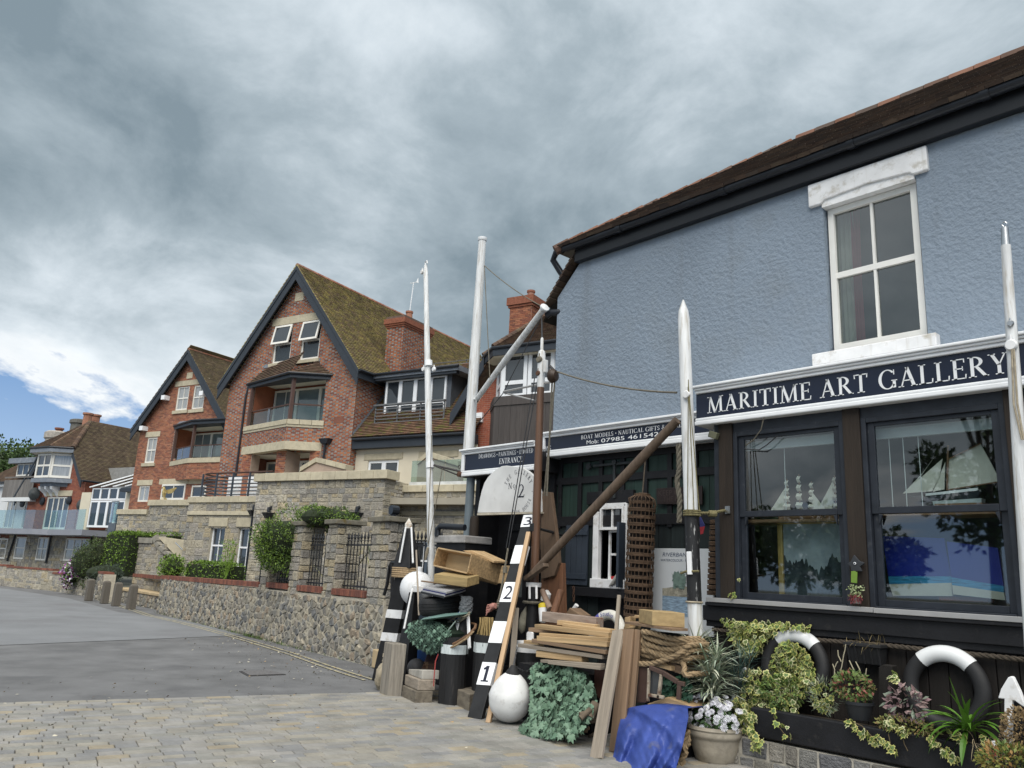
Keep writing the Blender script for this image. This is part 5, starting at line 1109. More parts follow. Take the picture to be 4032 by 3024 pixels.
for i,(bx,by)in enumerate(((32.4,-8.85),(30.7,-8.9),(29.25,-8.85),(27.55,-8.8))):
 b=MB();h=.72;s=.12;tw=R.uniform(-.1,.1)
 b.hexa([(bx-s,by-s,0),(bx+s,by-s,0),(bx+s,by+s,0),(bx-s,by+s,0)],[(bx-s*.92,by-s*.92,h),(bx+s*.92,by-s*.92,h),(bx+s*.92,by+s*.92,h),(bx-s*.92,by+s*.92,h)]);b.hexa([(bx-s*.92,by-s*.92,h),(bx+s*.92,by-s*.92,h),(bx+s*.92,by+s*.92,h),(bx-s*.92,by+s*.92,h)],[(bx-s*.5,by-s*.5,h+.05),(bx+s*.5,by-s*.5,h+.05),(bx+s*.5,by+s*.5,h+.05),(bx-s*.5,by+s*.5,h+.05)])
 tag(b.obj('bollard',bwood,bevel=.015),'weathered square wooden bollard, '+('nearest the flowering bush','second from the flowering bush','second from the end of the rubble wall','nearest the end of the rubble wall')[i],'bollard','wooden bollards by the road')
 # blue gate beside the gate pier
gt=T('blue_gate','dark blue timber gate panel between stone pier and black post','gate',PWL.at(-.5,0,-.1));MB().hexa([PWL.at(-1.2,.3,-.25),PWL.at(-.02,.3,-.25),PWL.at(-.02,.3,-.2),PWL.at(-1.2,.3,-.2)],[PWL.at(-1.2,1.3,-.25),PWL.at(-.02,1.3,-.25),PWL.at(-.02,1.3,-.2),PWL.at(-1.2,1.3,-.2)]).obj('panel',mt('gate_blue',(.012,.022,.035),.5,.15),gt)
MB().hexa([PWL.at(-1.3,0,-.4),PWL.at(.1,0,-.4),PWL.at(.1,0,.1),PWL.at(-1.3,0,.1)],[PWL.at(-1.3,.3,-.4),PWL.at(.1,.3,-.4),PWL.at(.1,.3,.1),PWL.at(-1.3,.3,.1)]).obj('step',MATS['sandstone'],gt,bevel=.02)
# pipes and hoppers on the terrace walls
def pipe(par,pts,r=.05):return MB().tube(pts,r,8).obj('pipe',MATS['gutter_black'],par,smooth=True)
def hopper(par,P,s=.2):
 b=MB();b.hexa([P+V((-s*.4,-s*.4,-.12)),P+V((s*.4,-s*.4,-.12)),P+V((s*.4,s*.4,-.12)),P+V((-s*.4,s*.4,-.12))],[P+V((-s,-s,.08)),P+V((s,-s,.08)),P+V((s,s,.08)),P+V((-s,s,.08))]);return b.obj('hopper',MATS['gutter_black'],par)
for pt,kk,zb,lab in((('d',657,705),kA+.12,1.0,'black rainwater pipe with square hopper at the wall corner'),(('d',785,725),kB+.12,.95,'black rainwater pipe with hopper behind the round shrub'),(('d',1555,725),kB+.12,.95,'black rainwater pipe with hopper above the railings')):
 P=hM(pt,kk);t=T('rainwater_pipe',lab,'pipe',V((P.x,P.y,zb)));pipe(t,[P,V((P.x,P.y,zb))]);hopper(t,P,.17);MB().tube([P+V((0,0,.1)),P+V((0,0,.22)),P+V((0,0,.28))-HM*.2],.06,8).obj('spout',MATS['gutter_black'],t)
for pt,kk in((('d',1830,712),None),):
 P=PWL.at(.3,2.51,-.2);t=T('pier_lamp','small black lamp on top of the gate pier cap','lamp',P);MB().lathe(P,[(.16,0),(.16,.02),(.05,.03),(.05,.07)],14).obj('base',MATS['gutter_black'],t);MB().tube([P+V((0,0,.13))-wN*.08,P+V((0,0,.13))+wN*.06],.085,12).obj('hood',MATS['gutter_black'],t)
 # ================================================================== far left house
k4=-29.66;h4=T('half_hipped_house','far brick and white rendered house with bay window and brown half-hipped roof','house',W(52,0,k4));P4=Hpl(k4)
wdr=holepx(P4,'t',(830,1355),(1170,1660));wdr=(wdr[0],wdr[1],3.1,wdr[3])
brickwall(h4,P4,[(48.55,3.1),(54.85,3.1),(54.85,5.6),(53.4,8.0),(50.4,8.0),(48.75,6.1)],[wdr],'stretcher',200,.085,mats=(mt('brick_dark',rough=.9,var=.2,scale=2,pal=[(.24,.075,.045),(.20,.06,.04),(.27,.09,.05)]),brickG))
window(h4,P4,wdr[0],wdr[1],3.1,wdr[3],4,1,w=-.03,fw=.1,bar_=.09,glass=MATS['pane'],name='glazed_door');pbox(h4,'lintel',P4,wdr[0]-.2,wdr[1]+.3,wdr[3]+.03,wdr[3]+.38,-.02,.05,ST)
pieces(h4,'stone',stone_items(Hpl(k4,.02),[(44.5,.2),(57.5,.2),(57.5,3.0),(44.5,3.0)],[holepx(P4,'s',a,b)for a,b in(((260,420),(345,745)),((580,425),(665,765)),((985,440),(1260,785)))],wmin=.2,wmax=.6),stoneU,150,'stone','stonework')
mb=MB();wallface(mb,P4,[(44.5,.2),(62,.2),(62,3.1),(44.5,3.1)],[],0);mb.obj('ground_wall',mortS,h4)
for a,b,c_ in(((260,420),(345,745),1),((580,425),(665,765),2),((985,440),(1260,785),3),((-60,440),(75,740),2)):
 q=holepx(P4,'s',a,b);window(h4,P4,*q[:2],*q[2:],c_,2,w=.06,fw=.08,mat=UPV,bar_=.06,glass=MATS['pane_curtain']);A_,_=brick_items(Hpl(k4,.03),[(q[0]-.05,q[3]+.02),(q[1]+.1,q[3]+.02),(q[1]+.1,q[3]+.32),(q[0]-.05,q[3]+.32)],ch=.3,L1=.1);pieces(h4,'lintel_brick',A_,copB,30)
 # canted bay on brackets
bp=[(53.45,k4),(53.15,k4+.8),(51.5,k4+.8),(50.45,k4)]
for(a,b_),nw in zip(zip(bp,bp[1:]),(1,2,1)):
 A0,B0=W(a[0],0,a[1]),W(b_[0],0,b_[1]);U=(B0-A0).normalized();n=V((U.y,-U.x,0));n=n if n.dot(HM-HE*.5)>0 else-n;ln=(B0-A0).length;pl=Pl(A0,U,(0,0,1),n)
 window(h4,pl,.02,ln-.02,6.3,7.85,nw,2,w=.02,fw=.12,bar_=.09,glass=MATS['pane']if a[0]>51.6 else MATS['pane_curtain'])
def slab4(z0,z1,g_,mat,nm):MB().prism([W(53.6+g_,z0,k4),W(53.25+g_,z0,k4+.85+g_),W(51.4-g_*.4,z0,k4+.85+g_),W(50.3-g_,z0,k4)],(0,0,z1-z0)).obj(nm,mat,h4)
slab4(6.0,6.26,.06,LEAD,'bay_base');slab4(5.78,6.0,-.35,LEAD,'bay_base');slab4(7.88,8.02,.0,ceilm,'bay_head')
for E_ in(52.75,52.1,51.45):MB().prism([W(E_,5.78,k4),W(E_,5.78,k4+.55),W(E_,5.6,k4+.5),W(E_,5.35,k4+.15),W(E_,5.15,k4)],HE*.22).obj('bracket',cw,h4)
ridE,ridZ=51.9,10.35;kf4=k4+.9;hz=8.25;tb=4.3
top4=W(ridE,ridZ,k4-1.5)
roofslope(h4,[W(54.6,hz,k4+.2),W(53.5,hz,kf4+.25),top4],tileB,100,.12,.2);roofslope(h4,[W(53.5,hz,kf4+.25),W(51.3,hz,kf4+.25),top4],tileB,100,.12,.2);roofslope(h4,[W(51.3,hz,kf4+.25),W(50.1,hz,k4+.3),top4],tileB,100,.12,.2)
roofslope(h4,[W(48.8,6.15,k4+.3),W(48.8,6.15,k4-12),W(ridE,ridZ,k4-12),top4,W(50.25,8.15,k4+.3)],mt('tile_khaki',rough=.9,var=.3,scale=2,pal=[(.105,.075,.05),(.12,.09,.058),(.09,.065,.045),(.13,.10,.06)]),250,.11,.2)
roofslope(h4,[W(55.9,5.0,k4-6),W(55.9,5.0,k4+.3),W(53.7,8.15,k4+.3),top4,W(ridE,ridZ,k4-6)],tileB,60,.16,.3);ridge(h4,top4,W(ridE,ridZ,k4-12),tileB,.12)
ridge(h4,W(50.2,hz,k4+.35),top4,tileB,.16,.25,'hip_tile');ridge(h4,W(51.3,hz,kf4+.27),top4,tileB,.13,.25,'hip_tile')
evp=[W(54.6,hz-.05,k4+.25),W(53.5,hz-.05,kf4+.3),W(51.3,hz-.05,kf4+.3),W(50.1,hz-.05,k4+.35)];MB().tube(evp,.07,8).obj('gutter',MATS['gutter_black'],h4)
b=MB();[b.prism([p-V((0,0,.3)),q-V((0,0,.3)),q-V((0,0,.06)),p-V((0,0,.06))],-HM*.05)for p,q in zip(evp,evp[1:])];b.obj('eaves_board',LEAD,h4);MB().quad(*[p-V((0,0,.28))for p in evp]).obj('soffit',ceilm,h4)
bargeboard(h4,(50.25,8.1),(48.75,6.1),.42,.05,k4+.25,k4+.32);bargeboard(h4,(53.6,8.1),(55.9,5.0),.42,.05,k4+.25,k4+.32);bargeboard(h4,(53.9,8.05),(56.1,5.05),.2,.05,k4+.34,k4+.38)
MB().tube([W(48.6,6.1,k4+.3),W(48.6,6.1,k4-10)],.07,8).obj('gutter',MATS['gutter_black'],h4);MB().quad(W(48.75,3,k4),W(48.75,3,k4-10),W(48.75,6.1,k4-10),W(48.75,6.1,k4)).obj('side_wall',mt('brick_far',(.20,.07,.045),.9,.3,8),h4)
# white wing, its roof, dormer and boarded balcony
whr=mt('white_render',(.62,.63,.63),.85,.06,1);PWh=Hpl(k4-.6);mb=MB();wallface(mb,PWh,[(54.8,3.0),(62,3.0),(62,6.2),(54.8,6.2)],[],0);mb.obj('wing_wall',whr,h4)
roofslope(h4,[W(62,6.2,k4-.2),W(54.4,6.2,k4-.2),W(53.5,9.0,k4-3),W(58.5,9.0,k4-3)],tileB,80,.12,.2);MB().tube([W(62,6.2,k4-.15),W(55.6,6.2,k4-.15)],.07,8).obj('gutter',MATS['gutter_black'],h4);pbox(h4,'eaves_board',PWh,55.8,62,5.95,6.15,0,.35,whr)
PQ=Hpl(k4-.2);q=holepx(PQ,'t',(340,790),(700,985));window(h4,PQ,q[0],q[1],q[2],q[3],4,1,w=.1,fw=.08,bar_=.08,glass=MATS['pane']);MB().hexa([W(q[0]-.3,q[3],k4+.3),W(q[1]+.5,q[3],k4+.3),W(q[1]+.5,q[3],k4-3),W(q[0]-.3,q[3],k4-3)],[W(q[0]-.3,q[3]+.35,k4+.3),W(q[1]+.5,q[3]+.35,k4+.3),W(q[1]+.3,q[3]+.55,k4-3),W(q[0]-.3,q[3]+.55,k4-3)]).obj('dormer_roof',LEAD,h4)
gw=mt('balcony_boards',(.16,.15,.14),.85,.25,5,stretch=(5,5,.4),rnd=.15);u=q[0]-.4
while u<q[1]+.35:pbox(h4,'balcony_board',Hpl(k4+.35),u,u+.19,q[2]-1.5,q[2]-.32,-.03,.0,gw);u+=.2
pbox(h4,'balcony_rail',Hpl(k4+.35),q[0]-.4,q[1]+.4,q[2]-.2,q[2]-.1,-.05,.03,gw);pbox(h4,'balcony_base',Hpl(k4+.35),q[0]-.4,q[1]+.4,q[2]-1.75,q[2]-1.5,-.7,.05,whr)
for a,b in(((150,1410),(270,1600)),((460,1400),(575,1600))):
 q=holepx(PWh,'t',a,b);window(h4,PWh,q[0],q[1],3.1,q[3],2,1,w=.05,fw=.09,bar_=.06,glass=MATS['pane_curtain']);A_,_=brick_items(Hpl(k4-.57),[(q[0]-.05,q[3]+.02),(q[1]+.1,q[3]+.02),(q[1]+.1,q[3]+.4),(q[0]-.05,q[3]+.4)],ch=.38,L1=.1);pieces(h4,'lintel_brick',A_,copB,30)
for pt in(('t',740,1430),('t',1205,1420),('t',395,1470)):
 P=hM(pt,k4+.05);b=MB();b.lathe(P,[(.26,-.02),(.26,.06),(.18,.1),(0,.12)],14,ax=HM);b.obj('wall_lamp',MATS['gutter_black'],h4,smooth=True)
P=hM(('t',585,1300),k4+.4);MB().lathe(P,[(.02,.16),(.35,.04),(.42,-.06),(.40,-.07),(0,.08)],14,ax=HM-HE*.4).obj('satellite_dish',mt('dish',(.05,.055,.055),.6),h4,smooth=True)
P=hM(('t',1425,1500),k4+.4);MB().lathe(P,[(.02,.16),(.35,.04),(.42,-.06),(.40,-.07),(0,.08)],14,ax=HM-HE*.4).obj('satellite_dish',MATS['dish'],h4,smooth=True)
# chimneys behind the far roof
for pt,dep,w_,h_ in((('t',965,420),66,1.6,2.4),(('t',1400,130),58,1.3,1.2)):
 P=hD(pt,dep);MB().lathe(P-V((0,0,h_*.6)),[(w_*.5,0),(w_*.5,h_*.7),(w_*.58,h_*.75),(w_*.58,h_*.95),(w_*.45,h_)],10).obj('chimney',mt('chimney_pale',(.36,.33,.29),.9,.3,4)if dep>60 else mt('chimney_slate',(.13,.125,.11),.9,.2,4),h4)
for pt,dep in((('t',1515,45),57),(('t',1655,70),58),(('t',1015,285),66)):MB().lathe(hD(pt,dep),[(.3,-.6),(.28,.45),(.36,.5),(.36,.62),(.2,.62)],10).obj('chimney_pot',tileT,h4)
# first-floor deck with glass
dk=[hM(('s',-250,310),k4+1.6),hM(('s',470,290),k4+2.0),hM(('s',700,300),k4+1.5),hM(('s',1200,290),k4+2.4),hM(('s',1660,345),k4+.6)];dz=3.0
MB().prism([zz(p,dz-.32)for p in dk]+[W(46,dz-.32,k4-.02),W(60,dz-.32,k4-.02)],(0,0,.32)).obj('deck',mt('deck_grey',(.24,.25,.28),.5,.08,3),h4)
for a,b_ in list(zip(dk,dk[1:]))[:3]:
 U=(b_-a);ln=zz(U,0).length;n=max(1,round(ln/1.3));U=zz(U,0).normalized();nn_=V((U.y,-U.x,0));nn_=nn_ if nn_.dot(HM)>0 else-nn_;pl=Pl(zz(a,0),U,(0,0,1),nn_)
 for i in range(n):pbox(h4,'balustrade_pane',pl,ln*i/n+.02,ln*(i+1)/n-.02,dz,dz+1.15,-.05,-.035,MATS['balcony_glass'])
for x_ in(110,150):pass
for pa,pb in(((235,345),(100,770)),((750,360),(665,800)),((1340,360),(1310,610))):
 pipe(h4,[hM(('s',*pa),k4+.12),hM(('s',*pb),k4+.12)],.06)
 # glazed link between the far houses
lk=T('glass_link','white framed glazed link with lean-to glass roof between the far houses','conservatory',W(46,0,k4+.3));kl=-29.0;PL_=Hpl(kl);q=holepx(PL_,'r',(70,320),(560,1010));fr_=MATS['white_gloss']
for i in range(4):
 a=q[0]+(q[1]-q[0])*i/4;b=q[0]+(q[1]-q[0])*(i+1)/4;window(lk,PL_,a,b,q[2],q[3]-.75,1,1,w=0,fw=.1,mat=fr_,glass=MATS['pane'],name='glazed_door');window(lk,PL_,a,b,q[3]-.72,q[3],1,1,w=0,fw=.07,mat=fr_,glass=MATS['pane'])
pz=[hM(('r',80,290),kl+.1),hM(('r',760,195),kl+.1)];e0,e1=q[1]+.2,q[0]-2.2;zt_=q[3]+.05
for i in range(6):
 f=i/5;a=W(e0+(e1-e0)*f,zt_,kl+.1);b_=W(e0+(e1-e0)*f-1.6,zt_+1.3,kl-2.5);MB().bar(a,b_,.09,.08).obj('glazing_bar',fr_,lk)
 if i<5:a2=W(e0+(e1-e0)*(i+1)/5,zt_,kl+.1);b2=W(e0+(e1-e0)*(i+1)/5-1.6,zt_+1.3,kl-2.5);MB().prism([a,a2,b2,b_],(0,0,.012)).obj('roof_pane',glass_mat('roof_glass',(.75,.85,.85),.6,1.5)if 'roof_glass' not in MATS else MATS['roof_glass'],lk)
pbox(lk,'back_wall',Hpl(kl-2.5),42,49.5,3.0,7.2,-.1,0,mt('link_wall',(.25,.25,.24),.9),0);pbox(lk,'render_pier',PL_,q[0]-2.0,q[0]-.02,3.0,zt_-.3,-.2,.02,cream);pbox(lk,'render_pier',PL_,q[1]+.02,q[1]+1.0,3.0,zt_-.3,-.2,.02,cream)
MB().hexa([W(q[0]-2.3,zt_-.35,kl+.5),W(q[0]-.1,zt_-.35,kl+.5),W(q[0]-.1,zt_-.35,kl-.5),W(q[0]-2.3,zt_-.35,kl-.5)],[W(q[0]-2.3,zt_-.15,kl+.5),W(q[0]-.1,zt_-.15,kl+.5),W(q[0]-.4,zt_+.3,kl-.5),W(q[0]-2.3,zt_+.3,kl-.5)]).obj('porch_roof',barge,lk)
# curved glass balcony at the link
cb=T('curved_balcony','curved glass balcony with dark base beside the glazed link','balcony',hM(('r',350,950),-24.6));c0=hM(('r',470,900),-24.6);n=8;P_=[c0+HE*(1.5*sin(i/n*1.5))*1.0+HM*(1.1*(cos(i/n*1.5))-1.1)for i in range(n+1)];zt,zb=hM(('r',380,550),-24.6).z,hM(('r',350,910),-24.6).z
for i in range(n):MB().prism([zz(P_[i],zb),zz(P_[i+1],zb),zz(P_[i+1],zt),zz(P_[i],zt)],-HM*.015).obj('pane',MATS['balcony_glass'],cb)
MB().prism([zz(p,zb-.55)for p in P_]+[zz(P_[-1]-HM*1.2,zb-.55),zz(P_[0]-HM*1.5,zb-.55)],(0,0,.5)).obj('base',mt('base_slate',(.09,.105,.125),.5),cb);MB().tube([zz(p,zt)for p in P_],.03,6).obj('handrail',MATS['steel'],cb)
# ================================================================== masts, spars, rigging
mt('mast_white',(.66,.67,.67),.5,.2,4,.1,20,streak=((.42,.39,.33),16,.56,.76),dirt=((.36,.32,.26),5,.54,.72),stretch=(5,5,.45))
mt('mast_brown',(.115,.062,.038),.45,.3,4,.1,30,stretch=(8,8,.4));mt('spar_brown',(.12,.085,.06),.6,.3,4,.2,30,stretch=(6,6,.5))
MW=MATS['mast_white'];BP=MATS['black_paint'];WP=MATS['white_paint']
def Yp(c,x,y,yy):return hY((c,x,y),yy)
def rope(name,label,pts,r,mat,sag=0.,cat='rope',group=None,seg=10,n=6,tw=False):
 pts=[V(p)for p in pts]
 if len(pts)==2 and sag:a,b=pts;pts=[a.lerp(b,i/seg)-V((0,0,sag*4*(i/seg)*(1-i/seg)))for i in range(seg+1)]
 m=MB();(twist(m,pts,r)if tw else m.tube(pts,r,n));return tag(m.obj(name,mat,smooth=True),label,cat,group)
m1=T('mast','white mast with rigging blocks bracketed to the entrance sign','mast',V((*Yp('f',830,1450,-7.7).xy,0)))
a,b=Yp('f',832,1700,-7.7),Yp('e',610,320,-7.7);a=a+(a-b)*((a.z)/(b.z-a.z))
MB().tube([a,a.lerp(b,.3),a.lerp(b,.62),b.lerp(a,.02),b],[.058,.058,.055,.042,.03],14).obj('pole',MW,m1,smooth=True);d_=(b-a).normalized()
for pt,rr_ in((('e',635,1175),.068),(('f',810,225),.068)):c=hY(pt,-7.7);MB().tube([c-d_*.05,c+d_*.05],rr_,14).obj('band',MATS['white_gloss'],m1,smooth=True)
def block(par,P,s=.05,mat=None,ax=(0,1,0)):
 b=MB();b.lathe(P-V(ax)*s*.5,[(0,0),(s*.75,.0),(s*.95,s*.3),(s*.95,s*.7),(s*.75,s),(0,s)],12,ax=ax);b.tube([P+V((0,0,s*1.7)),P+V((0,0,s*.5))],s*.25,6);return b.obj('rigging_block',mat or WP,par,smooth=True)
for pt in(('e',593,1225),('e',682,1225)):block(m1,hY(pt,-7.68),.045)
MB().tube([b+V((0,0,.0)),b+V((.02,0,.06)),b+V((-.03,0,.08)),b+V((-.05,0,.02))],.012,6).obj('eye',WP,m1);block(m1,b+V((.06,.02,-.12)),.045)
iron=MATS['iron']
br=T('mast_bracket','rusty iron stay bracket joining white mast to entrance sign','bracket',Yp('f',860,240,-7.7));MB().tube([Yp('f',850,225,-7.7),Yp('f',1150,295,-8.0)],.018,8).obj('rod',iron,br);MB().tube([Yp('f',880,240,-7.7),Yp('f',1130,340,-8.0)],.012,8).obj('rod',iron,br)
MB().lathe(Yp('f',1135,325,-7.97),[(0,-.04),(.045,-.03),(.045,.03),(0,.04)],10,ax=(0,1,0)).obj('pulley',MATS['rust'],br);MB().tube([Yp('f',1130,245,-7.97)+V((cos(t_)*.028,0,sin(t_)*.028))for t_ in[i*pi/5 for i in range(10)]],.006,6,closed=True).obj('ring',iron,br)
m2=T('mast','tall white mast with round cap and slanting boom rising behind the entrance sign','mast',V((*Yp('u',420,740,-8.5).xy,3.42)));a,b=Yp('u',420,760,-8.5),Yp('e',1105,95,-8.5);a=a+(a-b)*((a.z-3.4)/(b.z-a.z))
MB().tube([a,a.lerp(b,.5),b],[.098,.088,.068],16).obj('pole',MW,m2,smooth=True);MB().lathe(b,[(.075,-.03),(.085,-.01),(.085,.03),(0,.05)],16,ax=(b-a)).obj('cap',MATS['white_gloss'],m2,smooth=True)
g0,g1=Yp('e',1060,1480,-8.45),Yp('e',1645,690,-8.05);MB().tube([g0,g0.lerp(g1,.5),g1],[.045,.055,.045],12).obj('boom',MW,m2,smooth=True);MB().lathe(g1,[(.06,-.03),(.075,0),(.07,.02),(0,.03)],12,ax=(g1-g0)).obj('boom_cap',MATS['white_gloss'],m2,smooth=True);MB().tube([g0,Yp('e',1020,1490,-8.5)],.02,6).obj('gooseneck',WP,m2)
e2=Yp('e',1122,322,-8.45)
rope('stay','thin wire stay from tall white mast to tip of slanting boom',[e2,g1],.008,MATS['rope_grey'],.05);rope('halyard','thin line hanging beside the tall white mast',[e2,Yp('e',1170,1300,-8.3)],.008,MATS['rope_grey'])
m3=T('mast','varnished brown mast with white painted head beside the round-topped board','mast',V((*Yp('h',280,1500,-7.35).xy,0)));a,b=Yp('h',285,1560,-7.35),Yp('e',1622,1070,-7.35);a0_=a+(a-b)*(a.z/(b.z-a.z));jn=Yp('e',1612,1385,-7.35)
MB().tube([a0_,a,a.lerp(jn,.5),jn],[.055,.056,.055,.05],14).obj('pole',MATS['mast_brown'],m3,smooth=True);dd=(b-jn).normalized();MB().tube([jn,jn+dd*.02,b-dd*.06,b,b+dd*.02],[.05,.055,.055,.045,.02],14).obj('mast_head',MW,m3,smooth=True);MB().tube([b,b+dd*.18,b+dd*.2],[.022,.022,.012],10).obj('pin',MW,m3,smooth=True)
block(m3,Yp('e',1600,1140,-7.3),.05,MATS['rope_grey']);block(m3,Yp('e',1590,1260,-7.3),.04,MATS['rust']);MB().obox(Yp('e',1655,1200,-7.33),(.02,0,0),(0,.03,0),(0,0,.09)).obj('cheek',MW,m3,bevel=.01)
pb_=Yp('e',1728,1285,-7.3);t=T('pulley_block','dark wooden pulley block hung from the brown mast head','pulley',pb_);MB().lathe(pb_-V((.06,0,0)),[(0,0),(.07,.01),(.095,.05),(.095,.09),(.07,.12),(0,.13)],14,ax=(1,.3,0)).obj('shell',mt('block_wood',(.045,.028,.018),.5,.3,10),t,smooth=True);MB().tube([pb_+V((0,0,.08)),Yp('e',1690,1195,-7.32)],.018,6).obj('shackle',iron,t)
for dx in(0,.05):rope('hauling_line','grey fall line running down from the dark pulley block',[pb_+V((dx-.02,0,-.05)),Yp('h',395-(dx>0)*-28,560,-7.45)],.012,MATS['rope_grey'],cat='rope',group='fall lines under the pulley')
rope('mooring_line','grey rope stretched from pulley block to the striped white pole',[pb_+V((-.06,0,.05)),Yp('q',1462,848,-7.15)],.012,MATS['rope_grey'],.06)
rope('stay','dark wire running down from boom tip across the brick house',[Yp('e',1605,800,-8.1),Yp('e',1280,1440,-7.9),Yp('u',560,325,-7.9)],.007,MATS['wire']);rope('stay','short dark wire from boom tip down to brown mast head',[Yp('e',1622,760,-8.1),Yp('e',1625,1010,-7.35)],.01,MATS['wire'])
sp_=T('mast_spreader','pale metal spreader bars braced behind the brown mast head','spreader',Yp('e',1290,1425,-7.9));MB().tube([Yp('e',1290,1420,-7.9),Yp('e',1705,1335,-7.3)],.016,6).obj('bar',MATS['alu'],sp_);MB().tube([Yp('e',1290,1430,-7.9),Yp('e',1560,1497,-7.9)],.014,6).obj('bar',MATS['alu'],sp_)
for i,(p,q)in enumerate(((('f',828,-100),('f',788,1080)),(('f',945,260),('f',788,1110)))):rope('halyard','thin grey halyard hanging slack beside the white bracketed mast',[hY(p,-7.62),hY(q,-7.62)],.007,MATS['rope_grey'],.02,group='halyards on the bracketed mast')
t=T('shackle','weathered shackle tied to halyard end on the white mast','shackle',Yp('f',785,1180,-7.6));MB().tube([Yp('f',790,1120,-7.6),Yp('f',775,1180,-7.6),Yp('f',760,1260,-7.6)],[.02,.028,.015],8).obj('hook',mt('rust_pale',(.35,.30,.22),.8,.3,20),t,smooth=True)
for i,(p,q)in enumerate(((('e',1590,1290),('f',1665,1130)),(('e',1560,1300),('f',1640,1130)))):rope('halyard','thin dark halyard slanting across the round-topped board',[hY(p,-7.32),hY(q,-7.2)],.007,MATS['wire'],group='halyards across the round board')
hp=[Yp('f',1660,1130,-7.2),Yp('f',1625,1350,-7.15),Yp('g',1590,180,-7.1),Yp('g',1550,350,-7.05)];rope('knotted_line','grey double line with knot above the number board',hp,.013,MATS['rope_grey'])
tag(MB().tube([Yp('f',1628,1330,-7.14),Yp('f',1628,1400,-7.14)],[.03,.03],8).obj('rope_knot',MATS['rope_grey'],smooth=True),'bulky grey knot in the line above the number board','knot')
# boom slung from the brown mast to the striped pole
s0,s1=Yp('h',230,1450,-7.28),Yp('q',1463,908,-7.28);sb=T('derrick_boom','long brown wooden boom slanting up from mast foot to striped pole','boom',s0);MB().tube([s0,s0.lerp(s1,.35),s0.lerp(s1,.8),s1],[.045,.056,.056,.05],12).obj('spar',MATS['spar_brown'],sb,smooth=True)
plank('jaw',Yp('h',195,1465,-7.22),Yp('h',415,1310,-7.22),.09,.05,MATS['spar_brown'],sb)
st_=T('mast_strap','black rope lashing round the brown mast with stay to the shutter','lashing',Yp('f',1940,900,-7.3));c=Yp('f',1950,905,-7.35);MB().tube([c-V((0,0,.05)),c+V((0,0,.05))],.068,12).obj('lashing',BP,st_);MB().tube([c,Yp('h',480,955,-7.7),Yp('h',640,1005,-8.3)],[.015,.02,.015],8).obj('stay',BP,st_)
# striped pole (pile) with pointed head
m4=T('striped_pole','white pole with pointed head and black mid-section before the shop bay','pole',V((*Yp('j',970,900,-7.12).xy,0)));pp=lambda c,x,y:Yp(c,x,y,-7.12);a,b=pp('j',965,880),pp('q',1477,690);a0_=a+(a-b)*(a.z/(b.z-a.z));dd=(b-a0_).normalized();up_=pp('m',80,85);lo_=pp('m',95,1025)
f1,f2=(lo_-a0_).length,(up_-a0_).length
MB().tube([a0_,a0_+dd*f1],[.075,.074],16).obj('lower_section',MW,m4,smooth=True);MB().tube([a0_+dd*f1,a0_+dd*f2],[.0745,.073],16).obj('black_section',mt('black_worn',(.015,.015,.016),.5,.3,6,dirt=((.45,.45,.44),9,.60,.68),stretch=(5,5,.6)),m4,smooth=True);MB().tube([a0_+dd*f2,b,b+dd*.1,pp('q',1476,648)],[.073,.066,.055,.008],16).obj('upper_section',MW,m4,smooth=True)
plank('timber_cleat',pp('m',88,480)+V((0,.085,0)),pp('m',100,730)+V((0,.085,0)),.05,.03,MATS['white_gloss'],m4,up=(0,1,0))
c=pp('k',70,1440);t=T('rope_lashing','olive rope lashed round striped pole and tied to bay corner','rope',c);lm=mt('rope_olive',(.16,.14,.07),.9,.3,30)
lb=MB();[lb.tube([c+V((cos(q*.7)*.085,sin(q*.7)*.085,k*.022))for q in range(9)],.012,6,closed=True)for k in(-1,0,1)];lb.obj('turns',lm,t);twist(MB(),[c+V((-.07,0,0)),Yp('k',270,1440,-7.3),Yp('k',450,1405,-7.6)],.016).obj('tail',lm,t);MB().tube([Yp('k',250,1445,-7.28),Yp('k',330,1445,-7.35)],.035,8).obj('knot',lm,t);MB().obox(Yp('k',465,1405,-7.57),(.03,0,0),(0,.02,0),(0,0,.04)).obj('eye_plate',MATS['steel'],t)
rope('cord','pale cord tied round the black section of striped pole',[pp('m',10,715)+V((.02,.07,0)),pp('m',60,695)+V((0,.09,0)),pp('m',160,690)+V((-.03,.07,0))],.012,lm);rope('cord','thin pale twine round foot of the black section of striped pole',[lo_+V((cos(q*.7)*.082,sin(q*.7)*.082,0))for q in range(9)],.011,MATS['rust_pale'])
for i,(x0,x1)in enumerate(((40,20),(55,90),(75,150))):rope('halyard','thin line led down the face of the striped pole',[Yp('q',1487,820+i*6,-7.03),Yp('k',x1,1420,-7.02)],.005,lm,group='lines on the striped pole')
block(m4,Yp('k',12,150,-7.04),.05)
tr=Yp('h',1860,400,-7.35);rope('rope_tail','frayed grey rope hanging beside the striped pole',[Yp('h',1855,0,-7.3),Yp('h',1865,270,-7.3),Yp('h',1840,400,-7.3),Yp('h',1870,600,-7.3),Yp('h',1865,850,-7.3)],.03,MATS['rope_grey'],tw=True)
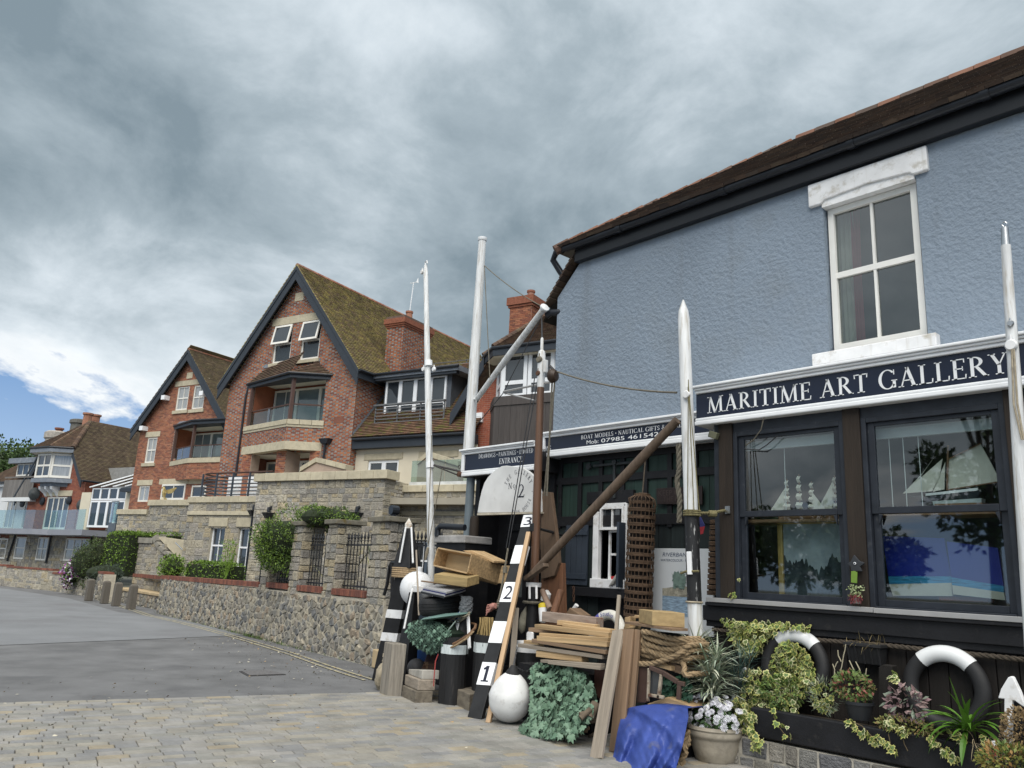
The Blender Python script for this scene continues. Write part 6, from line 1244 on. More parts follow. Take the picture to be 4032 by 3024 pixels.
m5=T('mast','white tapered mast with metal head fitting at right end of shop sign','mast',V((*Yp('q',2206,1100,-7.05).xy,0)));a,b=Yp('q',2204,1000,-7.05),Yp('q',2170,492,-7.05);a0_=a+(a-b)*(a.z/(b.z-a.z));MB().tube([a0_,a,b.lerp(a,.08),b.lerp(a,.079)],[.055,.052,.036,.03],14).obj('pole',MW,m5,smooth=True);dd=(b-a).normalized();MB().tube([b.lerp(a,.08),b,b+dd*.01],[.033,.028,.012],12).obj('head_fitting',MATS['steel'],m5,smooth=True);MB().tube([b+dd*.03+V((cos(q)*.018,0,sin(q)*.022))for q in(0,1,2,3,4,5)],.006,6,closed=True).obj('eye',MATS['steel'],m5)
block(m5,Yp('p',1212,1480,-7.0),.05);block(m5,Yp('p',1208,1370,-7.0),.028,MATS['steel']);
for i,(x0,y0,x1,y1)in enumerate(((1215,1500,1235,1659),(1225,1500,1250,1659))):rope('halyard','pale line led down from block on the right-hand mast',[Yp('p',x0,y0,-6.98),Yp('l',2100+i*40,250,-6.98),Yp('l',2190+i*20,640,-6.98)],.008,MATS['rust_pale'],group='halyards at the shop sign end')
# round-topped name board
tb_=T('name_board','white round-topped board lettered THE GALLERY No 2 BANK HOUSE','sign',Yp('f',1650,745,-7.72));Q=Pl((0,-7.72,0),(-1,0,0),(0,0,1),(0,1,0));out=[(1325,745),(1345,620),(1370,510),(1400,420),(1440,355),(1490,305),(1540,262),(1590,236),(1640,230),(1815,250),(1880,290),(1945,345),(1985,420),(2010,520),(2020,640),(2022,735)]
MB().prism([Yp('f',x,y,-7.72)for x,y in out],(0,-.05,0)).obj('board',mt('board_white',(.60,.60,.59),.5,.14,2,dirt=((.42,.40,.36),6,.62,.8)),tb_,bevel=.008)
MB().hexa([Yp('f',1322,770,-7.70),Yp('f',2022,750,-7.70),Yp('f',2022,750,-7.70)+V((0,-.09,0)),Yp('f',1322,770,-7.70)+V((0,-.09,0))],[Yp('f',1325,748,-7.70),Yp('f',2022,735,-7.70),Yp('f',2022,735,-7.70)+V((0,-.09,0)),Yp('f',1325,748,-7.70)+V((0,-.09,0))]).obj('bottom_rail',mt('rail_worn',(.45,.41,.33),.7,.3,8),tb_)
cc=Yp('f',1765,520,-7.717);lt=MB();inkm=mt('ink',(.012,.014,.03),.5)
def arc_text(mb,s,c,r,a0,a1,h,flip=False):
 n=len(s)
 for i,ch in enumerate(s):
  a=radians(a0+(a1-a0)*(i+.5)/n);rad=V((-cos(a),0,sin(a)));tan=V((-sin(a),0,-cos(a)))*(-1)
  tan=V((sin(a)*-1,0,-cos(a)))*1.0;tan=V((-sin(a),0,-cos(a)))if not flip else V((sin(a),0,cos(a)));up=rad if not flip else-rad
  serif(mb,ch,c+rad*(r if not flip else r+h),tan,up,h,None,align='c',w=.8)
arc_text(lt,'THE GALLERY',cc,.265,158,22,.062);arc_text(lt,'.',cc,.27,8,-8,.06);arc_text(lt,'BANK HOUSE',cc,.255,-112,-20,.055,True)
serif(lt,'N',Yp('f',1660,485,-7.717),(-1,0,0),(0,0,1),.085,.085);serif(lt,'O',Yp('f',1712,475,-7.717),(-1,0,0),(0,0,1),.05,.055);serif(lt,'.',Yp('f',1722,505,-7.717),(-1,0,0),(0,0,1),.05,.02);serif(lt,'2',Yp('f',1765,578,-7.717),(-1,0,0),(0,0,1),.185,.135);lt.obj('lettering',inkm,tb_,fix=False)
# ================================================================== clutter heap, left part
def pxprism(name,c,pts,y,dep,mat,label=None,cat=None,group=None,par=None,bevel=.006,back=(0,0)):
 P=[Yp(c,*p,y)for p in pts];b=MB();b.prism(P,(back[0],-dep,back[1]));o=b.obj(name,mat,par,bevel=bevel)
 return tag(o,label,cat,group)if label else o
def cone_post(name,label,c,top,bl,br,y,mat,dep=.3,cat='buoy',white=True):
 pass
 # grey square post and sandbag
gp0=[Yp('g',250,1330,-6.45),Yp('g',500,1365,-6.42)]
b=MB();P0=hZ(('g',255,1330)),hZ(('g',352,1365)),hZ(('g',500,1368));P0=[P0[0],P0[1],P0[2],P0[0]+P0[2]-P0[1]];zt=[Yp('g',315,762,P0[0].y-.03),Yp('g',400,795,P0[1].y-.03),Yp('g',560,795,P0[2].y-.03)];zt.append(zt[0]+zt[2]-zt[1]);zh=sum(p.z for p in zt)/4;b.hexa(P0,[V((p.x,p.y,zh))for p in zt]);tag(b.obj('timber_post',mt('post_grey',(.23,.205,.17),.85,.3,5,.4,24,stretch=(7,7,.35),dirt=((.12,.105,.085),7,.55,.8)),bevel=.012),'short thick grey timber post standing on the paving edge','post')
t=T('sandbag','crumpled pale sandbag slumped behind the grey timber post','bag',hZ(('g',215,1310)));c=hZ(('g',225,1300))+V((.05,-.16,0));bm_=mt('sack',(.33,.28,.20),.95,.3,9,.6,30)
def blob(c,rx,ry,rz,seed,am=.12,n=18,m=12,mat=None,par=None,name='bag'):
 rr=random.Random(seed);ph=[rr.uniform(0,6.28)for _ in range(8)];vs=[];fs=[]
 for i in range(m+1):
  th=pi*i/m
  for j in range(n):
   p=2*pi*j/n;k=1+am*(sin(3*p+ph[0])*sin(2*th+ph[1])+.6*sin(5*p+ph[2]+3*th)+.4*sin(7*th+ph[3]+2*p));vs.append(c+V((rx*sin(th)*cos(p)*k,ry*sin(th)*sin(p)*k,-rz*cos(th)*k)))
 for i in range(m):
  for j in range(n):fs.append((i*n+j,i*n+(j+1)%n,(i+1)*n+(j+1)%n,(i+1)*n+j))
 return MB().add(vs,fs).obj(name,mat,par,smooth=True)
blob(c+V((0,0,.17)),.16,.14,.19,3,.14,mat=bm_,par=t,name='sack');blob(c+V((.0,-.05,.40)),.11,.09,.1,8,.25,mat=bm_,par=t,name='sack_neck')
# tapered marker posts
def marker(name,label,base,top,rb,rt,bands,rot=.5,nose=None,body=BP,ns=4):
 """square tapered timber; bands = list of (f0, f1, material)"""
 t=T(name,label,'marker post',base);d=top-base
 a=V((cos(rot),sin(rot),0));c_=V((-sin(rot),cos(rot),0))
 def ring(f,g_=0.):r=rb+(rt-rb)*f+g_;p=base+d*f;return[p+(a*cos(pi/4+2*pi*k/ns)+c_*sin(pi/4+2*pi*k/ns))*r*1.414 for k in range(ns)]
 MB().hexa(ring(0),ring(1)).obj('timber',body,t,bevel=.008)if ns==4 else MB().tube([base,top],[rb,rt],ns).obj('timber',body,t,smooth=True)
 for f0,f1,m in bands:(MB().hexa(ring(f0,.004),ring(f1,.004))if ns==4 else MB().tube([base+d*f0,base+d*f1],[rb+(rt-rb)*f0+.004,rb+(rt-rb)*f1+.004],ns)).obj('painted_band',m,t)
 if nose:MB().lathe(top,[(rt*1.25,0),(rt*1.3,nose*.4),(0,nose)],ns,ax=d).obj('point',mt('point_worn',(.55,.53,.48),.6,.3,9,dirt=((.30,.16,.06),12,.5,.65)),t)
 return t
bs=V((10.55,-7.15,0));tp=Yp('f',560,1440,-7.15);mk=marker('spar_marker','tall black spar marker with white bands and rope collar at the wall',bs,tp,.15,.13,[(.38,.46,WP),(.60,.68,WP)],.35)
cn=marker('topmark','black tapered topmark with white edges and pointed white tip',Yp('f',560,1345,-7.15),Yp('f',578,915,-7.15),.155,.055,[],.35,.16)
for(x0,y0),(x1,y1)in(((478,1288),(547,900)),((625,1290),(607,900))):plank('white_edge',Yp('f',x0,y0,-6.98),Yp('f',x1,y1,-7.06),.028,.02,WP,cn,up=(0,1,0))
rc=MB();c=Yp('f',545,1395,-7.15);[rc.tube([c+V((cos(q*.4)*.20,sin(q*.4)*.20,-.06+k*.03))for q in range(16)],.017,6,closed=True)for k in range(5)];tag(rc.obj('rope_collar',MATS['rope_tan'],smooth=True),'tan rope turns bound round the black spar marker','rope')
t=T('bent_tube','bent black iron tube leaning beside the black spar marker','tube',Yp('g',320,230,-7.2));MB().tube([Yp('f',310,1640,-7.2),Yp('f',345,1520,-7.2),Yp('f',370,1330,-7.2),Yp('f',395,1285,-7.2),Yp('f',450,1290,-7.2)],.026,8).obj('tube',BP,t,smooth=True);MB().tube([Yp('f',400,1300,-7.2),Yp('g',400,330,-7.2)],.03,8).obj('leg',BP,t)
bs2=V((*Yp('g',560,750,-6.85).xy,0));mk2=marker('spar_marker','short black tapered marker with single white edge before the lettered buoy',bs2,Yp('g',640,225,-6.95),.13,.055,[],.2)
plank('white_edge',Yp('g',528,625,-6.72),Yp('g',618,185,-6.88),.028,.02,WP,mk2,up=(0,1,0));pxprism('white_top','g',[(605,225),(618,150),(672,160),(678,225)],-6.88,.12,WP,par=mk2)
plank('stick',Yp('g',690,480,-6.7),Yp('f',660,1150,-6.9),.022,.022,WOODG);tag(bpy.context.scene.objects['stick'],'thin upright weathered stick leaning beside the lettered buoy','stick')
c=Yp('g',655,185,-7.1);bu=T('lettered_buoy','round white mooring buoy with black letters OSE wedged beside crates','buoy',c-V((0,0,.25)));wb_=mt('buoy_white',(.68,.69,.70),.4,.12,3,dirt=((.46,.44,.41),5,.55,.8))
MB().lathe(c-V((0,0,.25)),[(0,0)]+[(.25*sin(pi*i/16),.25-.25*cos(pi*i/16))for i in range(1,15)]+[(.07,.475),(.045,.5),(.045,.56),(.0,.565)],28,ax=(-.12,.0,1)).obj('float',wb_,bu,smooth=True)
lt=MB();cu_dir=(EYEP-c);cu_dir.z=0;cu_dir.normalize();rgt=V((-cu_dir.y,cu_dir.x,0))
for i,ch in enumerate('OSE'):
 a_=-.62+i*.28;n_=cu_dir*cos(a_)+rgt*sin(a_)*1.0;tn=rgt*cos(a_)-cu_dir*sin(a_);zc=.0;serif(lt,ch,c+n_*.2485-V((0,0,.05)),tn,V((0,0,1))-n_*.05,.10,None,align='c',w=.85)
lt.obj('lettering',inkm,bu,fix=False)
# stone-topped locker and pipe by the mast
t=T('slab_locker','dark locker topped with worn stone slab beside white mast','locker',V((*Yp('f',1030,1200,-7.75).xy,0)));s_=[Yp('f',870,1070,-7.6),Yp('f',1185,1070,-7.6)];MB().box2((s_[1].x,-8.1,0),(s_[0].x,-7.62,s_[0].z)).obj('body',BT,t);MB().box2((s_[1].x-.03,-8.12,s_[0].z),(s_[0].x+.03,-7.58,s_[0].z+.11)).obj('slab',mt('slab',(.33,.32,.31),.85,.3,7,.4,20),t,bevel=.015)
MB().tube([Yp('f',895,1000,-7.6),Yp('f',895,920,-7.6),Yp('f',925,890,-7.6),Yp('f',1190,905,-7.7)],.05,10).obj('pipe',MATS['gutter_black'],t,smooth=True)
# crate, block, frames, tyre
F=[Yp('f',895,1135,-6.95),Yp('f',1255,1200,-6.85),Yp('f',1212,1392,-6.85),Yp('f',850,1308,-6.95)];D=Yp('f',1590,1330,-7.45)-F[1];Bk=[p+D for p in F];cr=T('open_crate','open pine crate lying on its side on top of the heap','crate',F[3])
def slab(par,name,a,b,c_,d_,th,mat):n=(b-a).cross(d_-a).normalized()*th;return MB().hexa([a,b,c_,d_],[a+n,b+n,c_+n,d_+n]).obj(name,mat,par,bevel=.003)
for(i,j)in((0,1),(1,2),(2,3),(3,0)):slab(cr,'side',F[i],F[j],Bk[j],Bk[i],.02,WOODP)
slab(cr,'bottom',F[0].lerp(Bk[0],.35),F[1].lerp(Bk[1],.35),F[2].lerp(Bk[2],.35),F[3].lerp(Bk[3],.35),.01,mt('pine_pale',(.52,.38,.21),.65,.2,3,stretch=(.3,5,5)))
pxprism('pine_board','f',[(1165,1155),(1255,1152),(1505,1265),(1500,1290),(1260,1200)],-7.2,.25,WOODP,'pine board lying on top of the open crate','board');pxprism('pine_board','f',[(1590,1320),(1715,1320),(1655,1520),(1545,1510)],-7.3,.03,WOODP,'orange pine panel standing beside the open crate','board')
b=MB();q=[Yp('f',855,1410,-6.75),Yp('f',1215,1455,-6.72),Yp('f',1350,1420,-7.02),Yp('f',1000,1380,-7.05)];b.hexa([p-V((0,0,.115))for p in q],q);tag(b.obj('timber_block',mt('block_pine',(.36,.26,.12),.75,.3,4,.2,20,stretch=(.4,5,5)),bevel=.006),'sawn timber block lying under the open crate','timber block')
t=T('picture_frames','pile of dark picture frames lying flat on the tyre','picture frames',Yp('g',950,280,-6.8));
for k in range(4):
 q=[Yp('g',710+k*10,215-k*14,-6.72),Yp('g',965+k*8,270-k*16,-6.6),Yp('g',1200,215-k*16,-7.05),Yp('g',860+k*15,155-k*8,-7.2)];MB().hexa([p-V((0,0,.028))for p in q],q).obj('frame',[BP,mt('frame_silver',(.35,.35,.36),.4,.1),mt('frame_blue',(.03,.03,.11),.4),MATS['frame_silver']][k],t,bevel=.003)
plank('batten',Yp('g',720,105,-6.85),Yp('g',1180,165,-6.85),.03,.02,WOODB);tag(sc.objects['batten'],'dark batten lying across the picture frames','batten')
tc_=Yp('g',925,370,-6.95);ty=T('tyre','worn black car tyre lying flat in the heap','tyre',tc_-V((0,0,.12)));rub=mt('rubber',(.018,.018,.019),.7,.25,12,.2,40)
tyd=V((.05,.12,1)).normalized();prof=[(.17,-.09),(.2,-.11),(.26,-.115),(.29,-.085),(.298,-.045),(.292,-.04),(.3,-.035),(.3,-.003),(.293,0),(.3,.003),(.3,.035),(.292,.04),(.298,.045),(.29,.085),(.26,.115),(.2,.11),(.17,.09),(.17,-.09)];MB().lathe(tc_,prof,36,ax=tyd).obj('tread',rub,ty,smooth=True)
tag(MB().lathe(Yp('g',990,490,-6.75),[(0,-.02),(.3,-.015),(.34,.0),(.3,.02),(.0,.04)],24,ax=(.15,.1,1)).obj('plastic_lid',mt('plastic_green',(.12,.20,.18),.4,.1),smooth=True),'pale green plastic lid under the tyre','lid')
# piles: two black posts with a white band, cage topmark, hoop and string reel
def pile(cx,cy,r,h,lab):
 t=T('timber_pile',lab,'pile',(cx,cy,0));pr=[];b=MB();n=20;rr=random.Random(int(cx*100));ph=[rr.uniform(.94,1.05)for _ in range(n)]
 vs=[V((cx+cos(2*pi*j/n)*r*ph[j],cy+sin(2*pi*j/n)*r*ph[j],z))for z in(0,h)for j in range(n)];b.add(vs,[(j,(j+1)%n,n+(j+1)%n,n+j)for j in range(n)]+[tuple(range(n,2*n))]);b.obj('trunk',mt('pile_black',(.013,.013,.014),.6,.35,5,.5,30,stretch=(5,5,.4),dirt=((.06,.055,.05),8,.6,.8)),t)
 vs=[V((cx+cos(2*pi*j/n)*(r*ph[j]+.004),cy+sin(2*pi*j/n)*(r*ph[j]+.004),z))for z in(h*.76,h*.90)for j in range(n)];MB().add(vs,[(j,(j+1)%n,n+(j+1)%n,n+j)for j in range(n)]).obj('white_band',mt('band_white',(.55,.60,.60),.6,.2,6,dirt=((.02,.02,.02),14,.62,.66),stretch=(6,6,.7)),t);return t
pf=hZ(('g',965,1470));pile(pf.x+.1,pf.y-.19,.165,.80,'black timber pile with white band, foremost of the pair');pile(pf.x-.26,pf.y-.42,.17,.86,'black timber pile with white band, tucked behind its neighbour')
cgb=Yp('g',1130,890,-6.95);cg=T('cone_topmark','black cone topmark with white ribs wound with grey twine','topmark',cgb);MB().tube([cgb,Yp('g',1190,440,-6.95)],[.24,.06],16).obj('cone',BP,cg,smooth=True)
for(x0,y0),(x1,y1)in(((1060,800),(1145,440)),((1240,840),(1225,460))):plank('white_rib',Yp('g',x0,y0,-6.74),Yp('g',x1,y1,-6.87),.05,.02,WP,cg,up=(0,1,0))
re=MB();c0,c1=Yp('g',1195,460,-6.93),Yp('g',1215,275,-6.93);rr=random.Random(3);re.tube([c0.lerp(c1,i/60)+V((cos(i*1.1)*(.088-.03*abs(i/60-.4)),sin(i*1.1)*(.088-.03*abs(i/60-.4)),rr.uniform(-.004,.004)))for i in range(61)],.011,5);re.tube([c0,c1],.075,12);re.obj('twine',mt('twine_grey',(.17,.18,.19),.9,.2,40),cg,smooth=True)
hoop=[Yp('g',x,y,yy)for x,y,yy in((965,840,-6.6),(1010,815,-6.58),(1110,770,-6.58),(1220,700,-6.62),(1300,620,-6.7),(1310,580,-6.95),(1230,560,-7.1),(1130,575,-7.1),(1050,610,-7.0),(975,700,-6.85),(945,800,-6.7))]
tag(MB().tube(hoop,.018,8,closed=True).obj('wooden_hoop',mt('hoop',(.17,.095,.05),.7,.3,10),smooth=True),'brown bent wooden hoop hung round the cone topmark','hoop');tag(twist(MB(),[p+V((.0,.02,-.035))for p in hoop[:5]],.014).obj('rope',MATS['rope_tan'],smooth=True),'tan rope lying along the wooden hoop','rope')
rr=random.Random(4);tn=MB()
for k in range(5):P=[Yp('g',875+i*60+rr.uniform(-12,12),620-i*28+30*sin(i*1.4+k)+k*9+rr.uniform(-8,8),-6.78-.02*k)for i in range(7)];tn.tube(P,.009,5)
tag(tn.obj('tangled_rope',mt('rope_buff',(.28,.255,.19),.9,.2,30),smooth=True),'tangle of thin buff rope over the green net','rope')
pxprism('blue_sheet','g',[(1010,600),(1060,500),(1120,440),(1130,480),(1060,600),(1015,630)],-6.85,.05,mt('blue_plastic',(.02,.10,.35),.4,.2),'scrap of bright blue plastic sheet beside the cone topmark','plastic sheet')
rope('cord','thin red cord hanging down beside the black piles',[Yp('g',900,900,-6.55),Yp('g',870,980,-6.5),Yp('g',855,1150,-6.45),Yp('g',850,1250,-6.45)],.008,mt('cord_red',(.25,.04,.035),.8));rope('cord','pale green cord looping over the green net',[Yp('g',895,880,-6.6),Yp('g',920,780,-6.62),Yp('g',1000,650,-6.65),Yp('g',1090,540,-6.7)],.009,mt('cord_pale',(.42,.52,.46),.8))
# sleepers, slab, float, rake
def sleeper(c,pts,h,label,mat):q=[hZ((c,*p),0)if len(p)==2 else hZ((c,p[0],p[1]),p[2])for p in pts];b=MB();b.hexa([p for p in q],[p+V((0,0,h))for p in q]);return tag(b.obj('sleeper',mat,bevel=.01),label,'sleeper')
slm=mt('sleeper_wood',(.17,.145,.11),.9,.3,5,.4,20,stretch=(.6,3,3),dirt=((.07,.06,.05),6,.5,.75));q0,q1,q2=hZ(('g',500,1370)),hZ(('g',645,1442)),hZ(('g',835,1440));q3=q0+q2-q1
b=MB();b.hexa([q0,q1,q2,q3],[p+V((0,0,.15))for p in(q0,q1,q2,q3)]);tag(b.obj('sleeper',slm,bevel=.012),'dark weathered sleeper offcut lying on the paving, lowest of its stack','sleeper');off=V((0,-.03,.152));b=MB();b.hexa([p+off for p in(q0,q1,q2,q3)],[p+off+V((0,0,.13))for p in(q0,q1,q2,q3)]);tag(b.obj('sleeper',WOODG,bevel=.012),'brown sleeper offcut lying on top of a darker one','sleeper')
off=V((.0,-.08,.284));b=MB();b.hexa([p+off for p in(q0,q1,q2,q3)],[p+off+V((0,0,.06+.05*(i in(1,2))))for i,p in enumerate((q0,q1,q2,q3))]);tag(b.obj('painted_slab',mt('slab_pale',(.36,.34,.30),.8,.3,6),bevel=.008),'flaking pale painted slab on top of the sleepers','slab')
q0,q1,q2=hZ(('g',1085,1460)),hZ(('g',1230,1530)),hZ(('g',1400,1500));q3=q0+q2-q1;b=MB();b.hexa([q0,q1,q2,q3],[p+V((0,0,.2))for p in(q0,q1,q2,q3)]);tag(b.obj('sleeper',slm,bevel=.012),'dark sleeper between black pile and number board','sleeper')
tag(MB().lathe(Yp('g',660,1055,-6.85)-V((0,0,.13)),[(.13*sin(pi*i/12)+.001,.13-.13*cos(pi*i/12))for i in range(13)],20).obj('net_float',mt('float_dark',(.06,.06,.065),.6,.3,8),smooth=True),'dark grey round net float behind the sleepers','float')
rk=T('metal_rake','rusty wire rake leaning behind the sleepers','rake',Yp('g',760,1130,-6.75));
for i in range(12):MB().tube([Yp('g',700+i*13,1130,-6.7),Yp('g',782+i*8,905,-6.85)],.004,5).obj('tine',MATS['rust'],rk)
MB().tube([Yp('g',740,1020,-6.76),Yp('g',860,1020,-6.76)],.007,5).obj('bar',MATS['rust'],rk)
pxprism('blue_crate','g',[(665,980),(672,850),(790,895),(770,985)],-6.95,.2,mt('crate_blue',(.015,.05,.16),.5,.2),'dark blue plastic box behind the rake','box')
# number board leaning, with batten and pale strip
nb0,nb1=hZ(('g',1305,1610),.0),Yp('f',1905,795,-7.42);U=(nb1-nb0);NL=U.length;U.normalize();sdv=V((-1,-.25,0));sdv=(sdv-U*sdv.dot(U)).normalized();nrm=sdv.cross(U);nrm=nrm if nrm.dot(EYEP-nb0)>0 else-nrm
nbT=T('number_board','black and white tide gauge board lettered 1 and 2 leaning on the mast','tide board',nb0);wdt=.19
MB().obox(nb0+U*NL/2,U*NL/2,sdv*wdt/2,nrm*.03).obj('board',BP,nbT,bevel=.004)
def band(f0,f1):MB().obox(nb0+U*NL*(f0+f1)/2+nrm*.003,U*NL*(f1-f0)/2,sdv*(wdt/2+.0015),nrm*.0305).obj('white_band',MATS['band_white']if False else MATS['white_gloss'],nbT)
def fr_of(c,x,y):
 d=ray(c,x,y);k=nrm.dot(nb0);P=EYEP+d*((k-nrm.dot(EYEP))/nrm.dot(d));return(P-nb0).dot(U)/NL
bd_=[(('g',1370,1245),('g',1430,1000)),(('g',1530,790),('g',1570,555)),(('g',1640,345),('g',1690,130)),(('f',1760,1310),('f',1810,1110)),(('f',1880,910),('f',1910,780))]
FB=[(fr_of(*a),fr_of(*b))for a,b in bd_]
for f0,f1 in FB:band(f0,f1)
lt=MB()
for(f0,f1),ch in((FB[0],'1'),(FB[2],'2'),(FB[4],'3')):h_=(f1-f0)*NL;sans(lt,ch,nb0+U*(NL*f0+h_*.14)+nrm*.0355,sdv,U,h_*.70,.115,'c')if ch!='1' else[lt.quad(*[nb0+U*(NL*f0+h_*(.14+y))+nrm*.0355+sdv*x for x,y in q])for q in([(-.018,0),(.022,0),(.022,.7),(-.018,.7)],[(-.05,.52),(-.0182,.54),(-.0182,.7),(-.03,.64),(-.05,.6)],[(-.05,0),(-.0182,0),(-.0182,.06),(-.05,.06)],[(.0222,0),(.055,0),(.055,.06),(.0222,.06)])]
lt.obj('numerals',inkm,nbT,fix=False)
pl_=[Yp('g',1440,1655,-6.22),Yp('f',1890,950,-7.25)];tag(plank('pine_batten',hZ(('g',1445,1655)),Yp('f',1885,960,-7.28),.055,.055,mt('batten_pine',(.46,.31,.18),.6,.2,3,stretch=(.3,5,5))),'long pale pine batten leaning against the number board','batten');tag(plank('blue_strip',hZ(('g',1365,1610)),Yp('g',1590,780,-6.9),.05,.03,mt('strip_blue',(.33,.42,.46),.6,.15)),'pale blue painted strip leaning behind the pine batten','strip')
tag(plank('grey_batten',Yp('g',1700,1110,-6.75),Yp('g',1750,400,-7.0),.07,.04,WOODG),'grey weathered batten standing behind the white pear buoy','batten');tag(plank('dark_plank',Yp('g',1500,1330,-6.8),Yp('g',1690,640,-7.0),.10,.04,mt('plank_dark',(.06,.07,.085),.7,.2)),'dark slate-blue plank leaning behind the pine batten','plank')
wp_=MB();c=Yp('g',1630,375,-7.12);[wp_.tube([c+U*(k*.034-.05)+sdv*(.12*cos(q*.4))+nrm*(.085*sin(q*.4))for q in range(16)],.017,6,closed=True)for k in range(4)];tag(wp_.obj('rope_turns',MATS['rope_grey'],smooth=True),'grey rope turns bound round the number board','rope')
yr=MB();rr=random.Random(8)
for k in range(7):x0=1350+k*22;P=[Yp('g',x0+10*sin(i+k)+(5-i)*2-30*(i/6),500+i*(60+k*13)*(1 if k%2 else.8),-6.85)for i in range(8)];yr.tube(P,.014,6)
tag(yr.obj('hanging_rope',mt('rope_gold',(.33,.235,.10),.9,.25,30),smooth=True),'hank of golden rope hanging behind the number board','rope')
gh=T('rubber_glove','pink rubber glove resting on the heap beside the number board','glove',Yp('g',1490,430,-7.0));pk=mt('glove_pink',(.42,.20,.165),.6,.2,12);c=Yp('g',1500,380,-7.0);b=MB();b.tube([c+V((-.05,0,.01)),c,c+V((.05,0,-.01))],[.035,.045,.03],10)
b.obj('palm',pk,gh,smooth=True)
for k in range(4):MB().tube([c+V((.03,.01-.012*k,.02-.02*k)),c+V((.085,.02,.01-.03*k)),c+V((.11,.02,-.03-.03*k))],[.012,.011,.007],6).obj('finger',pk,gh,smooth=True)
MB().tube([c+V((.0,.03,-.02)),c+V((.03,.04,-.06)),c+V((.05,.04,-.08))],[.014,.012,.008],6).obj('thumb',pk,gh,smooth=True)
# pear buoy with chain
c=Yp('g',1680,1400,-6.42);pb2=T('pear_buoy','large white pear-shaped buoy with dark neck hanging from chain','buoy',c-V((0,0,.255)));r_=.235;prof=[(0.001,-r_)]+[(r_*sin(a),-r_*cos(a))for a in[pi*i/20 for i in range(1,11)]]+[(.243,.04),(.225,.10),(.19,.17),(.15,.225),(.10,.27),(.06,.295)];ax_=V((-.10,0,1));MB().lathe(c,prof,32,ax=ax_).obj('float',mt('buoy_dirty',(.66,.66,.65),.45,.14,4,dirt=((.33,.31,.28),7,.56,.78)),pb2,smooth=True)
MB().lathe(c+ax_.normalized()*.285,[(.085,-.03),(.075,.02),(.045,.06),(.03,.085),(0,.09)],16,ax=ax_).obj('neck',rub,pb2,smooth=True)
def chain(name,label,pts,s=.022,mat=None):
 t=T(name,label,'chain',pts[0]);m=mat or MATS['steel_dull'];L_=0;P=[V(p)for p in pts];seg=[]
 for a,b in zip(P,P[1:]):
  n=max(1,int((b-a).length/(s*1.3)))
  for i in range(n):seg.append((a.lerp(b,(i+.5)/n),(b-a).normalized()))
 for i,(p,d)in enumerate(seg):
  sd=d.cross(V((.3,.9,.2))).normalized();sd=sd if i%2 else d.cross(sd);MB().tube([p+d*s*.8*cos(q*pi/4)+sd*s*.45*sin(q*pi/4)for q in range(8)],s*.16,5,closed=True).obj('link',m,t)
mt('steel_dull',(.12,.12,.125),.5,.3,20,metal=.6)
nk=c+ax_.normalized()*.37;chain('chain','steel chain running from pear buoy up to the can buoy',[nk,Yp('g',1740,930,-6.8),Yp('g',1755,820,-6.85)]);chain('chain','steel chain running sideways from pear buoy neck to the ivy screen',[nk,Yp('g',1850,1095,-6.7),Yp('g',1920,1060,-6.7)])
pxprism('cardboard_box','g',[(1815,1170),(1880,1110),(1935,1190),(1870,1255)],-6.75,.12,mt('cardboard',(.30,.19,.11),.85,.15),'small brown cardboard box beside the pear buoy','box');tag(pxprism('wood_blocks','g',[(1860,1260),(1990,1210),(1990,1450),(1880,1470)],-6.85,.3,WOODG),'grey timber block standing behind the pear buoy','timber block')
# can buoy at foot of brown mast
cb_=Yp('i',225,1000,-7.15);t=T('can_buoy','black can buoy with white top and lifting lug','buoy',V((cb_.x,cb_.y,.35)));zt=Yp('i',225,845,-7.15).z;zw=Yp('i',225,760,-7.15).z;MB().tube([V((cb_.x,cb_.y,.3)),V((cb_.x,cb_.y,zt))],.17,20).obj('can',BP,t,smooth=True);MB().lathe((cb_.x,cb_.y,zt),[(.18,-.03),(.185,.03),(.16,.05),(.16,zw-zt),(.0,zw-zt+.01)],20).obj('top',WP,t,smooth=True);pxprism('lug','i',[(200,750),(200,670),(215,655),(250,655),(265,670),(265,750)],-7.1,.03,WP,par=t);MB().lathe((cb_.x,cb_.y,0),[(.2,0),(.2,.3),(.0,.3)],4).obj('stand',BT,t)
tm=Yp('h',280,1520,-7.35);t=T('mast_step','black mast foot with white collar and white ribs','mast step',V((tm.x,tm.y,0)));lo=Yp('i',270,700,-7.3).z;MB().tube([V((tm.x,tm.y,lo-.3)),V((tm.x,tm.y,lo)),V((tm.x,tm.y,tm.z))],[.09,.085,.075],14).obj('foot',BP,t,smooth=True);MB().tube([tm-V((0,0,.035)),tm+V((0,0,.02))],[.098,.1],16).obj('collar',WP,t,smooth=True)
for x in(235,310):plank('rib',Yp('i',x+2,300,-7.22),Yp('i',x,155,-7.22),.028,.02,WP,t,up=(0,1,0))
MB().tube([V((tm.x+cos(q*.63)*.12,tm.y+sin(q*.63)*.12,Yp('i',270,340,-7.25).z))for q in range(10)],.02,6,closed=True).obj('rope_ring',MATS['rope_grey'],t,smooth=True)
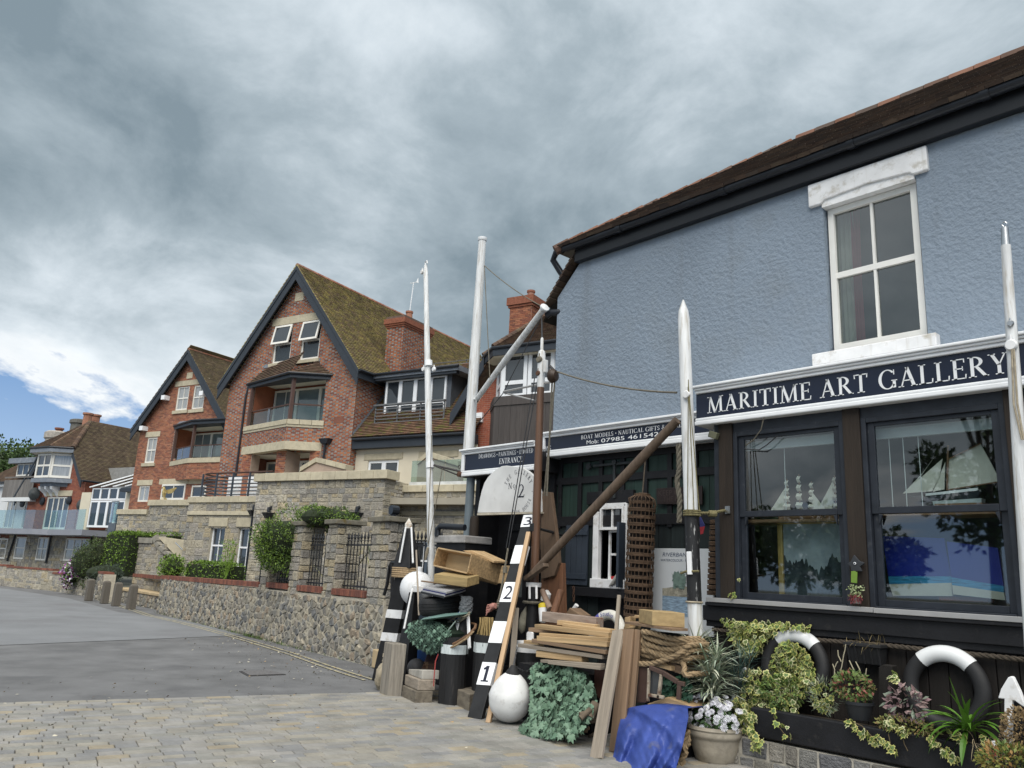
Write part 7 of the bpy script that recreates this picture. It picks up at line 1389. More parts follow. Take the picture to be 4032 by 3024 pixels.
# driftwood boards behind
pxprism('driftwood_board','h',[(375,515),(465,520),(500,800),(540,1100),(550,1290),(500,1430),(360,1470),(350,1000)],-7.75,.06,mt('driftwood',(.13,.085,.055),.8,.35,4,.4,18,stretch=(4,4,.35),dirt=((.05,.035,.025),4,.5,.75)),'tall brown driftwood board standing behind the mast','board');pxprism('driftwood_board','h',[(360,1470),(500,1430),(545,1290),(590,1290),(610,2000),(350,2000)],-7.8,.07,mt('driftwood_red',(.16,.075,.04),.7,.35,4,.3,18,stretch=(4,4,.35)),'reddish driftwood board below the taller one','board')
for i,(p,q,r_,lab,m)in enumerate(((('i',375,210),('i',460,410),.035,'short round driftwood pole leaning left of another',mt('drift_pale',(.22,.15,.11),.7,.35,8)),(('i',580,205),('i',500,450),.045,'thick reddish driftwood pole leaning behind the plank stack',MATS['driftwood_red']))):tag(MB().tube([hY(p,-7.35),hY(q,-7.25)],[r_,r_*1.1],10).obj('driftwood_pole',m,smooth=True),lab,'pole')
fd=T('fender','white and yellow boat fender hanging beside the mast foot','fender',Yp('i',385,540,-7.25));a,b=Yp('i',390,560,-7.25),Yp('i',375,340,-7.25);MB().tube([a,a.lerp(b,.08),a.lerp(b,.75)],[.02,.055,.055],12).obj('body',WP,fd,smooth=True);MB().tube([a.lerp(b,.75),b.lerp(a,.06),b],[.055,.05,.02],12).obj('yellow_end',mt('yellow',(.55,.42,.03),.5),fd,smooth=True)
fd2=T('fender','white bottle fender behind the driftwood poles','fender',Yp('i',420,300,-7.4));a,b=Yp('i',400,330,-7.4),Yp('i',430,205,-7.4);MB().tube([a,a.lerp(b,.1),a.lerp(b,.75),b],[.03,.06,.06,.015],12).obj('body',WP,fd2,smooth=True)
chain('chain','rusty chain hanging under the blue-grey shutter',[Yp('h',715,1545,-8.25),Yp('i',715,330,-8.2)],.035,MATS['rust']);tag(MB().tube([Yp('i',715,415,-7.6),Yp('i',750,365,-7.6)],.028,8).obj('white_pipe',WP,smooth=True),'short white plastic pipe end behind the plank stack','pipe');pxprism('log_offcut','i',[(630,460),(670,395),(790,480),(720,490)],-7.45,.2,WOODB,'dark split log offcut behind the plank stack','log')
tag(MB().lathe(Yp('i',170,545,-7.3),[(.0,-.16),(.05,-.1),(.065,.0),(.05,.1),(0,.2)],12,ax=(-.2,0,1)).obj('old_fender',mt('fender_old',(.28,.26,.20),.8,.3,9),smooth=True),'old dirty fender hanging behind the grey batten','fender')
# ================================================================== clutter heap, right part
rr=random.Random(21)
SP=[((410,490),(1000,560),.11,.13,mt('painted_timber',(.28,.22,.18),.8,.3,5,.4,20,stretch=(.8,4,4),dirt=((.22,.08,.04),4,.55,.65)),'thick timber with flaking red and grey paint on top of the plank stack',-6.85),((565,555),(970,605),.05,.1,WOODP,'short pine offcut under the flaking painted timber',-6.75),((630,585),(1150,655),.045,.12,WOODP,'pale pine plank just below the flaking painted timber',-6.7),((335,598),(1140,690),.05,.14,WOODP,'wide pine plank with a white painted end patch',-6.66),((255,633),(620,668),.045,.1,WOODB,'short brown plank end jutting out beyond the stack',-6.78),((380,690),(1125,742),.045,.12,WOODP,'pine plank with a dark knot near its end',-6.62),((360,726),(1120,792),.055,.14,WOODP,'honey coloured pine plank in middle of the stack',-6.6),((380,772),(1115,838),.035,.12,WOODG,'thin grey plank below the honey coloured one',-6.62),((290,752),(1095,880),.04,.1,WOODB,'sagging brown lath slanting down through the stack',-6.58),((145,803),(1065,932),.04,.12,WOODG,'long weathered plank jutting far out towards the can buoy',-6.6),((345,892),(840,950),.07,.12,WOODP,'thick short pine beam low in the stack',-6.62),((380,975),(1035,1022),.03,.08,WOODG,'silvery lath lying over the ivy screen',-6.52),((460,992),(1030,1055),.03,.08,WOODG,'bleached bowed lath lowest of the stack',-6.5),((200,770),(360,795),.05,.1,WOODP,'stub of clean pine on the white can buoy top',-6.9)]
for a,b,th,wd,m,lab,y in SP:tag(plank('stacked_plank',Yp('i',*a,y),Yp('i',*b,y-.02),wd,th,m,bevel=.003),lab,'plank')
tag(MB().box2((6.05,-7.3,0),(7.2,-6.72,.62)).obj('timber_trestle',BT),'dark timber trestle under the plank stack','trestle')
tag(pxprism('white_patch','i',[(415,590),(540,603),(535,640),(425,622)],-6.6,.015,MATS['white_gloss']),'scrap of white board stuck on the plank ends','board')
A0,A1=hZ(('q',1288,1640)),Yp('i',1205,640,-6.62);tag(plank('leaning_plank',A0,A1,.14,.035,WOODG,up=(0,1,.4)),'grey nailed plank leaning against the stack','plank')
B0,B1=Yp('j',70,1490,-6.32),Yp('i',1310,632,-6.62);tag(plank('leaning_plank',B0,B1,.155,.03,WOODB,up=(0,1,.4)),'broad brown plank leaning beside the grey nailed one','plank');tag(plank('leaning_plank',Yp('j',200,1400,-6.45),Yp('i',1422,635,-6.66),.07,.04,WOODB,up=(0,1,.4)),'narrow brown plank leaning nearest the rope coil','plank')
tag(plank('stick',Yp('i',1150,1000,-6.7),Yp('i',1212,258,-6.85),.04,.03,WOODG),'square weathered stick rising above the leaning planks','stick')
for pts,m,lab in(([(1265,620),(1270,500),(1330,488),(1325,600)],WOODP,'upright pine offcut behind the lettered lifebuoy'),([(1365,490),(1380,475),(1425,480),(1425,505),(1370,512)],WOODP,'small pine offcut beside the big timber block'),([(1260,600),(1390,595),(1380,625),(1255,630)],WOODP,'flat pine offcut under the split board')):pxprism('pine_offcut','i',pts,-6.95,.1,m,lab,'offcut')
# lettered lifebuoy
def torus(mb,c,n,R_,r,a0=0,a1=2*pi,seg=48,m=14,e1=None):
 n=V(n).normalized();u=V((0,0,1));u=(u-n*u.dot(n)).normalized();v=n.cross(u);vs=[];full=abs(a1-a0-2*pi)<1e-6;k=seg if full else seg+1
 for i in range(k):
  a=a0+(a1-a0)*i/seg;d=u*cos(a)+v*sin(a)
  for j in range(m):b=2*pi*j/m;vs.append(c+d*(R_+r*cos(b))+n*r*.85*sin(b))
 fs=[(i*m+j,i*m+(j+1)%m,((i+1)%k)*m+(j+1)%m,((i+1)%k)*m+j)for i in range(seg)for j in range(m)];return mb.add(vs,fs)
c=Yp('i',1075,665,-7.15);lbT=T('lifebuoy','old white lifebuoy lettered Studio behind the plank stack','lifebuoy',c-V((0,0,.25)));torus(MB(),c,(0,1,.25),.2,.056).obj('ring',mt('lifebuoy_cream',(.58,.56,.50),.55,.15,6,dirt=((.38,.34,.26),8,.55,.8)),lbT,smooth=True);torus(MB(),c,(0,1,.25),.2,.0585,.62,1.05,10).obj('blue_patch',mt('lb_blue',(.08,.08,.28),.6,.2,20),lbT,smooth=True)
lt=MB();n_=V((0,1,.25)).normalized();u_=(V((0,0,1))-n_*n_.z).normalized();v_=n_.cross(u_)
for i,ch in enumerate('Studio'):a=.42-.17*i;d=u_*cos(a)+v_*sin(a);sans(lt,ch,c+d*.175+n_*.0565,-(v_*cos(a)-u_*sin(a)),d,.05,None,'c')
lt.obj('lettering',mt('ink_blue',(.05,.06,.25),.6),lbT,fix=False)
# big timber block on a split board, rope coil
q=[Yp('i',1425,425,-6.78),Yp('i',1570,470,-6.5),Yp('i',1925,440,-6.62),Yp('i',1775,392,-6.9)];zt=sum(p.z for p in q)/4;q=[zz(p,zt)for p in q];b=MB();b.hexa([p-V((0,0,.135))for p in q],q);tag(b.obj('timber_block',mt('block_clean',(.37,.265,.13),.7,.25,3,.15,20,stretch=(.5,6,6)),bevel=.005),'clean sawn timber block on the board above the rope coil','timber block')
q=[Yp('i',1270,550,-6.75),Yp('i',1780,688,-6.38),Yp('i',1960,600,-6.6),Yp('i',1420,505,-7.0)];zb=zt-.145;b=MB();b.hexa([zz(p,zb-.015)for p in q],[zz(p,zb+.008)for p in q]);tag(b.obj('split_board',WOODB),'weathered split board lying over the rope coil','board')
rc=T('rope_coil','big heap of thick tan rope coiled under the split board','rope',Yp('i',1700,1000,-6.7))
RP=[[(1470,655),(1600,675),(1760,725),(1910,735)],[(1480,690),(1560,735),(1700,775),(1850,780),(1950,760)],[(1470,730),(1520,830),(1640,905),(1800,935),(1930,905),(1995,860)],[(1450,800),(1560,880),(1700,945),(1880,975),(1985,940)],[(1440,890),(1600,930),(1740,910),(1850,860)],[(1440,1005),(1560,1005),(1680,970),(1800,930),(1910,870)],[(1905,990),(1930,1050),(1915,1100),(1950,1135),(2000,1120)],[(1500,780),(1640,830),(1800,850),(1960,820)],[(1460,860),(1600,870),(1760,885),(1900,890)],[(1445,960),(1600,965),(1750,990),(1900,1000)],[(1600,720),(1750,790),(1900,830),(1990,800)],[(1490,670),(1650,740),(1800,760),(1900,790)]]
def smooth_pts(P,n=5):
 out=[]
 for i in range(len(P)-1):
  p0,p1,p2,p3=P[max(i-1,0)],P[i],P[i+1],P[min(i+2,len(P)-1)]
  for k in range(n):t_=k/n;out.append(.5*((2*p1)+(p2-p0)*t_+(2*p0-5*p1+4*p2-p3)*t_*t_+(3*p1-p0-3*p2+p3)*t_**3))
 return out+[P[-1]]
for k,pl_ in enumerate(RP):yy=-6.56-.028*(k%5)-.05*(k>8);P=[Yp('i',x,y,yy-.05*abs(i-len(pl_)/2)/2)for i,(x,y)in enumerate(pl_)];P=[P[0]+V((.05,-.25,-.02))]+P+[P[-1]+V((-.02,-.25,0))];twist(MB(),smooth_pts(P),.027,3).obj('turn',MATS['rope_tan'],rc,smooth=True)
for k in range(4):
 P=[Yp('j',x,y,-6.45-.03*k)for x,y in((860-10*k,1250),(800+20*k,1390),(835-25*k,1480),(770+k*12,1600),(800,1700))];twist(MB(),smooth_pts(P),.027,3).obj('turn',MATS['rope_tan'],rc,smooth=True)
q=[(1520,1010),(1560,985),(1775,1030),(1775,1085)];pxprism('pine_beam','i',q,-6.6,.3,WOODP,'pine beam end below the rope coil','beam');pxprism('brown_beam','i',[(1750,985),(1900,1040),(1910,1130),(1775,1085)],-6.66,.2,WOODB,'brown beam offcut beside the pine beam end','beam')
tag(MB().box2((Yp('i',1900,1060,-6.7).x,-7.35,0),(Yp('i',1460,1060,-6.7).x,-6.75,Yp('i',1700,1050,-6.7).z-.03)).obj('dark_chest',BT),'dark chest under the rope coil','chest')
pxprism('cupboard_door','i',[(1395,1430),(1430,1035),(1540,1030),(1500,1430)],-6.62,.04,mt('door_brown',(.075,.045,.035),.5,.2,4),'dark brown cupboard door behind the leaning planks','door');pxprism('brown_panel','i',[(935,1320),(940,1065),(1070,1070),(1060,1400),(1000,1395)],-6.72,.04,mt('panel_red',(.085,.04,.03),.5,.2,4),'reddish brown panel behind the grey leaning plank','panel')
sw=T('old_window_sash','old brown arched window sash with flaking glazing bars','window sash',Yp('i',1600,1400,-6.5));fk=mt('flaking',(.34,.29,.22),.8,.35,14,dirt=((.10,.05,.03),10,.5,.62));bwn=MATS['door_brown']
for a,b,w_,m in(((1537,1055),(1525,1415),.022,fk),((1672,1120),(1640,1385),.03,fk),((1530,1345),(1700,1372),.03,fk),((1545,1045),(1700,1110),.04,bwn),((1690,1105),(1850,1205),.045,bwn),((1850,1215),(1925,1228),.04,bwn),((1868,1230),(1858,1395),.04,bwn)):plank('bar',Yp('i',*a,-6.5),Yp('i',*b,-6.5),.03,w_,m,sw)
pxprism('pane','i',[(1545,1065),(1665,1125),(1640,1350),(1535,1340)],-6.52,.005,MATS['pane'],par=sw,bevel=0)
# blue tarpaulin over a box
tp_=T('blue_tarpaulin','crumpled blue tarpaulin draped over a wooden box by the flower pot','tarpaulin',hZ(('j',380,1600)));Lx=[(150,1005),(120,1130),(85,1270),(50,1480),(15,1660),(0,1740)];Rx=[(850,1000),(860,1100),(840,1200),(800,1400),(745,1590),(700,1740)]
nu,nv=44,40;vs=[]
def lerp_l(L_,t_):k=t_*(len(L_)-1);i=min(int(k),len(L_)-2);f=k-i;return(L_[i][0]+(L_[i+1][0]-L_[i][0])*f,L_[i][1]+(L_[i+1][1]-L_[i][1])*f)
for j in range(nv+1):
 t_=j/nv;a,b=lerp_l(Lx,t_),lerp_l(Rx,t_)
 for i in range(nu+1):
  s=i/nu;x=a[0]+(b[0]-a[0])*s;y=a[1]+(b[1]-a[1])*s-45*sin(pi*s)*(1-t_)
  yy=-6.42+.40*t_**.8+.13*sin(pi*s)*(.4+.6*t_)-.10*(1-t_)
  yy+=.055*t_*sin(s*13+2.2*t_)+.03*t_*sin(s*27+5*t_+1)+.035*sin(t_*7+s*4)*t_+.02*sin(s*9-t_*14)+.07*t_*max(0,sin(s*6.5+.8))**6-.08*max(0,sin(s*5+t_*3+.5))**10*t_+.028*abs(sin(s*17+t_*9))*t_-.03*abs(sin(t_*11-s*8+1))+.02*abs(sin(s*31-t_*21))*t_;vs.append(Yp('j',x,y,yy))
back=[vs[i]+V((0,-.45,-.02))for i in range(nu+1)]
b=MB();b.add(vs+back,[(j*(nu+1)+i,j*(nu+1)+i+1,(j+1)*(nu+1)+i+1,(j+1)*(nu+1)+i)for j in range(nv)for i in range(nu)]+[(i+1,i,(nv+1)*(nu+1)+i,(nv+1)*(nu+1)+i+1)for i in range(nu)]);
for v in b.v:v.z=max(v.z,.006)
o=b.obj('sheet',mt('tarp',(.04,.07,.27),.5,.2,2.5,.5,9,bdist=.03,dirt=((.13,.13,.16),4,.58,.8)),tp_,smooth=True);sm=o.modifiers.new('s','SUBSURF');sm.levels=1;sm.render_levels=1
pxprism('box_lid','j',[(410,960),(630,885),(900,992),(880,1010),(420,990)],-6.62,.35,WOODP,'pine box lid tilted up above the blue tarpaulin','lid')
# logs
for i,(a,b,r_)in enumerate((((790,1600),(900,1500),.03),((780,1560),(890,1530),.025),((880,1590),(960,1440),.055),((850,1630),(1000,1610),.03))):tag(MB().tube([Yp('i',*a,-6.15-.05*i),Yp('i',*b,-6.25-.05*i)],[r_,r_*.9],9).obj('firewood_log',mt('log',(.13,.10,.07),.9,.35,10,.5,20),smooth=True),['thin split log lying by the ivy screen','pale cut branch under the split log','thick bark-covered log standing by leaning planks','short branch at foot of the leaning planks'][i],'log')
lgm=[MATS['log'],WOODB,mt('log_pale',(.24,.17,.10),.9,.3,8)];r5=random.Random(14)
for i in range(22):
 c=hZ(('q',r5.uniform(1208,1286),r5.uniform(1572,1606)))+V((0,0,.03+.05*(i%3)));d=V((r5.uniform(-1,1),r5.uniform(-.6,.6),r5.uniform(-.15,.25))).normalized();r_=r5.uniform(.016,.034);L_=r5.uniform(.05,.11)
 tag(MB().tube([c-d*L_,c,c+d*L_],[r_*.9,r_,r_*.85],7).obj('firewood_log',lgm[i%3]),'small split log in the firewood heap between ivy screen and planks','log','firewood heap')
 # ================================================================== plants
LF=lambda n,pal,r=.55:mt(n,rough=r,var=.12,scale=3,pal=pal,spec=.3)
ivyA=LF('ivy_dull',[(.125,.205,.135),(.15,.235,.16),(.10,.175,.115),(.17,.255,.18),(.13,.215,.145)]);ivyG=LF('ivy_green',[(.075,.12,.03),(.09,.14,.04),(.06,.10,.03),(.11,.15,.045)]);ivyY=LF('ivy_rim',[(.40,.38,.12),(.48,.46,.20),(.34,.35,.10),(.50,.50,.28),(.28,.33,.08)])
stemm=mt('stem',(.10,.075,.04),.9)
def plant(name,label,loc,cat='plant',group=None):return T(name,label,cat,loc,group)
def in_poly(x,y,P):
 r=False
 for i in range(len(P)):
  (x0,y0),(x1,y1)=P[i],P[i-1]
  if(y0>y)!=(y1>y)and x<(x1-x0)*(y-y0)/(y1-y0)+x0:r=not r
 return r
def scatter(c,poly,n,ysf,rr):
 xs=[p[0]for p in poly];ys=[p[1]for p in poly];out=[]
 while len(out)<n:
  x,y=rr.uniform(min(xs),max(xs)),rr.uniform(min(ys),max(ys))
  if in_poly(x,y,poly):out.append(Yp(c,x,y,ysf(x,y)+rr.uniform(-.05,.05)))
 return out
def ivy_patch(t,P,sz,rr,mats,rim=True,nm='leaves',up=.2,droop=.35,front=V((.25,1,.25))):
 b=MB()
 for p in P:
  n=(front+rnd_dir(rr)*.75).normalized();d=V((rr.uniform(-.6,.6),rr.uniform(-.1,.3),-1+rr.uniform(0,1.0)));d=(d-n*d.dot(n)).normalized();ivy(b,p,d,n,sz*rr.uniform(.65,1.25),1 if rim else None)
 o=b.obj(nm,mats,t,fix=False);o['kind']='stuff';return o
rr=random.Random(31)
t=plant('ivy_screen','artificial green ivy screen propped beside the white pear buoy',hZ(('q',1180,1588)),'ivy screen');poly=[(1148,1440),(1175,1425),(1215,1432),(1262,1452),(1280,1490),(1284,1530),(1262,1572),(1240,1592),(1118,1588),(1125,1565),(1150,1540),(1148,1490)]
ysf=lambda x,y:-6.12-.5*max(0,(1590-y)/165)
ivy_patch(t,scatter('q',poly,800,ysf,rr),.074,rr,[ivyA],False);b=MB();b.prism([Yp('q',x,y,ysf(x,y)-.09)for x,y in poly],(0,-.05,0));b.obj('backing',mt('ivy_shade',(.02,.035,.022),.9),t)  # backing colour paints the shade seen between the leaves
poly2=[(1640,1120),(1900,1130),(1990,1160),(1990,1420),(1880,1430),(1660,1350)];t=plant('ivy_screen','darker artificial ivy screen behind the old window sash',Yp('i',1820,1420,-6.75),'ivy screen');ivy_patch(t,scatter('i',poly2,150,lambda x,y:-6.75,rr),.07,rr,[LF('ivy_deep',[(.03,.085,.05),(.04,.10,.06),(.025,.07,.045)])],False);b=MB();b.prism([Yp('i',x,y,-6.85)for x,y in poly2],(0,-.03,0));b.obj('backing',MATS['ivy_shade'],t)  # same shade-coloured sheet behind this screen's leaves
# net bundle with leaves
cN=Yp('g',790,700,-6.72);t=plant('net_bundle','green net bundle stuffed with plastic leaves below the tyre',cN-V((0,0,.2)),'net');gN=[(550,640),(620,540),(760,510),(900,540),(1000,600),(1040,680),(1000,800),(900,890),(760,880),(640,800),(570,720)];b=MB();b.prism([Yp('g',x,y,-6.66)for x,y in gN],(0,-.3,0));b.obj('filling',MATS['ivy_shade'],t);ivy_patch(t,scatter('g',gN,420,lambda x,y:-6.5-.12*((x-790)/250)**2-.1*((y-700)/190)**2,rr),.05,rr,[LF('net_leaf',[(.14,.235,.17),(.17,.27,.20),(.115,.195,.14)])],False)  # filling body coloured as the shade between the net leaves
nb=MB()
for k in range(-8,9):
 for s in(1,-1):
  P=[]
  for i in range(15):
   x,y=790+k*34+s*(i-7)*30,700+(i-7)*28
   if in_poly(x,y,gN):P.append(Yp('g',x,y,-6.46-.12*((x-790)/250)**2-.1*((y-700)/190)**2))
  if len(P)>2:nb.tube(P,.0035,4)
o=nb.obj('netting',mt('net_green',(.07,.12,.09),.8),t);o['kind']='stuff'
# stone pot with daisies and two spiky plants
pc=V((4.68,-6.94,0));pt_=T('flower_pot','weathered stone flower pot with rolled rim standing on the paving','flower pot',pc);rzm=.30
prof=[(.165,0),(.185,.02),(.215,.12),(.232,.2),(.236,.215),(.25,.225),(.262,.25),(.258,.28),(.268,.295),(.262,rzm+.02),(.235,rzm+.02),(.225,.27),(.0,.26)];MB().lathe(pc,prof,40).obj('bowl',mt('pot_stone',(.36,.32,.255),.9,.22,6,.5,18,dirt=((.18,.155,.12),5,.52,.75)),pt_,smooth=True);MB().lathe(pc,[(.228,.268),(.0,.28)],24).obj('soil',MATS['soil'],pt_)
ds=plant('daisy_plant','bushy white daisies overflowing the stone flower pot',pc+V((0,0,.27)),'flowers');fl=MB();lv=MB();pet=mt('petal',(.72,.72,.78),.6,.05);dom=V((pc.x,pc.y,.30))
for i in range(520):
 d=rnd_dir(rr);d.z=abs(d.z)*.9+rr.uniform(-.15,.1);p=dom+V((d.x*.28,d.y*.25,d.z*.27))*rr.uniform(.6,1);leaf(lv,p,rnd_dir(rr),d.normalized(),.06,.03)
for i in range(105):
 d=rnd_dir(rr);d.z=d.z*.62+.42
 if d.y<-.35:d.y=-d.y*.6
 n=(d+V((-.1,.35,.3))).normalized();p=dom+V((d.x*.32,d.y*.29,d.z*.30));a=n.cross(V((0,0,1))).normalized();c2=n.cross(a);r_=rr.uniform(.026,.036)
 for k in range(12):q=2*pi*k/12;e_=a*cos(q)+c2*sin(q);f_=a*cos(q+.5)+c2*sin(q+.5);fl.mi=0;fl.add([p+n*.004,p+e_*r_*.9-n*.004,p+(e_+f_).normalized()*r_*1.05-n*.003],[(0,1,2)])
 fl.mi=1;fl.lathe(p+n*.002,[(.008,0),(.006,.005),(0,.007)],7,ax=n)
o=lv.obj('leaves',LF('daisy_leaf',[(.05,.10,.03),(.07,.13,.04),(.04,.08,.03)]),ds,fix=False);o['kind']='stuff';o=fl.obj('flower_heads',[pet,mt('eye_grey',(.30,.28,.34),.7)],ds,fix=False);o['kind']='stuff'
def strap(mb,base,d0,ln,wd,droop,n=7,tw=0.):
 """a long arching blade"""
 d=d0.normalized();p=V(base);s=d.cross(V((0,0,1)));
 if s.length<.05:s=V((1,0,0))
 s.normalize();vs=[]
 for i in range(n+1):
  f=i/n;w_=wd*(min(1,.45+f*2.2)if f<.35 else(1-((f-.35)/.65)**2.2));vs+=[p-s*w_/2,p-V((0,0,w_*.15)),p+s*w_/2];p=p+d*(ln/n);d=(d+V((0,0,-droop/n))).normalized()
 mb.add(vs,[(3*i+k,3*i+k+1,3*i+k+4,3*i+k+3)for i in range(n)for k in(0,1)])
def spiky(name,label,base,crowns,n,ln,wd,mats,rr,droop=.9,stemr=.012):
 t=plant(name,label,base);b=MB();st=MB()
 for c in crowns:
  c=V(c);st.tube([V(base),V(base).lerp(c,.5)+V((.01,.01,0)),c],stemr,6)
  for i in range(n):
   f=rr.random();o=c+(V(base)-c)*(f*.65);d=rnd_dir(rr);d.z=abs(d.z)*.8+.25*(1-f)+.12;b.mi=rr.randrange(len(mats));strap(b,o,d,ln*rr.uniform(.6,1.1),wd*rr.uniform(.7,1.1),droop*rr.uniform(.5,1.2))
 st.obj('stem',stemm,t,smooth=True);o=b.obj('leaves',mats,t,fix=False);o['kind']='stuff';return t
vg=[mt('blade_green',(.20,.26,.17),.5,.1),mt('blade_cream',(.58,.59,.46),.5,.1),mt('blade_grey',(.32,.38,.30),.5,.1),mt('blade_pale',(.45,.49,.36),.5,.1)]
spiky('variegated_plant','tall cream striped spiky plant growing in the stone pot',pc+V((.05,-.05,.28)),[Yp('j',930,330,-6.9),Yp('j',1180,430,-6.92),Yp('j',1080,560,-6.85)],150,.34,.022,vg,rr,1.1)
spiky('fern_plant','wispy blue-green feathery plant behind the cream striped one',pc+V((-.12,-.15,.28)),[Yp('j',1420,470,-7.1),Yp('j',1540,430,-7.12),Yp('j',1340,560,-7.1)],130,.25,.006,[mt('feather',(.05,.095,.085),.6,.2),mt('feather2',(.075,.13,.11),.6,.2)],rr,.5,.005)
# trough
tg=T('planter_trough','long black timber planter trough on the stone plinth','planter',(2.8,-7.2,.26));MB().box2((.5,-7.06,.28),(4.32,-6.98,.53)).obj('front_beam',BT,tg,bevel=.012);MB().box2((4.24,-7.5,.28),(4.32,-7.062,.5)).obj('end_board',BT,tg);MB().box2((.5,-7.55,.26),(4.24,-7.062,.46)).obj('soil',MATS['soil'],tg)
# variegated ivy
iv=plant('variegated_ivy','yellow-edged ivy climbing boards under sill and trailing over trough',(4.2,-7.3,.45),'ivy');PP=[]
PP+=scatter('m',[(330,1200),(420,1190),(560,1240),(700,1225),(870,1235),(1000,1235),(1350,1270),(1370,1330),(1250,1340),(1060,1320),(900,1400),(860,1480),(800,1600),(640,1620),(560,1480),(480,1380),(470,1280)],330,lambda x,y:-7.5,rr);PP+=scatter('j',[(1300,80),(1500,60),(1720,120),(1690,320),(1560,420),(1430,410),(1330,300)],130,lambda x,y:-7.46,rr)
PP+=scatter('j',[(1850,290),(1950,265),(2080,330),(2180,440),(2230,560),(2230,640),(1800,640),(1740,520)],330,lambda x,y:-7.42,rr);PP+=scatter('j',[(1470,600),(1620,560),(1900,620),(2230,620),(2230,760),(2060,900),(2050,1050),(1880,1040),(1700,1000),(1450,1080),(1400,900)],340,lambda x,y:-7.12,rr)
PP+=scatter('j',[(1350,850),(1500,950),(1610,1120),(1600,1220),(1480,1250),(1380,1100)],90,lambda x,y:-6.99,rr);PP+=scatter('j',[(1500,1200),(1600,1240),(1690,1350),(1640,1440),(1560,1460),(1540,1330)],40,lambda x,y:-6.9,rr)
for a,b,n in(((660,920),(930,1100),26),((930,1020),(1100,1200),14),((1350,1010),(1630,1280),22),((1000,900),(1200,1030),22),((20,820),(190,1070),7),((1100,560),(1080,500),10),((1560,1040),(1700,1070),10),((1850,1050),(1900,1080),5)):
 for i in range(n):f=(i+rr.random())/n;PP.append(Yp('o',a[0]+(b[0]-a[0])*f+rr.uniform(-28,28),a[1]+(b[1]-a[1])*f+rr.uniform(-28,28),-6.93))
PP+=[Yp('m',575,770,-7.52),Yp('m',480,930,-7.48),Yp('m',520,920,-7.48),Yp('m',540,950,-7.48),Yp('m',510,960,-7.48)];PP+=scatter('o',[(360,540),(480,560),(560,700),(520,840),(400,800),(360,680)],55,lambda x,y:-7.1,rr)
ivy_patch(iv,PP,.056,rr,[ivyG,ivyY],True)
for pts in([(20,820),(40,900),(80,970),(130,1040),(195,1075)],[(660,900),(800,960),(930,1100)],[(1350,1010),(1440,1080),(1520,1200),(1630,1280)],[(1030,1030),(1050,1120),(1095,1200)],[(1150,1040),(1170,1120),(1200,1180)]):MB().tube([Yp('o',*p,-6.935)for p in pts],.004,5).obj('stem',stemm,iv)
for pts in([(1500,600),(1420,400),(1400,200)],[(1980,620),(1990,450),(1980,300)]):MB().tube([Yp('j',*p,-7.5)for p in pts],.007,5).obj('stem',stemm,iv)
# lifebuoys
lw=mt('lb_white',(.72,.73,.73),.4,.06,4,dirt=((.50,.46,.36),4,.6,.8));lk_=mt('lb_black',(.018,.018,.019),.6,.2,8)
for c,lab,a0,a1 in((Yp('o',212,440,-7.5),'black lifebuoy with white top section filled with variegated ivy',-.66,.80),(Yp('o',1530,640,-7.5),'black lifebuoy with white top section above the green strap-leaved plant',-.72,.78)):
 t=T('lifebuoy',lab,'lifebuoy',c-V((0,0,.35)));n_=(.0,1,.12);torus(MB(),c,n_,.285,.066).obj('ring',lk_,t,smooth=True);torus(MB(),c,n_,.285,.069,-a1,-a0,20).obj('white_section',lw,t,smooth=True)
 # hanging planter, black pots, post
hp_=T('wall_planter','black ribbed plastic planter fixed to the boards between lifebuoys','planter',Yp('o',815,430,-7.5));q=[Yp('o',660,250,-7.42),Yp('o',960,250,-7.42),Yp('o',940,420,-7.45),Yp('o',690,420,-7.45)];z1,z0=(q[0].z+q[1].z)/2,(q[2].z+q[3].z)/2;x1,x0=q[0].x,q[1].x;MB().hexa([(x0+.03,-7.58,z0),(x1-.03,-7.58,z0),(x1-.03,-7.45,z0),(x0+.03,-7.45,z0)],[(x0,-7.6,z1),(x1,-7.6,z1),(x1,-7.40,z1),(x0,-7.40,z1)]).obj('box',rub,hp_,bevel=.006)
for i in range(5):x=x0+.02+(x1-x0-.04)*i/4;plank('rib',(x,-7.445,z0),(x,-7.395,z1),.02,.012,rub,hp_,up=(0,1,0))
MB().box2((x0-.012,-7.605,z1-.02),(x1+.012,-7.388,z1+.008)).obj('rim',rub,hp_,bevel=.004);dg=MB()
for i in range(45):strap(dg,(rr.uniform(x0,x1),rr.uniform(-7.55,-7.42),z1),rnd_dir(rr)+V((0,.2,.9)),rr.uniform(.06,.17),.004,1.2)
tag(dg.obj('dry_grass',mt('straw',(.22,.17,.08),.9,.2),fix=False),'wispy dry grass growing in the black wall planter','grass')
tag(pxprism('garden_post','o',[(940,960),(945,450),(985,425),(1065,440),(1040,960)],-7.35,.1,MATS['board_black']),'short black timber post standing in the planter trough','post')
bpz=Yp('o',775,760,-7.1);bp_=T('plant_pot','round black plastic pot standing in the planter trough','flower pot',V((bpz.x,bpz.y,bpz.z-.13)));MB().lathe(ORG[bp_.name],[(.085,0),(.115,.12),(.122,.12),(.122,.145),(.11,.145),(.10,.1),(0,.1)],24).obj('bowl',mt('pot_black',(.02,.022,.025),.4,.1),bp_,smooth=True)
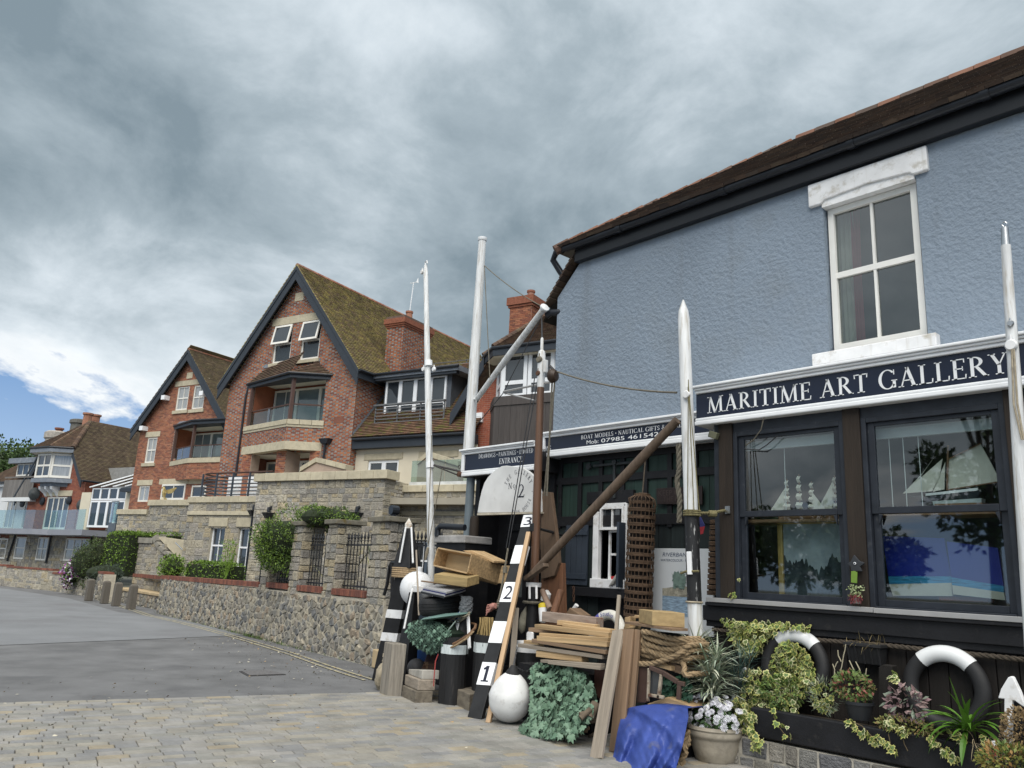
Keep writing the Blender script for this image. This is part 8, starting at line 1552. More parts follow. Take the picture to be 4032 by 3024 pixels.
def leafy(name,label,c,rx,ry,rz,n,sz,mats,rr,cat='plant',extra=None,group=None,wl=.5,up=.0):
 t=plant(name,label,V(c)-V((0,0,rz)),cat,group);b=MB()
 for i in range(n):
  d=rnd_dir(rr);k=rr.uniform(.55,1)**.6;p=V(c)+V((d.x*rx,d.y*ry,d.z*rz))*k;b.mi=rr.randrange(len(mats));dd=(d+rnd_dir(rr)*.9+V((0,0,up))).normalized();leaf(b,p,dd,(rnd_dir(rr)*.7+V((.2,.6,.7))).normalized(),sz*rr.uniform(.6,1.3),sz*wl*rr.uniform(.7,1.2))
 if extra:extra(b,t)
 o=b.obj('leaves',mats,t,fix=False);o['kind']='stuff';return t
g3=[LF('herb',[(.10,.16,.04),(.13,.19,.05),(.08,.13,.04)]),LF('herb_red',[(.20,.07,.05),(.16,.12,.05),(.12,.15,.05)])]
leafy('geranium_plant','mixed green and reddish bushy plant in the black trough pot',Yp('o',720,620,-7.1),.17,.12,.12,600,.045,g3,rr);leafy('geranium_plant','low green leafy plant under the ivy-filled lifebuoy',Yp('o',100,660,-7.12),.22,.1,.13,600,.04,[g3[0]],rr)
b=MB();[b.tube([Yp('o',x0,y0,-7.2),Yp('o',(x0+x1)/2+rr.uniform(-12,12),(y0+y1)/2,-7.2),Yp('o',x1,y1,-7.2)],.0045,5)for x0,y0,x1,y1 in((560,520,545,420),(600,530,640,350),(620,400,590,300),(640,350,660,250),(745,540,690,390),(800,530,745,400),(835,560,840,460),(565,450,590,400))];tag(b.obj('dead_stems',mt('stem_pale',(.38,.34,.24),.9)),'pale dead flower stems standing in the planter trough','stems')
tr_=[LF('trad',[(.24,.15,.16),(.30,.21,.20),(.18,.12,.13),(.22,.26,.20)])];leafy('purple_plant','purple and silver leaved plant sprawling beside the black post',Yp('o',1180,760,-7.08),.15,.1,.13,170,.07,tr_,rr);leafy('trough_plant','low yellow-green ground cover along the trough edge',Yp('o',1180,960,-7.02),.25,.08,.06,400,.035,[LF('gc',[(.17,.17,.05),(.21,.15,.06),(.12,.15,.04)])],rr)
leafy('grey_plant','grey-green thin leaved plant in the trough below the lifebuoy',Yp('o',470,700,-7.08),.12,.1,.15,200,.06,[LF('gleaf',[(.15,.17,.12),(.12,.15,.10)])],rr,wl=.18,up=.6)
gsp=plant('strap_plant','bright green strap-leaved plant arching over the planter trough',Yp('o',1725,1010,-7.0));b=MB();bc=Yp('o',1725,1000,-7.0)
for x,y,ln,dr in((1250,690,.42,1.6),(1575,570,.36,.3),(1660,700,.25,.5),(1480,900,.38,2.2),(1990,780,.40,1.9),(2130,860,.38,1.2),(1900,700,.36,1.5),(1400,780,.38,1.9),(1600,1180,.30,2.0),(1690,1230,.30,1.6),(1500,1100,.34,2.4),(2020,1030,.40,2.2),(1780,760,.30,.9),(1620,780,.3,1.0),(1850,820,.32,1.4),(1500,820,.34,1.6),(1930,900,.36,1.8),(1680,860,.25,1.0),(1560,960,.3,2.0),(1820,930,.3,1.8),(1450,980,.36,2.6)):
 tg_=Yp('o',x,y,-6.95+rr.uniform(-.12,.12));d=(tg_-bc).normalized()+V((0,.12,.42));strap(b,bc+V((rr.uniform(-.03,.03),rr.uniform(-.03,.03),0)),d,ln*1.1,.045,dr,9)
for i in range(26):d=rnd_dir(rr);d.z=abs(d.z)+.2;strap(b,bc,d,rr.uniform(.18,.34),.028,rr.uniform(1,2.2),8)
o=b.obj('leaves',LF('strap_leaf',[(.09,.20,.025),(.11,.24,.03),(.07,.16,.02)],.4),gsp,fix=False);o['kind']='stuff'
t=plant('dry_roots','tangle of dry straw roots under the strap-leaved plant',Yp('o',1900,1130,-6.92));b=MB()
for i in range(38):p=Yp('o',1780+rr.uniform(-20,240),1070+rr.uniform(-20,100),-6.95);strap(b,p,V((rr.uniform(-1,.2),.4,rr.uniform(-.6,.5))),rr.uniform(.1,.25),.005,1.2,5)
b.obj('strands',mt('straw_pale',(.40,.32,.20),.9),t,fix=False)
# white arrow, can, shrubs at the right edge
ar=T('arrow_marker','white painted wooden arrow standing among plants at the trough end','arrow',Yp('o',2065,1140,-6.75));P=[(2035,1145),(2040,725),(1985,720),(2010,640),(2070,540),(2095,528),(2115,535),(2175,660),(2212,760),(2212,800),(2130,740),(2108,740),(2095,1145)];MB().prism([Yp('o',x,y,-6.75)for x,y in P],(0,-.05,0)).obj('board',WP,ar,bevel=.006);pxprism('dark_backing','o',[(2060,1150),(2110,740),(2260,800),(2260,1150)],-6.82,.06,BP,par=ar)
pxprism('white_fin','j',[(1410,730),(1415,640),(1440,580),(1470,560),(1495,600),(1512,690),(1505,735),(1470,715),(1440,735)],-7.2,.03,WP,'small white curved wooden fin among the ivy','fin');tag(plank('white_stake',Yp('j',1340,960,-7.1),Yp('j',1365,860,-7.1),.045,.03,WP),'white wooden stake end behind the daisies','stake')
leafy('dry_shrub','brown dried shrub beside the white arrow',Yp('o',2190,1020,-6.65),.12,.12,.17,900,.03,[LF('dryl',[(.19,.13,.06),(.15,.10,.05),(.24,.17,.08)])],rr,'shrub');leafy('yellow_shrub','yellowing low bush at foot of the white arrow',Yp('o',2110,1300,-6.5),.22,.16,.13,1100,.04,[LF('yel',[(.22,.20,.05),(.15,.17,.04),(.26,.15,.05),(.10,.14,.04)])],rr,'shrub')
c=Yp('o',1985,1215,-6.72);t=T('drink_can','crushed red and white can caught in the planting','can',c);MB().lathe(c,[(.0,0),(.03,.0),(.032,.05),(0,.05)],14,ax=(.3,0,1)).obj('body',mt('can_red',(.42,.06,.07),.4,.2),t,smooth=True);MB().lathe(c+V((.015,0,.05)),[(.032,0),(.03,.04),(0,.042)],14,ax=(.3,0,1)).obj('top',MATS['white_gloss'],t,smooth=True)
# ornament on the sill
sc_=Yp('m',1855,1040,-7.5);so_=T('star_ornament','dark star-shaped ornament with single eye on the window sill','ornament',V((sc_.x,-7.56,1.48)));S_=[(1830,510),(1885,575),(1945,600),(1895,640),(1915,690),(1800,690),(1795,640),(1757,610),(1795,580)];MB().prism([Yp('m',x,y,-7.52)for x,y in S_],(0,-.025,0)).obj('star',mt('slate_dark',(.03,.033,.038),.7,.2),so_,bevel=.004);MB().lathe(Yp('m',1842,603,-7.518),[(.012,0),(.012,.004),(0,.005)],12,ax=(0,1,0)).obj('eye',MATS['white_gloss'],so_);MB().lathe(Yp('m',1838,603,-7.512),[(.007,0),(0,.002)],10,ax=(0,1,0)).obj('pupil',inkm,so_)
MB().tube([Yp('m',1855,1040,-7.53),Yp('m',1850,800,-7.53),Yp('m',1845,690,-7.53)],.01,6).obj('stalk',BP,so_)
jr=T('jar_plant','small glass jar with trailing variegated sprig and red moss on sill','plant',Yp('m',1860,1040,-7.48));jc=Yp('m',1860,1040,-7.48);MB().lathe(jc,[(.03,0),(.032,.01),(.032,.05),(.028,.05)],14).obj('jar',mt('jar_glass',(.25,.24,.22),.15,.2,spec=.8),jr,smooth=True);b=MB()
for i in range(110):p=jc+V((rr.uniform(-.075,.06),rr.uniform(-.02,.06),rr.uniform(.06,.16)));leaf(b,p,rnd_dir(rr),(V((0,1,.4))+rnd_dir(rr)*.6).normalized(),.022,.016)
b.obj('sprig',LF('sprig',[(.22,.26,.12),(.32,.36,.20),(.15,.20,.08)]),jr,fix=False);b=MB()
for i in range(110):strap(b,jc+V((rr.uniform(-.05,.05),rr.uniform(-.0,.03),rr.uniform(.03,.09))),V((rr.uniform(-.6,.6),.4,rr.uniform(-.8,.1))),.05,.005,.5,4)
b.obj('moss',LF('redmoss',[(.20,.035,.04),(.26,.05,.05),(.15,.03,.04)]),jr,fix=False);b=MB();b.prism([Yp('m',x,y,-7.49)for x,y in((1800,810),(1800,690),(1830,685),(1865,700),(1862,820))],(0,-.01,0));b.obj('broad_leaf',mt('broad',(.16,.27,.04),.5),jr)
# ================================================================== wall things in the recess
et=T('eel_trap','tall wicker eel trap hanging on the green boarded wall','eel trap',Yp('h',1450,1600,-8.1));wk=mt('wicker',(.10,.062,.038),.8,.3,30,rnd=.25);a,b=Yp('h',1465,530,-8.05),Yp('i',1415,480,-8.05);ln=(b-a).length;dd=(b-a).normalized();sx_=V((1,0,0));sy_=dd.cross(sx_).normalized();sx_=sy_.cross(dd);MB().tube([a+dd*.05,b],.13,12).obj('shadow_core',mt('wicker_shade',(.015,.01,.008),.9),et)  # near-black tube painted as the shade inside the hollow trap
nr=17
for k in range(nr):
 f=k/(nr-1);R0=.165*(.55 if k==0 else(.82 if k==1 else 1));cc_=a+dd*(.03+f*(ln-.03));bb=MB()
 for z_ in(-.014,0,.014):bb.tube([cc_+dd*z_+(sx_*cos(q*pi/12)+sy_*sin(q*pi/12))*(R0+.006*(q%2))for q in range(24)],.0085,5,closed=True)
 bb.obj('band',wk,et)
rb=MB()
for j in range(20):
 q=2*pi*j/20;rb.tube([a+dd*(f*ln)+(sx_*cos(q)+sy_*sin(q))*(.165*(.25 if f==0 else.62 if f<.04 else 1)+.008*sin(f*60+j))for f in[i/40 for i in range(41)]],.006,4)
rb.obj('ribs',wk,et);rope('cord','dark cord holding up the wicker eel trap',[a,Yp('h',1495,180,-8.2)],.009,MATS['rope_dark'])
et2=T('eel_trap','narrow wicker trap hung beside the bay corner','eel trap',Yp('m',310,900,-7.95));bb=MB();a,b=Yp('m',335,160,-7.95),Yp('m',305,930,-7.95)
for k in range(14):c=a.lerp(b,k/13);[bb.tube([c+V((cos(q*.63)*.07,sin(q*.63)*.07,z_))for q in range(10)],.008,5,closed=True)for z_ in(-.012,.004,.02)]
bb.obj('bands',wk,et2);MB().tube([a,b],.06,8).obj('core',MATS['wicker_shade'],et2)  # core tube carries the trap's inner shade in its colour
po=T('watercolour_poster','framed white poster headed RIVERBANK with watercolour of river and boats','poster',Yp('i',1900,500,-8.34));p0,p1=V((6.54,-8.36,1.02)),V((5.62,-8.33,2.03));MB().box2(p0,p1).obj('sheet',mt('poster_white',(.55,.57,.58),.3,.04,2),po);Mx=lambda x,z:(x,-8.327,z)
b=MB();b.quad(Mx(6.36,1.22),Mx(5.9,1.22),Mx(5.9,1.45),Mx(6.36,1.45));b.obj('painting_water',mt('wc_water',(.24,.33,.42),.6,.5,14,stretch=(1,1,5)),po);b=MB();b.quad(Mx(6.36,1.452),Mx(5.85,1.452),Mx(5.85,1.56),Mx(6.05,1.58),Mx(6.36,1.54));b.obj('painting_bank',mt('wc_bank',(.30,.28,.22),.6,.55,18),po);b=MB()
[b.add([V(Mx(6.1+rr.uniform(-.1,.1),1.62+rr.uniform(-.08,.13)))+V((cos(q*2.1)*.022,.001+.0002*_,sin(q*2.1)*.022))for q in range(3)],[(0,1,2)])for _ in range(60)];b.obj('painting_tree',mt('wc_tree',(.14,.20,.17),.6,.3,20),po,fix=False);b=MB();b.quad(Mx(6.0,1.46),Mx(5.82,1.46),Mx(5.84,1.53),Mx(5.98,1.53));b.obj('painting_boat',MATS['white_gloss'],po)
lt=MB();sans(lt,'RIVERBANK',(6.36,-8.327,1.93),(-1,0,0),(0,0,1),.05,.42,shear=.2);sans(lt,'WATERCOLOUR - R',(6.39,-8.327,1.87),(-1,0,0),(0,0,1),.032,.4);lt.obj('lettering',mt('ink_grey',(.06,.08,.13),.6),po,fix=False);pbox(po,'frame',PR,6.54,6.58,1.0,2.05,.02,.1,BT)
kp=T('iron_sign','dark cast iron sign with raised letters on the green boards','sign',V((6.2,-8.38,2.58)));q=[Yp('h',1612,478,-8.36),Yp('h',2115,450,-8.36),Yp('h',2115,655,-8.36),Yp('h',1620,650,-8.36)];MB().prism(q,(0,-.02,0)).obj('plate',mt('iron_sign',(.022,.014,.013),.6,.25,10),kp,bevel=.005);lt=MB();sans(lt,'KEEP O',Yp('h',1640,560,-8.355),(-1,0,0),(0,0,1),.07,.32);sans(lt,'THE H',Yp('h',1690,625,-8.355),(-1,0,0),(0,0,1),.07,.24);lt.obj('lettering',mt('iron_letters',(.05,.035,.032),.6),kp,fix=False)
an=T('iron_bracket','old T-shaped wrought iron bracket on the green boards','bracket',Yp('h',1160,580,-8.36));im=mt('iron_old',(.035,.04,.042),.6,.3,14)
for(x0,y0),(x1,y1),w_ in(((930,235),(1400,190),.035),((1160,170),(1158,585),.04)):plank('strap',Yp('h',x0,y0,-8.36),Yp('h',x1,y1,-8.36),.03,w_,im,an,up=(0,0,1)if x0!=1160 else(1,0,0))
MB().lathe(Yp('h',880,240,-8.36),[(0,-.02),(.05,-.015),(.05,.015),(0,.02)],5,ax=(0,1,0)).obj('end_leaf',im,an);MB().lathe(Yp('h',1162,195,-8.35),[(0,-.02),(.04,-.015),(.04,.02),(0,.03)],10,ax=(0,1,0)).obj('boss',im,an)
t=T('sill_bird','small grey wooden bird on the white casement sill','ornament',Yp('h',1180,1530,-8.3));MB().tube([Yp('h',1100,1545,-8.3),Yp('h',1150,1500,-8.3),Yp('h',1185,1430,-8.3),Yp('h',1200,1410,-8.3)],[.006,.03,.022,.008],8).obj('body',mt('bird_grey',(.36,.35,.32),.8),t,smooth=True);pxprism('red_tray','h',[(1115,1435),(1235,1430),(1228,1478),(1122,1475)],-8.36,.06,mt('tray_red',(.42,.03,.035),.4),'red plastic tray on the white casement sill','tray')
t=T('flag_scrap','scrap of red and blue flag hanging behind the striped pole','flag',Yp('h',2110,980,-7.4));b=MB();b.prism([Yp('h',x,y,-7.35)for x,y in((2085,770),(2140,880),(2135,900),(2090,910))],(0,-.01,0));b.obj('blue_part',mt('flag_blue',(.03,.035,.14),.8,.2,20),t);b=MB();b.prism([Yp('h',x,y,-7.34)for x,y in((2088,900),(2140,890),(2120,970),(2095,980))],(0,-.01,0));b.obj('red_part',mt('flag_red',(.35,.03,.04),.8,.2,20),t)
fl_=T('floodlight','small tilted floodlight under the end of the shop sign','lamp',Yp('k',300,590,-7.55));c=Yp('k',305,590,-7.52);MB().obox(c,V((.05,0,.02)),V((0,.03,0)),V((-.012,0,.035))).obj('head',mt('lamp_olive',(.11,.11,.07),.5,.2),fl_,bevel=.006);MB().tube([c+V((0,0,.03)),Yp('k',315,480,-7.55)],.008,6).obj('bracket',im,fl_)
rope('cable','loose grey cable hanging below the shop sign',[Yp('k',850,400,-7.5),Yp('k',820,530,-7.52),Yp('k',740,640,-7.55),Yp('k',650,705,-7.57)],.006,MATS['rope_grey']);rope('cable','dark cable looping across the first shop window',[Yp('k',640,740,-7.57),Yp('k',800,750,-7.56),Yp('k',880,700,-7.56),Yp('k',995,600,-7.57)],.006,MATS['wire'])
# ================================================================== inside the shop window
dkm=mt('shop_dark',(.035,.037,.04),.8,.3,2);sh_=T('shop_interior','dark shop window interior with shelves behind the glass','interior',(3.2,-8.5,1.0));b=MB();b.quad((.47,-9.2,1.0),(5,-9.2,1.0),(5,-9.2,3.35),(.47,-9.2,3.35));b.quad((.47,-9.2,1.0),(.47,-7.7,1.0),(.47,-7.7,3.35),(.47,-9.2,3.35));b.quad((5,-9.2,1.0),(5,-7.7,1.0),(5,-7.7,3.35),(5,-9.2,3.35));b.quad((.47,-9.2,3.352),(5,-9.2,3.352),(5,-7.7,3.352),(.47,-7.7,3.352));b.obj('lining',dkm,sh_)
MB().box2((.47,-9.2,1.40),(4.99,-7.72,1.44)).obj('display_floor',mt('shop_floor',(.10,.06,.04),.6,.2,4),sh_);MB().box2((3.6,-8.15,2.28),(4.9,-7.75,2.31)).obj('shelf',mt('shelf_wood',(.22,.13,.075),.5,.2,4,stretch=(.5,4,4)),sh_);MB().box2((2.1,-8.15,2.32),(3.45,-7.75,2.345)).obj('shelf',MATS['shelf_wood'],sh_)
blm=mt('blind',(.52,.55,.55),.6,.05)
for x0,x1 in((3.64,4.8),(2.22,3.4)):MB().box2((x0,-7.80,3.06),(x1,-7.76,3.16)).obj('blind',blm,sh_)
for x in(4.35,3.66,3.25,3.12,2.98,2.28):MB().tube([(x,-7.79,2.35),(x,-7.79,3.06)],.004,5).obj('blind_cord',blm,sh_)
sail=mt('sail',(.60,.58,.50),.85,.12,4);hull_m=mt('hull_wood',(.20,.11,.06),.4,.2,6)
def model_ship(name,label,c,ln,h,masts,hullm,dirx=1,jib=True,square=True):
 t=T(name,label,'model ship',c);b=MB();n=10;vs=[]
 for i in range(n+1):
  f=i/n;w_=.16*ln*(sin(pi*min(1,f*1.15+.06)))**.6 if f<1 else.005;z1=.13*ln*(.85+.5*(f-.5)**2*2);x=c.x+dirx*(f-.5)*ln;vs+=[V((x,c.y-w_*.5,c.z+z1)),V((x,c.y-w_*.35,c.z+.03*ln)),V((x,c.y,c.z)),V((x,c.y+w_*.35,c.z+.03*ln)),V((x,c.y+w_*.5,c.z+z1))]
 b.add(vs,[(5*i+k,5*i+k+1,5*i+k+6,5*i+k+5)for i in range(n)for k in range(4)]+[(5*i,5*i+5,5*i+9,5*i+4)for i in range(n)]);b.obj('hull',hullm,t,smooth=True);dz=c.z+.12*ln
 for k,(mx_,mh)in enumerate(masts):
  x=c.x+dirx*mx_*ln;MB().tube([(x,c.y,dz),(x,c.y,dz+h*mh)],.005,6).obj('mast',hull_m,t)
  if square:
   for q in range(4):w_=ln*.17*(1-q*.16);z=dz+h*mh*(.12+.22*q);hh=h*mh*.17;vs=[V((x+w_*(u-.5)*.55,c.y+.03*sin(pi*v)+w_*(u-.5)*.6,z+hh*v))for v in(0,.5,1)for u in(0,.5,1)];MB().add(vs,[(0,1,4,3),(1,2,5,4),(3,4,7,6),(4,5,8,7)]).obj('sail',sail,t)
 if jib:
  x=c.x+dirx*masts[-1][0]*ln;MB().add([(x,c.y,dz+h*.75),(c.x+dirx*ln*.72,c.y,dz+.02),(x+dirx*.02,c.y+.02,dz+.02)],[(0,1,2)]).obj('jib',sail,t);MB().add([(c.x+dirx*masts[0][0]*ln,c.y+.01,dz+h*.55),(c.x-dirx*ln*.6,c.y+.03,dz+.03),(c.x+dirx*masts[0][0]*ln,c.y,dz+.03)],[(0,1,2)]).obj('spanker',sail,t)
 return t
model_ship('model_ship','square-rigged model ship on shelf in first shop window',V((4.28,-7.95,2.32)),.5,.42,((-.28,.8),(0,1.),(.28,.9)),hull_m);model_ship('model_ship','taller square-rigged model ship partly behind the window post',V((3.83,-8.0,2.32)),.42,.50,((-.25,.9),(.2,.8)),hull_m)
yt=V((2.68,-7.93,2.43));t=T('model_yacht','large model yacht with cream gaff sails in second shop window','model ship',yt);px_=lambda x,y,yy=-7.93:Yp('l',x,y,yy)
for pts,nm in(([(1380,860),(1735,680),(1820,830),(1955,1090),(1700,1140),(1390,1180)],'mainsail'),([(1325,845),(1290,1050),(1210,1200),(890,1225)],'jib'),([(1240,820),(1100,1010),(900,1220),(1000,1160)],'flying_jib'),([(1355,880),(1345,1180),(1220,1205)],'staysail')):MB().prism([px_(*p,-7.93-.02*len(nm)/10)for p in pts],(0,-.006,0)).obj(nm,sail,t)
MB().tube([px_(1375,1190),px_(1385,700)],.009,8).obj('mast',hull_m,t);MB().tube([px_(1385,1185),px_(1960,1095)],.006,6).obj('boom',hull_m,t);MB().tube([px_(1385,855),px_(1740,680)],.006,6).obj('gaff',hull_m,t);MB().prism([px_(*p)for p in((870,1240),(1140,1255),(1140,1225),(1710,1160),(1760,1200),(1700,1290),(1100,1300))],(0,-.14,0)).obj('hull',mt('hull_dark',(.012,.014,.02),.3),t,bevel=.02);MB().prism([px_(*p,-7.92)for p in((1140,1252),(1140,1226),(1710,1162),(1705,1192))],(0,-.01,0)).obj('bulwark',MATS['white_gloss'],t);MB().prism([px_(*p,-7.92)for p in((1210,1310),(1750,1275),(1745,1350),(1230,1355))],(0,-.1,0)).obj('keel',mt('keel_pale',(.40,.45,.45),.5),t)
MB().box2((2.5,-8.0,2.345),(2.9,-7.85,2.43)).obj('cradle',hull_m,t)
pg=T('gold_framed_painting','dark landscape painting in gold frame in first shop window','painting',(4.0,-7.9,1.45));gd=mt('gilt',(.40,.27,.09),.35,.2,12,metal=.5);x0,x1,z0,z1=3.55,4.46,1.52,2.27;MB().box2((x0,-7.93,z0),(x1,-7.91,z1)).obj('canvas',mt('landscape',(.27,.31,.33),.08,.3,3,dirt=((.16,.19,.22),4,.5,.7)),pg);r8=random.Random(2);tops=[(x0+(x1-x0)*i/60,z0+.36+.07*sin(i*.11+.4)+.05*sin(i*.31)+r8.uniform(-.03,.06))for i in range(61)];b=MB();b.add([(x,-7.9085,z)for x,z in tops]+[(x,-7.9085,z0+.001)for x,z in tops],[(i,i+1,62+i,61+i)for i in range(60)]);b.obj('painted_trees',mt('wc_dark',(.035,.045,.05),.08,.6,9,dirt=((.11,.12,.11),8,.55,.7)),pg);b=MB();b.box2((x0-.06,-7.94,z0-.07),(x1+.06,-7.885,z0));b.box2((x0-.06,-7.94,z1),(x1+.06,-7.885,z1+.04));b.box2((x1,-7.94,z0),(x1+.06,-7.885,z1));b.box2((x0-.06,-7.94,z0),(x0,-7.885,z1));b.obj('frame',gd,pg,bevel=.012)
for i,(P,lab)in enumerate((([(735,745),(670,305),(1340,330),(1420,745)],'blue beach canvas standing left of its pair in second shop window'),([(1420,755),(1370,365),(1925,435),(1990,850)],'blue beach canvas tilted right of its pair in second shop window'))):
 yy=-7.9-.03*(1-i);c_=T('beach_canvas',lab,'painting',Yp('n',P[0][0],950,yy));MB().prism([Yp('n',*p,yy)for p in P],(0,-.03,0)).obj('blue_field',mt('ultramarine',(.008,.018,.20),.4,.1,2),c_);bl,br=P[0],P[3];s1_=[bl,br,(br[0]+3,br[1]+70),(bl[0]+10,bl[1]+85)];s2_=[(bl[0]+10,bl[1]+85),(br[0]+3,br[1]+70),(br[0]+15,br[1]+(155 if i else 215)),(bl[0]+50 if not i else bl[0]+20,bl[1]+(185 if i else 210))]
 MB().prism([Yp('n',*p,yy)for p in s1_],(0,-.03,0)).obj('sea_band',mt('turquoise',(.03,.20,.36),.4,.5,9,stretch=(1,1,12)),c_);MB().prism([Yp('n',*p,yy)for p in s2_],(0,-.03,0)).obj('sand_band',mt('sand',(.44,.42,.35),.5,.06),c_)
tag(pxprism('red_box','n',[(1280,960),(1820,975),(1825,1030),(1285,1005)],-7.95,.15,mt('redbox',(.16,.045,.025),.5)),'red-brown box under the blue canvases','box')
# ================================================================== garden plants, trees
rr=random.Random(77)
def hedge(name,label,P0,P1,dep,h,z0,n,sz,mats,rr,cat='hedge',rnd_=.08):
 """clipped box of leaves between two ground points"""
 P0,P1=V(P0),V(P1);U=(P1-P0);ln=U.length;U.normalize();Nn=V((-U.y,U.x,0));t=plant(name,label,V((*((P0+P1)/2).xy,z0)),cat);b=MB()
 for i in range(n):
  u,v,w_=rr.random(),rr.random(),rr.random();k=rr.choice((0,0,1,1,2,3,4))
  if k==0:w_=1
  elif k==1:v=1
  elif k==2:u=0
  elif k==3:u=1
  else:w_=0
  ed=1-.10*((abs(u-.5)*2)**6+(abs(v-.5)*2)**6);p=P0+U*(ln*(.5+(u-.5)*ed))+Nn*(dep*(w_-.5)*ed)+V((0,0,z0-P0.z+h*v*(1-.05*(abs(u-.5)*2)**4)))+rnd_dir(rr)*rnd_*rr.random()
  b.mi=rr.randrange(len(mats));leaf(b,p,rnd_dir(rr),rnd_dir(rr),sz*rr.uniform(.7,1.3),sz*.55)
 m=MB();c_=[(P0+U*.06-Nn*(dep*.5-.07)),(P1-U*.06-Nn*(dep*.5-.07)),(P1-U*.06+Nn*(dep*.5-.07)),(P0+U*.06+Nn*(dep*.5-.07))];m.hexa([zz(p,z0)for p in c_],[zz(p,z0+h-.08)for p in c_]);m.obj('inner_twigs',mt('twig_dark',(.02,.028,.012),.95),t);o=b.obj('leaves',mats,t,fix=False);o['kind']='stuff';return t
HG=[LF('hedge_l',[(.15,.25,.03),(.18,.29,.035),(.12,.20,.025)]),LF('hedge_d',[(.09,.155,.022),(.075,.13,.02),(.10,.17,.027)])]
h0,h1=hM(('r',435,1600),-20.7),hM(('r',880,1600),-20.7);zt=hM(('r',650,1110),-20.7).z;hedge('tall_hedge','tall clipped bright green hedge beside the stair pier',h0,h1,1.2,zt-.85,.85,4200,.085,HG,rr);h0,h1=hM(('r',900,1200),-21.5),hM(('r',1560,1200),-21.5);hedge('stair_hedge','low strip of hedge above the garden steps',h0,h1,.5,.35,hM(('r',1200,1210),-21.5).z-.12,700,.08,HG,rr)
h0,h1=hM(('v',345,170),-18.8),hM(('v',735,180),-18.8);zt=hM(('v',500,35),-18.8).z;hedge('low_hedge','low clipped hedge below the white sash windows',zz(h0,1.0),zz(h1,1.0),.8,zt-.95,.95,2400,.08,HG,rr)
def shrub(name,label,c,rx,ry,rz,n,sz,mats,rr,cat='shrub',wl=.5):
 t=plant(name,label,V(c)-V((0,0,rz)),cat);b=MB();cl=[(rnd_dir(rr),rr.uniform(.25,.45))for _ in range(22)]
 for i in range(n):
  d,r_=cl[rr.randrange(22)];e_=rnd_dir(rr);q=d*.68+e_*r_*rr.uniform(.6,1);p=V(c)+V((q.x*rx,q.y*ry,q.z*rz));b.mi=rr.randrange(len(mats));leaf(b,p,(e_+rnd_dir(rr)).normalized(),rnd_dir(rr),sz*rr.uniform(.7,1.3),sz*wl)
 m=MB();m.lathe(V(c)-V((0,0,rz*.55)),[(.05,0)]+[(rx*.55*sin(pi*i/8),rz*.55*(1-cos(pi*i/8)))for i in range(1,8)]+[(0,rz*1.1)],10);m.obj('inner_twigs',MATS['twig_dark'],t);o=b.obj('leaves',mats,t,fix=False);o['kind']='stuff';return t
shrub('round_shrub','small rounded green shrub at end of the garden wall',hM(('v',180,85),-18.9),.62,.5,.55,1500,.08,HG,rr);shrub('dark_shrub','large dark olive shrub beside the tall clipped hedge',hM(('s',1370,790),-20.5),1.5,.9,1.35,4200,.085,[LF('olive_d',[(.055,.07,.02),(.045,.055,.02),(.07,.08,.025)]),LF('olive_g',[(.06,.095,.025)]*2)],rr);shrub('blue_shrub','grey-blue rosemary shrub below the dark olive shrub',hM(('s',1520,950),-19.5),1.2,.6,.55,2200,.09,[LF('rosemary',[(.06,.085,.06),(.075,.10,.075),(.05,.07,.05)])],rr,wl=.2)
c=hM(('s',1045,965),-20.2);shrub('flower_bush','white and purple flowering bush hanging over the roadside wall',c,.55,.45,.62,700,.1,[LF('fl_white',[(.55,.52,.58),(.62,.60,.64)]),LF('fl_purple',[(.24,.05,.22),(.30,.08,.28)]),HG[1]],rr,'bush',.9)
# wispy climber and arch shrub between the piers
wp=plant('young_shrub','wispy young shrub beside the low clipped hedge',hM(('v',640,175),-18.3));b=MB();bc=hM(('v',640,175),-18.3)
for i in range(420):p=bc+V((rr.gauss(0,.2),rr.gauss(0,.15),rr.random()**.8*1.25));leaf(b,p,rnd_dir(rr),rnd_dir(rr),.07,.03)
for i in range(9):b.tube([bc,bc+V((rr.gauss(0,.2),rr.gauss(0,.12),rr.uniform(.7,1.2)))],.008,4)
o=b.obj('leaves',HG[0],wp,fix=False);o['kind']='stuff'
ac=PWL.at(4.85,2.1,-.1);shrub('arch_shrub','round bushy evergreen shrub growing over the stone pier',ac,1.0,.68,.82,9500,.06,[LF('arch_l',[(.15,.23,.035),(.17,.26,.04),(.11,.18,.03)]),LF('arch_d',[(.045,.08,.02),(.055,.095,.022)])],rr,wl=.35);b=MB();rr2=random.Random(6)
for i in range(1600):p=PWL.at(4.75+rr2.gauss(0,.28),1.15+rr2.random()*.7,-.45+rr2.gauss(0,.1));leaf(b,p,rnd_dir(rr2),rnd_dir(rr2),.06,.015)
for i in range(25):b.tube([PWL.at(4.75+rr2.gauss(0,.2),1.0,-.45),PWL.at(4.6+rr2.gauss(0,.35),1.9,-.55)],.008,4)
mt('twigs',(.075,.065,.03),.95,.3);shrub('arch_shrub','spreading evergreen shrub lobe above the slab caps of two piers',PWL.at(3.6,2.6,-.45),1.0,.5,.38,5500,.06,[MATS['arch_l'],MATS['arch_d']],rr,wl=.35)
tw=plant('dry_climber','dry brown twiggy growth under the round evergreen shrub',PWL.at(4.75,1.0,-.45));o=b.obj('twigs',MATS['twigs'],tw,fix=False);o['kind']='stuff'
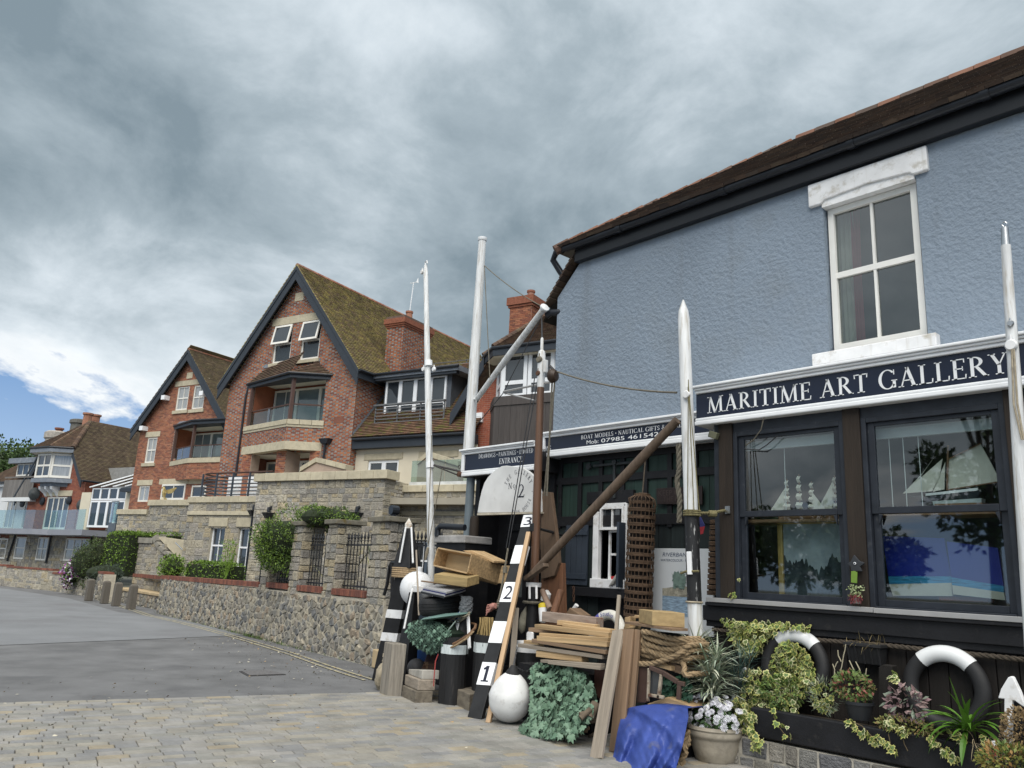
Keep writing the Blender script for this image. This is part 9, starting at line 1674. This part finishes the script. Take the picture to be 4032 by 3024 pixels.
def flax(label,base,n,ln,spread,rr):
 t=plant('flax_plant',label,base);b=MB();ms=[mt('flax_g',(.12,.15,.07),.5,.15),mt('flax_c',(.34,.33,.16),.5,.15),mt('flax_d',(.07,.10,.05),.5,.15)]
 for i in range(n):d=V((rr.gauss(0,spread),rr.gauss(0,spread*.6),1));b.mi=rr.randrange(3);strap(b,base+V((rr.gauss(0,.06),rr.gauss(0,.05),0)),d,ln*rr.uniform(.6,1.05),.055,rr.uniform(.05,.4),6)
 o=b.obj('leaves',ms,t,fix=False);o['kind']='stuff'
flax('sparse striped flax plant behind the railing next to shrub',PWL.at(3.0,1.0,-.6),20,1.35,.32,rr);flax('dense striped flax plant behind the railing beside the gate pier',PWL.at(1.2,1.0,-.55),70,1.25,.26,rr)
gr=MB()
for i in range(500):u=rr.choice((rr.uniform(3,7.5),rr.uniform(5.2,6.2),rr.uniform(0,WL)));strap(gr,PWL.at(u,0,.05+rr.random()*.06),rnd_dir(rr)*.5+V((0,0,.8)),rr.uniform(.03,.12),.006,.8,4)
tag(gr.obj('wall_weeds',LF('weed',[(.07,.12,.02),(.09,.14,.03)]),org=PWL.at(5,0,.05),fix=False),'fringe of green weeds along the rubble wall foot','weeds',kind='stuff')
# litter on the road and paving
lit=MB()
for i in range(420):
 if rr.random()<.6:p=YL[-1].lerp(YL[-6],rr.random()**1.2)+V((rr.gauss(0,.5),abs(rr.gauss(0,.7))-.2,0))
 else:p=V((rr.uniform(6,13),rr.uniform(-6.6,0),0))
 s=rr.uniform(.008,.026);n=rnd_dir(rr);n.z=abs(n.z)+1;n.normalize();a=n.cross(V((1,0,0))).normalized();c_=n.cross(a);lit.mi=rr.choice((0,0,0,1,2));q=rr.uniform(.4,1);lit.add([zz(p,.012)+a*s,zz(p,.018)+c_*s*q,zz(p,.012)-a*s,zz(p,.01)-c_*s*q],[(0,1,2,3)])
tag(lit.obj('fallen_leaves',[mt('leaf_pale',(.50,.46,.36),.9),mt('leaf_brown',(.14,.08,.04),.9),mt('leaf_tan',(.33,.22,.11),.9)],org=(10,-5,.01),fix=False),'small pale and brown leaves scattered over road and paving','leaves',kind='stuff')
# trees
def tree(name,label,base,h,rx,rz,n,sz,mats,rr,cz=.62,cat='tree',group=None,tr_=.22):
 t=T(name,label,cat,base,group);base=V(base);b=MB();top=base+V((0,0,h*cz));b.tube([base,base.lerp(top,.5)+V((rr.uniform(-.2,.2),rr.uniform(-.2,.2),0)),top],[tr_,tr_*.75,tr_*.35],8);cl=[]
 for i in range(34):
  d=rnd_dir(rr);q=top+V((d.x*rx*.72,d.y*rx*.72,d.z*rz*.72))*1.0;cl.append((q,rr.uniform(.26,.44)*rx));
  if i<14:b.tube([base.lerp(top,rr.uniform(.55,1)),q],[tr_*.3,.03],5)
 b.obj('trunk',mt('bark',(.06,.05,.04),.95,.3,6),t);f=MB()
 for i in range(n):q,r_=cl[rr.randrange(34)];e_=rnd_dir(rr);p=q+V((e_.x,e_.y,e_.z*.7))*r_*rr.uniform(.5,1.05);f.mi=rr.randrange(len(mats));leaf(f,p,(e_+rnd_dir(rr)*.8).normalized(),rnd_dir(rr),sz*rr.uniform(.6,1.3),sz*.6)
 o=f.obj('crown',mats,t,fix=False);o['kind']='stuff';return t
TG=[LF('tree_d',[(.035,.06,.018),(.045,.075,.02),(.03,.05,.016)]),LF('tree_m',[(.055,.10,.025),(.07,.12,.03),(.05,.085,.022)]),LF('tree_y',[(.10,.15,.03),(.12,.17,.035)])]
for pt,dep,h,rx,rz,ms,lab in((('t',30,900),80,13.5,5.0,5.4,TG[:2],'dense dark tree rising behind the far white house wing'),(('t',330,800),78,12.5,4.6,4.6,TG[:2],'dark leafy tree behind the box dormer of the far house'),(('t',620,760),84,13,4.5,4.8,TG[1:],'lighter yellow-green tree between far dormer and chimney'),(('t',-380,900),74,11,5,4.6,TG[:2],'dark tree at end of the far road bend'),(('t',820,700),90,12.5,4.2,4.2,TG[1:],'pale green tree just left of the far chimney')):
 P=hD(pt,dep);tree('broadleaf_tree',lab,(P.x,P.y,0),h,rx,rz,5200,.34,ms,rr)
 # trees on the other side of the road (they show in the shop glass)
for x,y,h,rx,rz,lab in((15.5,13,5.2,2.4,1.4,'spreading dark pine across the road facing the shop'),(12.3,12,4.4,1.8,1.2,'low dark pine across the road beside the spreading one'),(8.2,11,9.5,1.9,3.6,'tall dark ivy-covered tree across the road'),(20,15,6,2.6,1.6,'broad pine across the road beyond the spreading one'),(24,18,8,3,2.4,'tall broad tree at far side of the road')):tree('pine_tree',lab,(x,y,0),h,rx,rz,2600,.26,TG[:2],rr)
